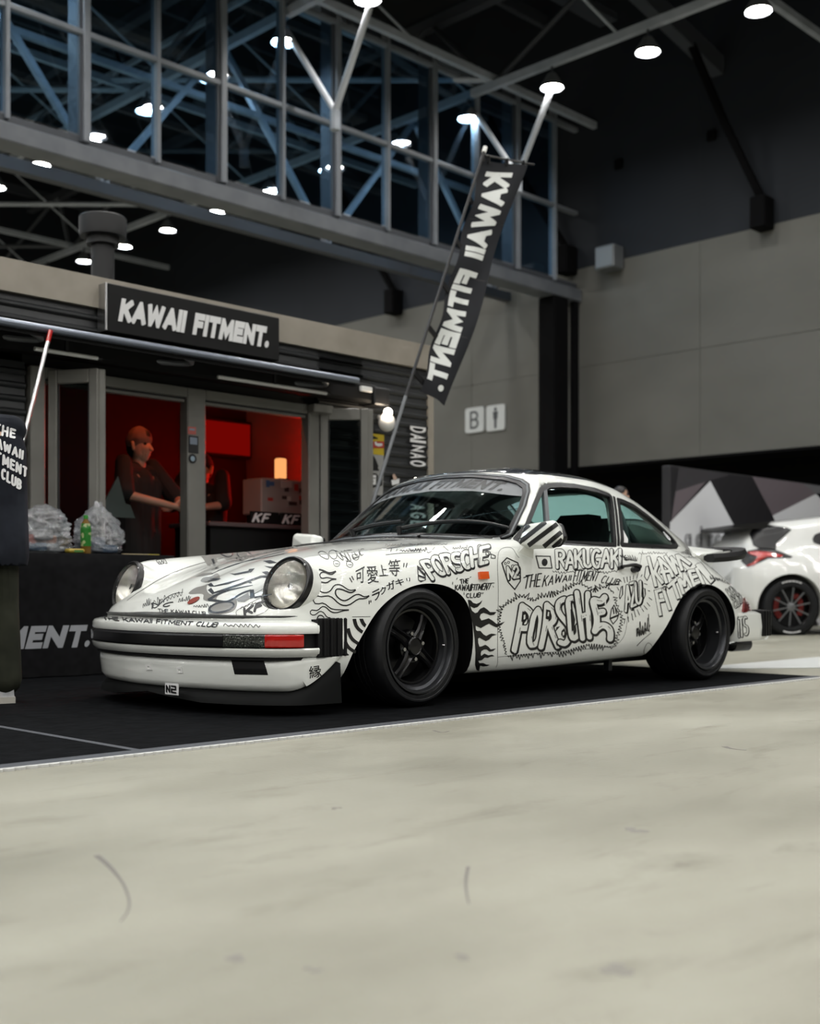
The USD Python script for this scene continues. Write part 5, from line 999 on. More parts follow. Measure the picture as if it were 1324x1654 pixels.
obj('inner_wall', box((-.06, YC + .06, .12), (-.02, Y1 - .04, 2.46)), M_INT, ct, smooth=False)
obj('inner_wall', box((3.42, YC + .08, .12), (3.46, Y1 - .04, 2.46)), M_INTR, ct, smooth=False)
obj('inner_wall', box((2.33, YC + .045, .12), (3.42, YC + .07, 2.46)), M_INT, ct, smooth=False)
obj('inner_wall', box((-.02, Y1 - .09, .12), (3.42, Y1 - .05, 2.46)), M_INT, ct, smooth=False)
obj('inner_wall', box((-.1, YC + .03, 1.95), (2.8, YC + .06, 2.46)), M_INT, ct, smooth=False)
obj('inner_ceiling', box((-.02, YC + .06, 2.44), (3.46, Y1 - .05, 2.48)), M_INT, ct, smooth=False)
df = thing('door_frame', parent=ct)
for a, b in ((-.08, .02), (1.10, 1.255), (2.21, 2.32)):
    obj('post', cbox((a, YC - .05, .1), (b, YC + .05, 1.94), .008), M_ALU, df, smooth=False)
    obj('gasket', box((b - .001, YC - .03, .1), (b + .012, YC + .03, 1.86)), M_GASK, df, smooth=False)
for a, b in ((.02, 1.10), (1.255, 2.21)):
    obj('head_rail', cbox((a, YC - .045, 1.868), (b, YC + .05, 1.94), .006), M_ALU, df, smooth=False)
    obj('head_track', cbox((a + .01, YC - .025, 1.835), (b - .01, YC + .03, 1.857), .004), M_ALU, df, smooth=False)
    obj('gasket', box((a, YC - .02, 1.857), (b, YC + .03, 1.868)), M_GASK, df, smooth=False)
    obj('threshold', cbox((a, YC - .04, .1), (b, YC + .05, .14), .005), M_ALU, df, smooth=False)
obj('head_rail', cbox((2.20, YC - .12, 1.875), (2.40, YC - .01, 1.94), .006), M_ALU, df, smooth=False)
def leaf(a, b, w=.062, handles=()):
    """an opened folding leaf from plan point a to b"""
    lf = thing('folding_door', parent=ct); a, b = np.array([*a, 0.]), np.array([*b, 0.]); u = (b - a) / np.linalg.norm(b - a); L_ = np.linalg.norm(b - a); n = np.array([u[1], -u[0], 0])
    def bx(s0, s1, z0, z1, t): m = cbox((s0, -t, z0), (s1, t, z1), .006); v = m.vertices; m.vertices = a + v[:, :1] * u + v[:, 1:2] * n + v[:, 2:] * UP; m.fix_normals(); return m
    obj('stile', bx(0, w, .14, 1.92, .022), M_ALU, lf, smooth=False); obj('stile', bx(L_ - w, L_, .14, 1.92, .022), M_ALU, lf, smooth=False)
    obj('top_rail', bx(w, L_ - w, 1.83, 1.92, .021), M_ALU, lf, smooth=False); obj('bottom_rail', bx(w, L_ - w, .14, .24, .021), M_ALU, lf, smooth=False)
    obj('pane', bx(w, L_ - w, .24, 1.83, .004), M_DGLASS, lf, smooth=False); obj('gasket', cat_([bx(w, w + .012, .24, 1.83, .012), bx(L_ - w - .012, L_ - w, .24, 1.83, .012)]), M_GASK, lf, smooth=False, kind='stuff')
    for s_, z in handles:
        obj('handle', tube(smooth_path([a + u * s_ - n * .02 + UP * z, a + u * s_ - n * .06 + UP * z, a + u * (s_ + .03) - n * .065 + UP * (z - .03), a + u * (s_ + .05) - n * .06 + UP * (z - .07)], 12), .011, 8), M_WHITE, lf)
leaf((.05, 2.56), (.235, 2.27)); leaf((.255, 2.27), (.43, 2.56), .05, ((.02, 1.22), (.02, 1.02)))
leaf((2.33, 2.56), (2.60, 2.30)); leaf((2.62, 2.30), (2.78, 2.56), .045, ((.02, 1.10),))
for (xa, xb) in ((-.2, .23), (1.16, 2.15)):
    tag_l = 'pale unlit tube light under the awning, left of the two' if xa < 0 else 'pale unlit tube light under the awning, right of the two'
    t_ = thing('tube_light', tag_l, 'lamp', 'tube lights under the awning'); obj('tube', rod((xa, 2.28, 1.985), (xb, 2.28, 1.985), .013), M_WHITE, t_); obj('end_cap', rod((xb, 2.28, 1.985), (xb + .03, 2.28, 1.985), .014), M_DARK, t_); obj('clip', box(((xa + xb) / 2 - .01, 2.27, 1.985), ((xa + xb) / 2 + .01, 2.29, 2.12)), M_DARK, t_, smooth=False)
aw = thing('awning', 'rolled-out black awning with steel front tube above the shop doors', 'awning')
obj('canvas', hull([(-.75, 2.56, 2.16), (2.36, 2.56, 2.16), (-.75, 2.11, 2.095), (2.36, 2.11, 2.095), (-.75, 2.56, 2.15), (2.36, 2.56, 2.15), (-.75, 2.11, 2.085), (2.36, 2.11, 2.085)]), M_INT, aw, smooth=False)
obj('front_tube', rod((-.78, 2.10, 2.075), (2.30, 2.10, 2.075), .024, 14), plain('blued_steel', (.17, .19, .23), .3, metallic=.6), aw)
obj('cassette', cbox((-.8, 2.44, 2.0), (2.84, 2.585, 2.15), .02), M_INT, aw, smooth=False)
obj('valance_cloth', box((-.78, 2.12, 2.03), (2.3, 2.124, 2.075)), M_INT, aw, smooth=False)
for x in (-.4, .7, 1.9): obj('arm', tube(smooth_path([(x, 2.5, 2.07), (x + .25, 2.3, 2.05), (x, 2.12, 2.07)], 12), .018, 8), M_GREYM, aw)
obj('end_bracket', cbox((2.78, 2.42, 1.99), (2.95, 2.58, 2.13), .01), M_DARK, aw, smooth=False)
obj('end_plate', cbox((2.62, 2.40, 2.075), (2.74, 2.43, 2.115), .006), M_WHITE, aw, smooth=False)
ck = thing('awning_pole', 'slim pale pole leaning from the awning tube beside the left shop doors', 'pole')
pa, pb = on(80, 541, 1, 2.06), on(40, 700, 1, 1.90); pd = (pb - pa) / np.linalg.norm(pb - pa); pe = pa + pd * ((pa[2] - .02) / -pd[2])
obj('shaft', rod(pa, pe, .0125), M_STEEL, ck); obj('tip', rod(pa - pd * .03, pa + pd * .05, .014), M_RED, ck)
# sign box
sb = thing('sign_box', 'black box sign reading KAWAII FITMENT. in white above the shop doors', 'sign')
obj('box', cbox((.42, YC - .12, 2.215), (1.865, YC - .02, 2.535), .006), M_INT, sb, smooth=False)
obj('side_trim', cbox((.405, YC - .125, 2.22), (.42, YC - .02, 2.535), .003), M_STEEL, sb, smooth=False)
lw = heavy('KAWAII FITMENT.', .30, .28, .345)
g = affinity.scale(lw[0], 1.28 / lw[1], .155, origin=(0, 0))
gl = [q for q in geoms(g)]
for q in sorted(gl, key=lambda q: q.centroid.x): obj('letter', slab(q, (.50, YC - .12, 2.295), (1, 0, 0), (0, 0, 1), .006), M_PAPER, sb, smooth=False)
# right end: vertical lettering, posters, bulb lamp
vl = thing('wall_lettering', 'white vertical lettering DAINAO GARAGE down the container corner', 'lettering')
def vert(txt, z0, pitch, x0, h):                 # reading downwards, tops to the right
    for k, ch in enumerate(txt):
        if ch == 'I': z0 += .012
        if k and txt[k - 1] == 'I': z0 += .018
        w, st = FONT[ch]; gg = unary_union([LineString(s).buffer(.10, cap_style='square', join_style='mitre') for s in st]); bx0, by0, bx1, by1 = gg.bounds
        gg = affinity.translate(gg, -bx0, -by0); gg = affinity.scale(gg, (.05 if ch != 'I' else .02) / (bx1 - bx0), h / (by1 - by0), origin=(0, 0))
        gg = Polygon() if gg.is_empty else gg
        obj('letter', slab(gg, (x0, YC - .03, z0 - k * pitch), (0, 0, -1), (1, 0, 0), .006), M_PAPER, vl, smooth=False)
vert('DAINAO', 1.885, .0625, 3.325, .185); vert('GARAGE', 1.445, .0695, 3.325, .185)
def flat(pts, y=YC - .028): return Polygon([(on(a, b, 1, y)[0], on(a, b, 1, y)[2]) for a, b in pts])
def stick(name, poly, m, parent, y=YC - .028, th=.002, label=None): return obj(name, slab(poly, (0, y, 0), (1, 0, 0), (0, 0, 1), th), m, parent, smooth=False, label=label)
ps = thing('poster', 'yellow poster with a red banner on the ribbed wall right of the doors', 'poster')
c = crop(590, 690, 15.04)
stick('sheet', flat(c([(50, 130), (450, 190), (445, 690), (55, 640)])), plain('poster_yellow', (.52, .38, .012), .5), ps)
stick('banner', flat(c([(40, 350), (440, 345), (440, 510), (40, 505)])), plain('poster_red', (.38, .02, .015), .5), ps, YC - .0305)
stick('print', unary_union([flat(c(p)) for p in ([(60, 410), (150, 390), (165, 460), (70, 480)], [(210, 360), (255, 350), (260, 390), (395, 395), (400, 450), (310, 470), (225, 440)])]), M_PAPER, ps, YC - .033)
stick('print', flat(c([(80, 250), (180, 215), (290, 260), (290, 290), (110, 280)])), M_INK, ps, YC - .0305)
ps = thing('poster', 'pale poster with a black tree shape and black label below the yellow poster', 'poster')
stick('sheet', flat(c([(45, 650), (440, 690), (420, 1655), (45, 1655)])), plain('poster_grey', (.30, .30, .29), .5), ps)
stick('print', unary_union([flat(c(p)) for p in ([(190, 690), (240, 780), (310, 950), (290, 990), (330, 1060), (60, 1050), (90, 960), (65, 920), (150, 760)], [(70, 1110), (250, 1120), (300, 1180), (270, 1430), (170, 1480), (160, 1655), (90, 1655), (60, 1400)], [(380, 1100), (405, 1110), (400, 1420), (330, 1440)])]), M_INK, ps, YC - .031)
stick('print', flat(c([(80, 1160), (245, 1165), (240, 1400), (85, 1395)])).difference(unary_union([flat(c([(90, 1225), (235, 1230), (235, 1250), (90, 1245)])), flat(c([(150, 1300), (190, 1300), (185, 1340), (155, 1335)]))])), M_PAPER, ps, YC - .0335)
ps = thing('sticker', 'small white and peach sticker on the ribbed wall just above the car roof', 'sticker')
stick('sheet', flat(c([(620, 1290), (825, 1250), (815, 1370), (650, 1410)])), M_PAPER, ps); stick('print', flat(c([(655, 1160), (700, 1130), (760, 1230), (740, 1290), (680, 1270)])), plain('peach', (.55, .38, .30), .5), ps)
bl = thing('wall_lamp', 'round white outdoor lamp with a glowing bulb beside the leaning flag pole', 'lamp')
bc = on(624.5, 682, 1, YC - .16)
hs = trimesh.creation.icosphere(3, .075); hs.vertices *= [1, .8, 1]; hs.apply_translation(bc); obj('housing', hs, M_WHITE, bl, smooth=True)
obj('bracket', rod(bc, (bc[0] + .05, YC - .02, bc[2] + .06), .02), M_WHITE, bl)
b2 = on(626.5, 666, 1, YC - .22); sp_ = trimesh.creation.icosphere(3, .034); sp_.apply_translation(b2); obj('bulb', sp_, emit('bulb_light', (1.0, .82, .62), 55.0), bl, smooth=True)
obj('socket', rod(b2 + [.03, .03, -.02], bc + [.02, .02, .03], .02), M_WHITE, bl)
# stickers on the middle post
for pts, m_, l in (([(303, 689), (316, 690), (316, 702), (303, 701)], plain('sticker_red', (.42, .10, .08), .5), 'small red and white sticker at the top of the middle door post'), ([(304, 703), (320, 705), (320, 733), (304, 731)], M_DARK, 'dark picture sticker in the middle of the door post')):
    s_ = thing('sticker', l, 'sticker'); stick('sheet', flat(pts, YC - .051), m_, s_, YC - .0525); stick('print', flat(pts, YC - .051).buffer(-.012).intersection(sbox(-9, flat(pts, YC - .051).centroid.y, 9, 9)), plain('sticker_blue%d' % len(l), (.20, .24, .30), .5), s_, YC - .0545)
s_ = thing('sticker', 'round dark sticker with a pale emblem low on the middle door post', 'sticker'); cc = on(310.5, 741, 1, YC - .051); stick('sheet', Point(cc[0], cc[2]).buffer(.034), M_DARK, s_, YC - .0525); stick('print', Point(cc[0], cc[2]).buffer(.018), plain('sticker_pale', (.25, .33, .40), .5), s_, YC - .0545)
# inside: counter, screen, boxes, red light
M_CTOP = plain('counter_top', (.10, .07, .07), .25)
co = thing('bar_counter', 'black bar counter with a glossy top inside the red-lit container', 'counter')
obj('front', cbox((1.60, 2.98, .12), (2.95, 3.02, 1.00), .004), M_INT, co, smooth=False); obj('side', cbox((1.60, 3.02, .12), (1.64, 3.45, 1.00), .004), M_INT, co, smooth=False)
obj('top', cbox((1.56, 2.94, 1.00), (3.0, 3.48, 1.035), .006), M_CTOP, co, smooth=False)
tv = thing('wall_screen', 'red-lit rectangular screen hung high on the container back wall', 'screen')
obj('bezel', cbox((2.70, 4.80, 1.78), (3.40, 4.86, 2.14), .008), M_INT, tv, smooth=False); obj('display', box((2.73, 4.79, 1.81), (3.37, 4.80, 2.11)), emit('screen_glow', (1.0, .01, .004), .15), tv, smooth=False)
E_RED = emit('red_tube', (1.0, .008, .002), 150.0); E_WARM = emit('warm_red_tube', (1.0, .17, .04), 80.0)
for (p, q, l) in (((1.0, 2.80, 2.40), (1.45, 2.80, 2.40), 'short warm red light tube above the middle door post inside'), ((3.33, 3.72, 1.30), (3.33, 3.72, 2.05), 'upright red light tube in the right corner of the container')):
    t_ = thing('red_tube_light', l, 'lamp'); obj('tube', rod(p, q, .022), E_WARM if 'warm' in l else E_RED, t_); obj('holder', rod(np.array(p) + [0, .03, .02], np.array(q) + [0, .03, .02], .012), M_DARK, t_)
    if p[2] > 2: obj('bracket', box((p[0] + .2, p[1] + .02, p[2]), (p[0] + .24, p[1] + .04, 2.445)), M_DARK, t_, smooth=False)
    else: obj('bracket', box((p[0] + .01, p[1] + .02, 1.6), (3.425, p[1] + .04, 1.64)), M_DARK, t_, smooth=False)
M_CAND = emit('warm_lantern', (1.0, .40, .13), 1.1)
sp_box = thing('stickered_case', 'flat case covered with small stickers standing on the bar counter', 'case')
obj('case', cbox((2.22, 3.15, 1.13), (2.78, 3.40, 1.42), .01), plain('case_grey', (.32, .29, .27), .5), sp_box, smooth=False)
r = np.random.default_rng(5)
for k in range(14):
    x, z = r.uniform(2.26, 2.70), r.uniform(1.16, 1.36); w, h = r.uniform(.03, .09), r.uniform(.025, .06)
    obj('sticker', slab(sbox(x, z, x + w, z + h), (0, 3.149, 0), (1, 0, 0), (0, 0, 1), .001 + .0002 * k), plain('case_sticker_%d' % k, [(.05, .04, .04), (.4, .05, .04), (.05, .14, .3), (.5, .48, .45), (.03, .03, .03)][k % 5], .5), sp_box, smooth=False)
obj('foot', box((2.25, 3.17, 1.035), (2.75, 3.38, 1.13)), M_INT, sp_box, smooth=False)
ln = thing('lantern', 'glowing amber lantern standing on the stickered case', 'lamp'); obj('glow', cbox((2.45, 3.2, 1.43), (2.53, 3.28, 1.60), .012), M_CAND, ln, smooth=False); obj('base', cbox((2.44, 3.19, 1.42), (2.54, 3.29, 1.432), .003), M_DARK, ln, smooth=False)
for k, (x, t_) in enumerate(((2.02, 'KF'), (2.32, 'KF'))):
    cd = thing('counter_card', 'black card with pale KF letters on the bar, ' + ('left of the case' if k == 0 else 'in front of the case'), 'card'); obj('card', cbox((x - .02, 3.0, 1.035), (x + .26, 3.02, 1.135), .003), M_INT, cd, smooth=False)
    for q, (chh, xx) in enumerate(zip(t_, (x, x + .09))):
        gg = unary_union([LineString(s).buffer(.12) for s in FONT[chh][1]]); gg = affinity.scale(affinity.skew(gg, 18, 0, origin=(0, 0)), .09, .06, origin=(0, 0)); obj('letter', slab(gg, (xx, 3.0, 1.055), (1, 0, 0), (0, 0, 1), .002), M_PAPER, cd, smooth=False)
sg = thing('small_tree_sign', 'small dark green tree-shaped board behind the left folding door', 'board'); obj('board', slab(Polygon([(.50, 1.05), (.80, 1.05), (.76, 1.14), (.72, 1.15), (.66, 1.34), (.55, 1.15)]), (.12, 2.95, -.02), (1, 0, 0), (0, 0, 1), .015), plain('board_green', (.035, .055, .05), .6), sg, smooth=False); obj('stand', box((.75, 2.955, .12), (.79, 2.975, 1.05)), M_DARK, sg, smooth=False)
ch = thing('ventilation_pipe', 'black capped ventilation pipe standing on the container roof', 'pipe')
cx_ = on(166, 400, 1, 3.5)[0]; obj('shaft', lathe([(.085, 2.585), (.085, 3.10), (.12, 3.10), (.12, 3.16), (.17, 3.16), (.175, 3.20), (.175, 3.30), (.165, 3.31), (0, 3.315)], 32).apply_translation((cx_, 3.5, 0)), M_DARK, ch, smooth=40); obj('flange', lathe([(.085, 2.585), (.15, 2.585), (.15, 2.60), (.085, 2.605)], 32).apply_translation((cx_, 3.5, 0)), M_DARK, ch)

# ------------------------------------------------------------------ leaning flag
YF = 1.8
fg = thing('banner_flag', 'tall black leaning flag with mirrored white KAWAII FITMENT. lettering', 'flag')
pt, pb = on(781, 246, 1, YF), on(607, 800, 1, YF); dv = (pb - pt) / np.linalg.norm(pb - pt); foot = pt + dv * ((pt[2] - .02) / -dv[2])
obj('pole', rod(on(655, 640, 1, YF), foot, .014), M_GREYM, fg); obj('pole', rod(pt, on(655, 640, 1, YF), .0125), M_DARK, fg); obj('tip', rod(pt, pt - dv * .05, .018), M_WHITE, fg)
obj('base', cbox((foot[0] - .25, YF - .22, .006), (foot[0] + .25, YF + .22, .03), .006), M_DARK, fg, smooth=False)
obj('socket', rod(foot, foot - dv * .25, .024), M_DARK, fg)
tr = on(862, 266, 1, YF); obj('top_rod', rod(on(783, 251, 1, YF), tr, .008), M_DARK, fg)
q4 = [on(*p, 1, YF) for p in ((780, 259), (848, 268), (722, 655), (678, 632))]       # corners of the cloth
nu, nv = 14, 60; Vf, uvF = [], []
for i in range(nv + 1):
    for j in range(nu + 1):
        v, u = i / nv, j / nu
        p = (1 - v) * ((1 - u) * q4[0] + u * q4[1]) + v * ((1 - u) * q4[3] + u * q4[2])
        p = p + np.array([0, .03 * math.sin(u * 5 + v * 9) * u + .02 * math.sin(v * 25) * (1 - u), 0]); Vf.append(p)
Vf = np.array(Vf); Ff = []
for i in range(nv):
    for j in range(nu):
        a = i * (nu + 1) + j; Ff += [[a, a + 1, a + nu + 2], [a, a + nu + 2, a + nu + 1]]
Ff = np.array(Ff)
if np.cross(Vf[Ff[0, 1]] - Vf[Ff[0, 0]], Vf[Ff[0, 2]] - Vf[Ff[0, 0]])[1] > 0: Ff = Ff[:, ::-1]
cloth = trimesh.Trimesh(Vf, Ff, process=False)
M_FLAG = mat('flag_cloth', {'d': ('principled_bsdf', {'base_color': (.010, .011, .015), 'roughness': .8}), 't': ('translucent_bsdf', {'color': (.012, .012, .016)}), 'x': ('mix_closure', {'fac': .25})}, [('d.BSDF', 'x.closure1'), ('t.BSDF', 'x.closure2'), ], 'x.closure')
obj('cloth', cloth, M_FLAG, fg, smooth=True)
for k in range(6):
    a = q4[0] + (q4[3] - q4[0]) * (k + .02) / 5.2; b = pt + dv * ((a - pt) @ dv); obj('strap', bar(b - dv * .03, a + (a - b) * .1 + np.array([.012, 0, 0]), .012, .04), M_BLACK, fg, smooth=False)
for k in (.12, .55, .95):
    a = q4[0] + (q4[1] - q4[0]) * k; obj('strap', bar(a + [0, 0, .04], a - [0, 0, .02], .03, .012), M_BLACK, fg, smooth=False)
for v in (.26, .50, .74):
    a, b = q4[0] + (q4[3] - q4[0]) * v, q4[1] + (q4[2] - q4[1]) * v; obj('hem_line', drape(LineString([(a[0], a[2]), (b[0], b[2])]).buffer(.004), cloth, side_rays, .05, .001), M_DARK, fg)
hv, hw = heavy('KAWAII FITMENT.', .29, .0, .345)
hv = hv.segmentize(.15)
mq = lambda s, t: (lambda A, B: A + (B - A) * t)(np.array([on(826, 280, 1, YF), on(705, 636, 1, YF)])[0] * (1 - s) + on(711, 634, 1, YF) * s, on(788, 276, 1, YF) * (1 - s) + on(683, 622, 1, YF) * s)
hv = shapely.transform(hv, lambda a: np.array([mq(x / hw, y)[[0, 2]] for x, y in a])).buffer(0)
obj('lettering', drape(hv, cloth, side_rays, .05, .003), plain('flag_print', (.74, .76, .74), .7), fg, smooth=True)

# ------------------------------------------------------------------ wall signs and wall box
for k, (t_, pts) in enumerate((('B', [(751, 660), (781, 656), (781, 697), (751, 700)]), ('person', [(785, 656), (815, 652), (815, 694), (785, 697)]))):
    s_ = thing('wall_sign', 'white square wall sign with the letter B' if k == 0 else 'white square wall sign with a standing figure symbol', 'sign')
    P4 = [on(a, b, 0, XW - .03) for a, b in pts]; yy = [p[1] for p in P4]; zz = [p[2] for p in P4]
    ya, yb, za, zb_ = np.mean([yy[0], yy[3]]), np.mean([yy[1], yy[2]]), np.mean(zz[2:]), np.mean(zz[:2])
    wv, hh = abs(ya - yb), zb_ - za
    obj('board', slab(sbox(.06, .06, wv - .06, hh - .06).buffer(.06), (XW, max(ya, yb), za), (0, -1, 0), (0, 0, 1), .03), plain('sign_white%d' % k, (.50, .52, .52), .5), s_, smooth=False)
    if k == 0: g = unary_union([LineString(s).buffer(.07) for s in FONT['B'][1]]); g = affinity.scale(g, .30, .30, origin=(0, 0)); g = affinity.translate(g, wv / 2 - .09, hh / 2 - .15)
    else: g = affinity.translate(unary_union([Point(0, .16).buffer(.035), Polygon([(-.055, .11), (.055, .11), (.04, -.02), (.022, -.02), (.018, -.19), (-.018, -.19), (-.022, -.02), (-.04, -.02)]).buffer(.008)]), wv / 2, hh / 2)
    obj('symbol', slab(g, (XW - .03, max(ya, yb), za), (0, -1, 0), (0, 0, 1), .004), plain('sign_dark%d' % k, (.05, .055, .06), .5), s_, smooth=False)
wb = thing('wall_loudspeaker', 'grey box loudspeaker on the wall at the edge of the dark zone', 'loudspeaker')
obj('cabinet', cbox((XW - .34, 7.47, 6.02), (XW - .02, 7.86, 6.42), .02), M_GREYM, wb, smooth=False); obj('bracket', box((XW - .05, 7.6, 6.1), (XW, 7.72, 6.35)), M_DARK, wb, smooth=False); obj('grille', box((XW - .345, 7.5, 6.06), (XW - .34, 7.83, 6.38)), plain('speaker_grille', (.22, .24, .26), .6), wb, smooth=False)

# ------------------------------------------------------------------ table with cloth, bags, bottle
M_TCLOTH = noisy('table_cloth', (.0035, .0035, .004), (.007, .007, .008), 20, .85, specular_ior_level=.15)
tb = thing('cloth_table', 'long table under a floor-length black printed cloth beside the car nose', 'table')
xa, xb, ya, yb, zt = -1.9, .62, 2.0, 2.42, .735
per = []
n = 150
for i in range(n + 1):
    s = i / n * ((xb - xa) + 2 * (yb - ya)) 
    per.append(s)
V, F, nz = [], [], 16
for k in range(nz + 1):
    z = .012 + (zt - .012) * k / nz
    for s in per:
        if s < yb - ya: x, y, nx, ny = xa, yb - s, -1, 0
        elif s < yb - ya + xb - xa: x, y, nx, ny = xa + s - (yb - ya), ya, 0, -1
        else: x, y, nx, ny = xb, ya + s - (yb - ya) - (xb - xa), 1, 0
        w = (1 - k / nz) ** .7 * (.018 * math.sin(s * 9) + .012 * math.sin(s * 23 + 1)) + (.012 if k < nz else 0)
        V.append((x + nx * w, y + ny * w, z))
m_ = n + 1
for k in range(nz):
    for i in range(n): a = k * m_ + i; F += [[a, a + 1, a + m_ + 1], [a, a + m_ + 1, a + m_]]
CLOTH = trimesh.Trimesh(np.array(V), F, process=False)
obj('cloth', CLOTH, M_TCLOTH, tb, smooth=True)
obj('top', cbox((xa, ya, zt - .025), (xb, yb, zt + .004), .004), M_TCLOTH, tb, smooth=False)
for x in (xa + .1, xb - .1):
    for y in (ya + .06, yb - .06): obj('leg', rod((x, y, .006), (x, y, zt - .02), .015), M_STEEL, tb)
hv, hw = heavy('KAWAII FITMENT.', .27, .3); hv = affinity.translate(affinity.scale(hv, 1.62 / hw, .132, origin=(0, 0)), .03 - 1.62, .178).segmentize(.06)
obj('lettering', drape(hv, CLOTH, side_rays, .04, .002), plain('cloth_print', (.30, .31, .33), .7), tb, smooth=True)
M_BAG = mat('clear_film', {'g': ('texture_coordinate', {}), 'n': ('noise_texture', {'scale': 13.0, 'detail': 4, 'distortion': 1.2}), 'b': ('bump', {'strength': .9, 'distance': .03}), 't': ('transparent_bsdf', {'color': (.80, .82, .84)}), 'q': ('glossy_bsdf', {'roughness': .08, 'color': (.95, .97, 1)}), 'd': ('diffuse_bsdf', {'color': (.75, .77, .80)}), **SCHLICK(.16), 'x': ('mix_closure', {}), 'y': ('mix_closure', {'fac': .16})},
            [('g.object', 'n.vector'), ('n.fac', 'b.height'), ('b.normal', 'q.normal'), ('b.normal', 'lw.normal'), *SCHLINK, ('fr.value', 'x.fac'), ('t.BSDF', 'y.closure1'), ('d.BSDF', 'y.closure2'), ('y.closure', 'x.closure1'), ('q.BSDF', 'x.closure2')], 'x.closure')
import meshkit
def bag(ctr, sx, sy, h, tied, seed, label, stuff):
    b = thing('plastic_bag', label, 'bag', None, ctr)
    m = trimesh.creation.icosphere(5, 1.0); v = m.vertices.copy(); z = (v[:, 2] + 1) / 2
    prof = np.interp(z, [0, .08, .3, .6, .8, .9, 1], [.7, 1, 1.05, .85, .5, .2, .16] if tied else [.7, 1, 1.05, .95, .8, .62, .3])
    rr = np.linalg.norm(v[:, :2], axis=1) + 1e-6; d = v[:, :2] / rr[:, None]
    wob = (meshkit.noise(v * 5 + seed, seed) - .5) * .35 + (meshkit.noise(v * 13 + seed, seed + 1) - .5) * .18
    rad = np.minimum(1, rr * 3) * prof * (1 + wob)
    m.vertices = np.c_[d[:, 0] * rad * sx, d[:, 1] * rad * sy, z ** .9 * h * (1 + .10 * (meshkit.noise(v * 4 - seed, seed) - .5)) * 1.0]; m.vertices[:, 2] -= m.vertices[:, 2].min()
    obj('film', m, M_BAG, b, smooth=True)
    for k, (x, y, z, w, dd, hh, cc) in enumerate(stuff): obj('content', rbox((x - w, y - dd, z), (x + w, y + dd, z + hh), .01, 6), plain(f'bag_content_{seed}_{k}', cc, .5), b, smooth=40)
bag((-.20, 2.17, .740), .155, .13, .285, False, 3, 'crumpled clear plastic bag at the left end of the cloth table', [(-.06, 0, .012, .06, .05, .05, (.05, .10, .16)), (.03, .02, .06, .05, .04, .05, (.40, .16, .08)), (-.03, -.02, .08, .06, .05, .06, (.42, .40, .38)), (.06, -.03, .01, .05, .03, .03, (.5, .5, .5)), (-.09, -.03, .05, .02, .02, .06, (.45, .12, .08))])
bag((.19, 2.20, .740), .15, .12, .33, True, 8, 'clear plastic bag with a gathered top behind the green bottle', [(.05, 0, .012, .06, .05, .05, (.04, .09, .16)), (.0, .02, .05, .04, .04, .06, (.22, .24, .28)), (-.04, -.02, .02, .04, .04, .05, (.12, .14, .18))])
bo = thing('drink_bottle', 'tea bottle with green label and green cap on the cloth table', 'bottle', None, (.02, 2.06, .7395))
M_PET = plain('tea', (.22, .12, .025), .12, transmission_weight=.35, ior=1.35)
obj('bottle', lathe([(0, 0), (.028, 0), (.031, .006), (.031, .14), (.029, .15), (.031, .158), (.026, .185), (.013, .205), (.0125, .213), (0, .213)], 32), M_PET, bo, smooth=35)
obj('label', lathe([(.0318, .045), (.0322, .048), (.0322, .150), (.0315, .156), (.0270, .183)], 32), mat('bottle_label', {'g': ('texture_coordinate', {}), 'n': ('noise_texture', {'scale': 28.0, 'detail': 1}), 'r': ('rgb_ramp', {'ramp': [(.56, (.012, .15, .012)), (.6, (.30, .34, .16))]}), 'p': ('principled_bsdf', {'roughness': .35})}, [('g.object', 'n.vector'), ('n.fac', 'r.fac'), ('r.color', 'p.base_color')], 'p.BSDF'), bo, smooth=35)
obj('cap', lathe([(0, .234), (.013, .234), (.0145, .231), (.0145, .212), (.0125, .211)], 24), plain('cap_green', (.015, .20, .012), .4), bo, smooth=35)
pk = thing('snack_packet', 'flat yellow packet lying between bag and bottle', 'packet', None, (-.07, 2.033, .7395)); obj('packet', rbox((-.055, -.03, 0), (.055, .03, .028), .012), plain('packet_yellow', (.34, .25, .03), .4), pk, smooth=40); obj('print', box((-.02, -.0305, .006), (.04, -.0302, .02)), plain('packet_green', (.05, .16, .03), .4), pk, smooth=False)
rl = thing('table_ruler', 'thin pale strip lying at the right edge of the cloth table', 'strip', None, (.38, 2.02, .7395)); obj('strip', cbox((-.13, -.012, 0), (.13, .012, .005), .001), plain('strip_wood', (.42, .34, .20), .5), rl, smooth=False); obj('strip_end', cbox((.05, -.0125, .0005), (.13, .0125, .0055), .001), plain('strip_yellow', (.40, .32, .05), .5), rl, smooth=False)

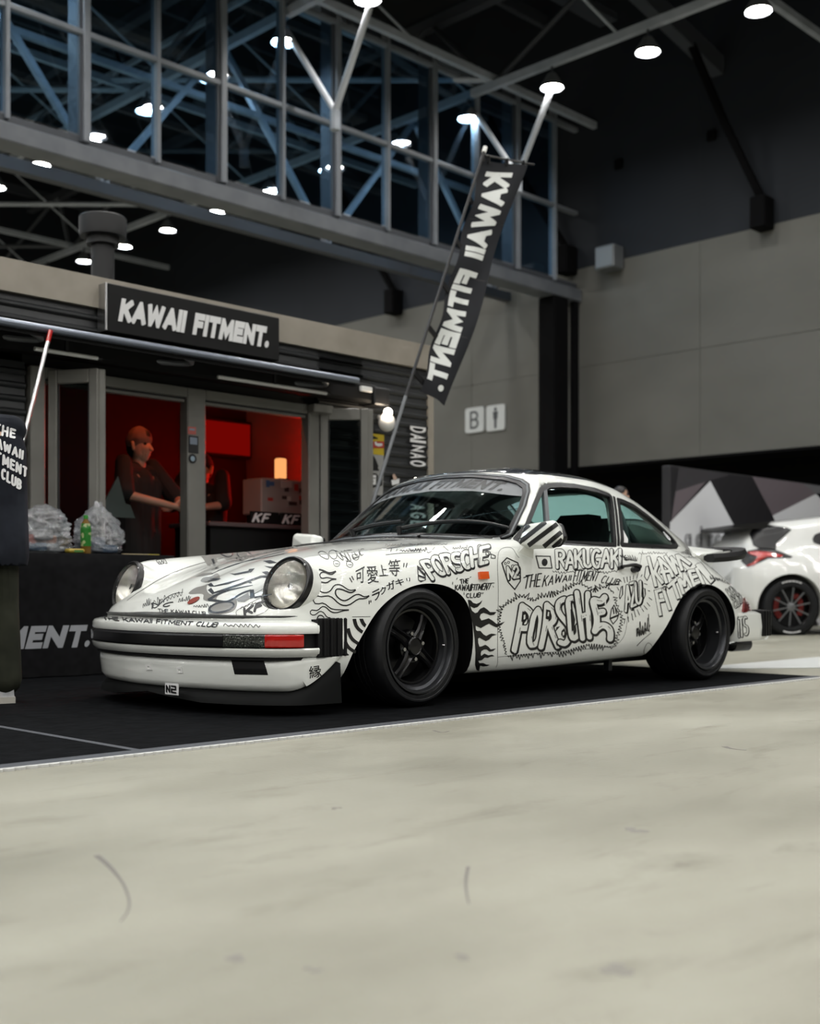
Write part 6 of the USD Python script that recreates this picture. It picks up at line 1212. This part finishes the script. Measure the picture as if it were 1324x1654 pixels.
# ------------------------------------------------------------------ people
def blob(bones, edge=.022, it=8):
    parts = [m3.Manifold.batch_hull([m3.Manifold.sphere(ra, 16).translate(list(map(float, a))), m3.Manifold.sphere(rb_, 16).translate(list(map(float, b)))]) for a, b, ra, rb_ in bones]
    m = m3.Manifold.batch_boolean(parts, m3.OpType.Add).refine_to_length(edge); t = tm(m); t.merge_vertices()
    return trimesh.smoothing.filter_taubin(t, lamb=.5, nu=.52, iterations=it)
def hand(w, d, side_, curl=.5, s=1.0):           # wrist, finger direction, thumb side
    w = np.array(w, float); d = np.array(d, float); d /= np.linalg.norm(d); t = np.array(side_, float); t -= d * (t @ d); t /= np.linalg.norm(t); n = np.cross(d, t)
    B = [(w, w + d * .08 * s, .024, .028)]
    for k, (o, ln_) in enumerate(((.028, .070), (.010, .078), (-.008, .072), (-.026, .056))):
        b0 = w + d * .085 * s + t * o * s; b1 = b0 + (d * math.cos(curl * .6) + n * math.sin(curl * .6)) * ln_ * .45 * s; b2 = b1 + (d * math.cos(curl * 1.6) + n * math.sin(curl * 1.6)) * ln_ * .35 * s; b3 = b2 + (d * math.cos(curl * 2.3) + n * math.sin(curl * 2.3)) * ln_ * .28 * s
        B += [(w + d * .05 * s + t * o * .8 * s, b0, .012, .0105), (b0, b1, .0098, .009), (b1, b2, .009, .0085), (b2, b3, .0085, .0075)]
    th0 = w + d * .03 * s + t * .026 * s; th1 = th0 + (d * .7 + t * .7) * .04 * s; th2 = th1 + (d * .9 + t * .3 + n * .25) * .034 * s
    return B + [(th0, th1, .013, .011), (th1, th2, .0105, .009)]
def person(loc, rz, arms, label, shirt, trouser, skin, hair, hat=None, shoe=None, lean=0.0, scale=1.0, turn=0.0, loose=.02, hem=.74, feet=.12, flare=0.0):
    """faces +y locally; arms = ((shoulder, elbow, wrist), ...) for right (+x) and left"""
    pr = thing('person', label, 'person', None, loc, rz)
    S = scale; J = lambda x, y, z: np.array([x, y + lean * max(0, z - .9), z]) * S
    hipc, chest, neck, head = J(0, 0, .94), J(0, 0, 1.24), J(0, -.01, 1.44), J(0, .02, 1.60)
    B = [(J(-.075, 0, .93), J(.075, 0, .93), .105 * S, .105 * S), (hipc, J(0, .0, 1.1), .115 * S, .12 * S), (J(-.07, 0, 1.1), J(-.10, 0, 1.30), .10 * S, .095 * S), (J(.07, 0, 1.1), J(.10, 0, 1.30), .10 * S, .095 * S), (J(-.17, 0, 1.385), J(.17, 0, 1.385), .055 * S, .055 * S), (J(0, 0, 1.38), J(0, .01, 1.53), .06 * S, .052 * S)]
    legs = []
    for q in (-1, 1):
        h, k, a = J(q * .09, 0, .90), np.array([q * .10, .02, .49]) * S, np.array([q * feet, -.02, .085]) * S
        legs += [(h, k, .085 * S, .058 * S), (k, a, .056 * S, .042 * S)]; B += legs[-2:] + [(a, a + np.array([q * .02, .14, -.045]) * S, .035 * S, .028 * S)]
    for q, (sh, el, wr, fd) in zip((1, -1), arms):
        sh, el, wr = (np.array(p, float) for p in (sh, el, wr))
        B += [(sh, el, .05 * S, .04 * S), (el, wr, .04 * S, .027 * S)]; B += hand(wr, fd, (0, .2, 1) if abs(fd[2]) < .7 else (0, 1, 0), .6, S)
    B += [(head + [0, .005, -.05], head + [0, .0, .045], .072 * S, .088 * S), (head + [0, .03, -.085], head + [0, .04, -.02], .042 * S, .06 * S)]
    f_ = head + np.array([0, .088, 0]) * S
    B += [(f_ + [0, -.01, .015], f_ + [0, .022, -.03], .012, .015), (head + [.083, .0, -.03], head + [.086, -.005, .015], .012, .015), (head + [-.083, .0, -.03], head + [-.086, -.005, .015], .012, .015), (f_ + [-.02, -.014, -.066], f_ + [.02, -.014, -.066], .010, .010)]
    obj('body', blob(B, .016, 6), skin, pr, smooth=True)
    for q in (-1, 1):
        e = trimesh.creation.icosphere(2, .013); e.apply_translation(f_ + np.array([q * .032, -.012, .012])); obj('eye', e, M_DARK, pr, smooth=True)
    hb = [(head + [0, -.02, .04], head + [0, -.035, -.02], .094 * S, .082 * S), (head + [0, .02, .065], head + [0, -.02, .05], .075 * S, .09 * S)]
    obj('hair', blob(hb, .02, 4), hair, pr, smooth=True)
    if hat is not None:
        obj('hat', blob([(head + [0, .0, .055], head + [0, -.025, .035], .098 * S, .100 * S), (head + [0, -.01, .085], head + [0, -.03, .07], .075 * S, .08 * S)], .02, 4), hat, pr, smooth=True)
    L_ = loose
    sB = [(J(-.13, 0, hem), J(.13, 0, hem), .085 * S + L_, .085 * S + L_), (J(-.11, 0, hem), J(-.13, 0, 1.28), .095 * S + L_ + flare, .09 * S + L_), (J(.11, 0, hem), J(.13, 0, 1.28), .095 * S + L_ + flare, .09 * S + L_), (J(0, 0, hem), J(0, 0, 1.30), .11 * S + L_, .11 * S + L_), (J(-.17, 0, 1.385), J(.17, 0, 1.385), .06 * S + L_ * .6, .06 * S + L_ * .6), (J(-.06, 0, 1.42), J(.06, 0, 1.42), .055 * S, .055 * S)]
    for sh, el, wr, fd in arms:
        sh, el, wr = (np.array(p, float) for p in (sh, el, wr)); sB.append((sh, sh + (el - sh) * .92, (.052 * S + L_ * .7), (.056 * S + L_ * 1.2)))
    SH = blob(sB, .022, 6); SH = tm(mf(SH).trim_by_plane([0, 0, 1], (hem - .045) * S)); obj('shirt', SH, shirt, pr, smooth=True)
    tB = [(J(-.07, 0, .90), J(.07, 0, .90), .115 * S, .115 * S)]
    for q in (-1, 1):
        h, k, a = J(q * .095, 0, .90), np.array([q * .11, .02, .49]) * S, np.array([q * feet, -.03, .12]) * S; tB += [(h, k, .10 * S + flare * .3, .088 * S + flare * .4), (k, a, .088 * S + flare * .4, .082 * S + flare * .4)]
    TR = blob(tB, .022, 6); obj('trousers', TR, trouser, pr, smooth=True)
    for q in (-1, 1):
        a = np.array([q * feet, -.02, 0]) * S
        up_ = hull([a + np.array(p) * S for p in ((-.042, -.075, .03), (.042, -.075, .03), (-.038, -.07, .10), (.038, -.07, .10), (-.04, .06, .10), (.04, .06, .10), (-.046, .12, .03), (.046, .12, .03), (-.03, .20, .03), (.03, .20, .03), (-.03, .19, .055), (.03, .19, .055), (-.042, .10, .075), (.042, .10, .075))])
        s_ = thing('shoe', parent=pr); obj('upper', up_, shoe or M_DARK, s_, smooth=50)
        obj('sole', hull([a + np.array(p) * S for z in (0.0, .032) for p in ((-.046, -.08, z), (.046, -.08, z), (-.05, .12, z), (.05, .12, z), (-.034, .205, z), (.034, .205, z), (0, .215, z))]), M_SOLE, s_, smooth=False)
    return pr, SH
M_SOLE = plain('shoe_sole', (.45, .43, .38), .6)
M_SKIN = plain('skin', (.50, .31, .22), .5, subsurface_weight=.1, subsurface_scale=.01)
M_HAIR = plain('hair_black', (.012, .010, .010), .5)
M_TEE = noisy('washed_black_tee', (.007, .0085, .013), (.018, .021, .029), 7, .9, 6, bump=.3, specular_ior_level=.2)
M_OLIVE = noisy('olive_trousers', (.012, .0135, .008), (.026, .028, .018), 6, .85, 5, bump=.4, specular_ior_level=.2)
M_SHOE = noisy('grey_sneaker', (.30, .31, .33), (.50, .50, .50), 18, .5)
rest = (((.175, 0, 1.35), (.245, -.02, 1.08), (.255, .08, .84), (0, .15, -1)), ((-.175, 0, 1.35), (-.245, -.02, 1.08), (-.255, .08, .84), (0, .15, -1)))
ploc, prz = np.array([-1.283, .763, .006]), math.radians(-14)
reach = (((.145, .0, 1.175), (.165, .08, .93), (.10, .28, .86), (-.3, .8, -.5)), ((-.145, 0, 1.21), (-.2, .05, .98), (-.15, .28, .88), (.1, .9, -.3)))
pr, SH = person(ploc, prz, reach, 'person in washed black printed T-shirt and olive trousers at the cloth table, back turned', M_TEE, M_OLIVE, M_SKIN, M_HAIR, shoe=M_SHOE, scale=.905, loose=.02, hem=.735, feet=.12, flare=.026)
Rz = np.array([[math.cos(prz), -math.sin(prz), 0], [math.sin(prz), math.cos(prz), 0], [0, 0, 1]])
SW = SH.copy(); SW.vertices = SH.vertices @ Rz.T + ploc
def onshirt(poly, m_):
    g = drape(poly, SW, step=3, lift=.003)
    if g is not None: g.vertices = (g.vertices - ploc) @ Rz; obj('lettering', g, m_, pr, smooth=True)
for t_, q in (('THE', [(-8, 684), (24, 695), (23, 707), (-9, 701)]), ('KAWAII', [(-14, 704), (36, 729), (35, 741), (-14, 718)]), ('FITMENT', [(-18, 722), (43, 757), (42, 770), (-18, 738)]), ('CLUB', [(4, 757), (33, 777), (32, 790), (3, 772)])): onshirt(pen_text(t_, q, 2.8, .45, 0, 0), M_PAPER)
# staff inside the container
pos1 = (((.175, 0, 1.35), (.29, .10, 1.10), (.06, .36, 1.02), (-.9, .35, -.05)), ((-.175, 0, 1.35), (-.26, .16, 1.10), (-.10, .38, 1.02), (.8, .5, .0)))
M_STAFF = plain('staff_black', (.012, .011, .011), .85)
person((1.24, 3.40, .12), PI + .35, pos1, 'person in a beanie and dark T-shirt with folded hands in the left shop doorway', M_STAFF, M_STAFF, M_SKIN, M_HAIR, plain('beanie', (.22, .13, .11), .9), scale=.93)
pos2 = (((.175, 0, 1.35), (.24, .12, 1.10), (.12, .36, 1.06), (-.3, .9, 0)), ((-.175, 0, 1.35), (-.24, .12, 1.10), (-.12, .36, 1.06), (.3, .9, 0)))
pr2, SH2 = person((2.16, 3.86, .12), PI / 2 + .5, pos2, 'person in a black hoodie with small printed lines behind the bar counter', M_STAFF, M_STAFF, M_SKIN, M_HAIR, M_STAFF, scale=.88)
p2, r2 = np.array([2.16, 3.86, .12]), PI / 2 + .5; R2 = np.array([[math.cos(r2), -math.sin(r2), 0], [math.sin(r2), math.cos(r2), 0], [0, 0, 1]]); S2 = SH2.copy(); S2.vertices = SH2.vertices @ R2.T + p2
g = drape(unary_union([LineString([(x0, y), (x1, y + .3)]).buffer(1.1) for x0, x1, y in ((393, 400, 793), (390, 402, 799), (389, 402, 804.5), (393, 401, 809.5))]), S2, step=3, lift=.004)
if g is not None: g.vertices = (g.vertices - p2) @ R2; obj('print', g, M_PAPER, pr2)
person((7.45, 3.34, 0), 1.9, rest, 'person whose dark-haired head shows above the rear of the graffiti car', M_STAFF, M_STAFF, M_SKIN, M_HAIR, scale=.965)

# ------------------------------------------------------------------ exhibition booth wall and white hatchback at the right
bw = thing('booth_wall', 'grey and white triangle-patterned booth wall lettered adro behind the white hatchback', 'booth wall')
YW = 3.5
xa_, xb_ = on(1082, 752, 1, YW)[0], 13.2
obj('panel', cbox((xa_, YW, 0), (xb_, YW + .12, 2.02), .01), plain('booth_dark', (.016, .015, .018), .5), bw, smooth=False)
PW = {'w': plain('booth_white', (.72, .73, .76), .5), 'g': plain('booth_grey', (.15, .15, .16), .5), 'p': plain('booth_mauve', (.15, .125, .14), .5), 'd': plain('booth_charcoal', (.045, .042, .048), .5)}
c = crop(1060, 740, 5.015)
def bp(pts, k): obj('graphic', slab(flat(c(pts), YW - .002), (0, YW - .002, 0), (1, 0, 0), (0, 0, 1), .002), PW[k], bw, smooth=False)
bp([(180, 72), (600, 135), (400, 190), (155, 270)], 'd'); bp([(155, 270), (400, 190), (140, 480), (118, 520)], 'p'); bp([(435, 185), (720, 720), (640, 1400), (60, 1400), (110, 520)], 'w')
bp([(775, 150), (1180, 205), (1290, 290), (940, 465)], 'p'); bp([(1180, 205), (1500, 255), (1500, 500), (1290, 290)], 'g'); bp([(940, 465), (1290, 290), (1700, 640), (1700, 1400), (1330, 1400)], 'w'); bp([(1290, 290), (1700, 250), (1700, 640)], 'd')
for t_, x0 in (('a', 235), ('d', 325), ('r', 425), ('o', 480)):
    w, st = FONT[t_]
    for off in (.0, .11):
        gg = unary_union([LineString(s).buffer(.115 - off * .9).difference(LineString(s).buffer(.075 - off * .9 if off == 0 else .0)) for s in st]) if off == 0 else unary_union([LineString(s).buffer(.025) for s in st])
        base = on(*c([(x0, 705)])[0], 1, YW - .004); sc = 140 / 5.015 * 15.2 / 1940 * 1.0
        gg = affinity.scale(gg, sc * 1.15, sc, origin=(0, 0)); obj('letter', slab(gg, (base[0], YW - .0045, base[2]), (1, 0, 0), (0, 0, 1), .002), PW['g'], bw, smooth=False)
# white hatchback: x runs from its rear axle to its nose, -y is the side we see
ang = math.radians(-39.5); wp_ = on(1278, 1026.5, 2, 0)
hb = thing('hatchback_car', 'plain white hatchback with black roof spoiler parked by the booth wall', 'car', None, (wp_[0], wp_[1], 0), ang)
def hsec(x, n=30):
    top = np.interp(x, [-.58, -.55, -.42, -.25, 0, .6, 1.3, 1.9, 2.3, 2.9, 3.2, 3.25], [.62, .80, 1.10, 1.26, 1.33, 1.40, 1.40, 1.2, 1.02, .92, .74, .55]); belt = np.interp(x, [-.58, -.42, 0, 2, 2.9, 3.25], [.60, .92, .97, .95, .84, .52])
    w = np.interp(x, [-.58, -.54, -.42, -.1, .2, .6, 2.0, 2.5, 2.9, 3.15, 3.25], [.60, .72, .84, .93, .93, .87, .87, .92, .88, .70, .5]); rw = np.interp(x, [-.58, -.35, 0, 1.5, 2.2, 3.2], [.45, .56, .60, .60, .62, .4]) ; bot = np.interp(x, [-.58, -.35, 2.8, 3.25], [.42, .20, .18, .32])
    tp = max(top, belt + .002)
    p = np.array([(0, bot), (w * .9, bot), (w * .97, bot + .06), (w, .45), (w * 1.0, .62), (w * .97, .78), (w * .90, belt - .03), (w * .84, belt), (rw + .06, belt + (tp - belt) * .72), (rw * .85, belt + (tp - belt) * .94), (0, tp)])
    t = np.r_[0, np.cumsum(np.linalg.norm(np.diff(p, axis=0), axis=1) + 1e-6)]; q = np.linspace(0, t[-1], n); return np.c_[PchipInterpolator(t, p[:, 0])(q), PchipInterpolator(t, p[:, 1])(q)]
hbody = loft(np.unique(np.r_[np.linspace(-.58, -.3, 16), np.linspace(-.3, 3.25, 50)]), hsec, 30); hbody.vertices[:, 1] += .90
hm = mf(hbody)
wells = []
for x in (0, 2.56):
    cyl = m3.Manifold.cylinder(2.2, .375, .375, 48).rotate([90, 0, 0]).translate([x, 2.0, .325]); hm = hm - (cyl ^ m3.Manifold.cube([4.4, .34, 3]).translate([-.8, -.2, 0])) - (cyl ^ m3.Manifold.cube([4.4, .34, 3]).translate([-.8, 1.66, 0]))
M_HATCH = plain('hatch_white', (.78, .79, .77), .25, coat_weight=1.0, coat_roughness=.04)
HB = tm(hm); obj('body', HB, M_HATCH, hb, smooth=38)
for x in (0, 2.56):
    for y0_ in (.10, 1.50): obj('arch_liner', lathe([(.374, 0), (.374, .28), (0, .28)], 40, 'y').apply_translation((x, y0_ + .28, .325)), M_BLACK, hb)
def hw_(x, y, s):
    w_ = thing('wheel', parent=hb, loc=(x, y, .325), rz=0 if s < 0 else PI)
    obj('tire', lathe([(.24, -.20), (.30, -.21), (.325, -.19), (.325, -.03), (.31, -.004), (.27, .006), (.236, 0), (.232, -.02)], 56, 'y'), M_TYRE, w_, smooth=40)
    obj('rim', lathe([(.236, .002), (.24, -.004), (.225, -.012), (.215, -.03), (.21, -.16), (0, -.17)], 48, 'y'), plain('hatch_rim_dark%d' % USED.get(('x', 'x'), 0), (.02, .02, .022), .4) if False else M_RIM, w_, smooth=40)
    obj('rim_edge', lathe([(.238, .003), (.240, -.003), (.222, -.016), (.222, -.006)], 48, 'y'), M_SPK, w_, smooth=40)
    obj('brake_disc', lathe([(.05, -.11), (.16, -.11), (.16, -.12)], 36, 'y'), M_GREYM, w_)
    for s0, s1 in ((-.5, .9), (2.6, 3.9)): obj('caliper', cat_([cbox((-.03, -.005, -.03), (.03, .02, .03), .005).apply_translation((.15 * math.cos(a), .085, .15 * math.sin(a))) for a in np.linspace(s0, s1, 6)]), M_REDC, w_, smooth=False, kind='stuff')
    for k in range(10):
        a = k * PI / 5 + .2; d = np.array([math.cos(a), 0, math.sin(a)]); obj('spoke', bar(d * .035 + [0, .012, 0], d * .222 + [0, .004, 0], .014, .016, up=(0, 1, 0)), M_SPK, w_, smooth=False)
    obj('hub', lathe([(.05, -.04), (.05, -.01), (.03, .0), (0, .0)], 24, 'y'), M_SPK, w_)
    obj('print', cat_([slab(sbox(-.016, .285, .016, .298), (0, -.008, 0), np.array([math.cos(q), 0, math.sin(q)]), np.array([-math.sin(q), 0, math.cos(q)]), .003) for q in list(np.linspace(-.35, .35, 6)) + list(np.linspace(PI - .3, PI + .3, 6))]), M_PAPER, w_, smooth=False, kind='stuff')
M_SPK = plain('hatch_spoke', (.16, .165, .17), .35, metallic=.5); M_REDC = plain('caliper_red', (.16, .008, .006), .4)
hw_(0, 0, -1); hw_(2.56, 0, -1); hw_(0, 1.8, 1); hw_(2.56, 1.8, 1)
HBW = HB.copy(); Rh = np.array([[math.cos(ang), -math.sin(ang), 0], [math.sin(ang), math.cos(ang), 0], [0, 0, 1]]); hp_ = np.array([wp_[0], wp_[1], 0]); HBW.vertices = HB.vertices @ Rh.T + hp_
def hd(name, pts, m_, lift=.006, label=None):
    g = drape(Polygon(pts), HBW, step=6, lift=lift, thick=.01, jump=30)
    if g is not None: g.vertices = (g.vertices - hp_) @ Rh; obj(name, g, m_, hb, smooth=True, label=label)
c = crop(1160, 820, 6.89)
hd('tail_lamp_housing', c([(250, 590), (330, 480), (460, 455), (640, 470), (825, 545), (800, 560), (560, 565), (460, 610), (320, 665)]), M_TRIM, .004)
hd('tail_lamp', c([(325, 500), (420, 490), (560, 500), (720, 535), (700, 552), (540, 550), (460, 590), (400, 640), (310, 655), (390, 610), (440, 550), (360, 525)]), M_RED, .012, 'red tail lamp of the hatchback')
hd('rear_window', c([(420, 180), (760, 225), (810, 250), (640, 400), (640, 470), (450, 455), (390, 420), (350, 300)]), M_TRIM, .008)
hd('side_window', c([(1045, 350), (1070, 300), (1130, 275), (1500, 270), (1500, 430), (1130, 415), (1060, 390)]), M_TRIM, .004)
def hl_(x, y, z): return (x, y, z)
obj('roof_spoiler', hull([(-.10, .33, 1.31), (-.10, 1.47, 1.31), (-.56, .30, 1.27), (-.56, 1.50, 1.27), (-.58, .30, 1.235), (-.58, 1.50, 1.235), (-.20, .33, 1.22), (-.20, 1.47, 1.22)]), M_TRIM, hb, smooth=False)
obj('rear_bumper', rbox((-.60, .25, .28), (-.48, 1.55, .50), .04), M_BLACK, hb, smooth=50)
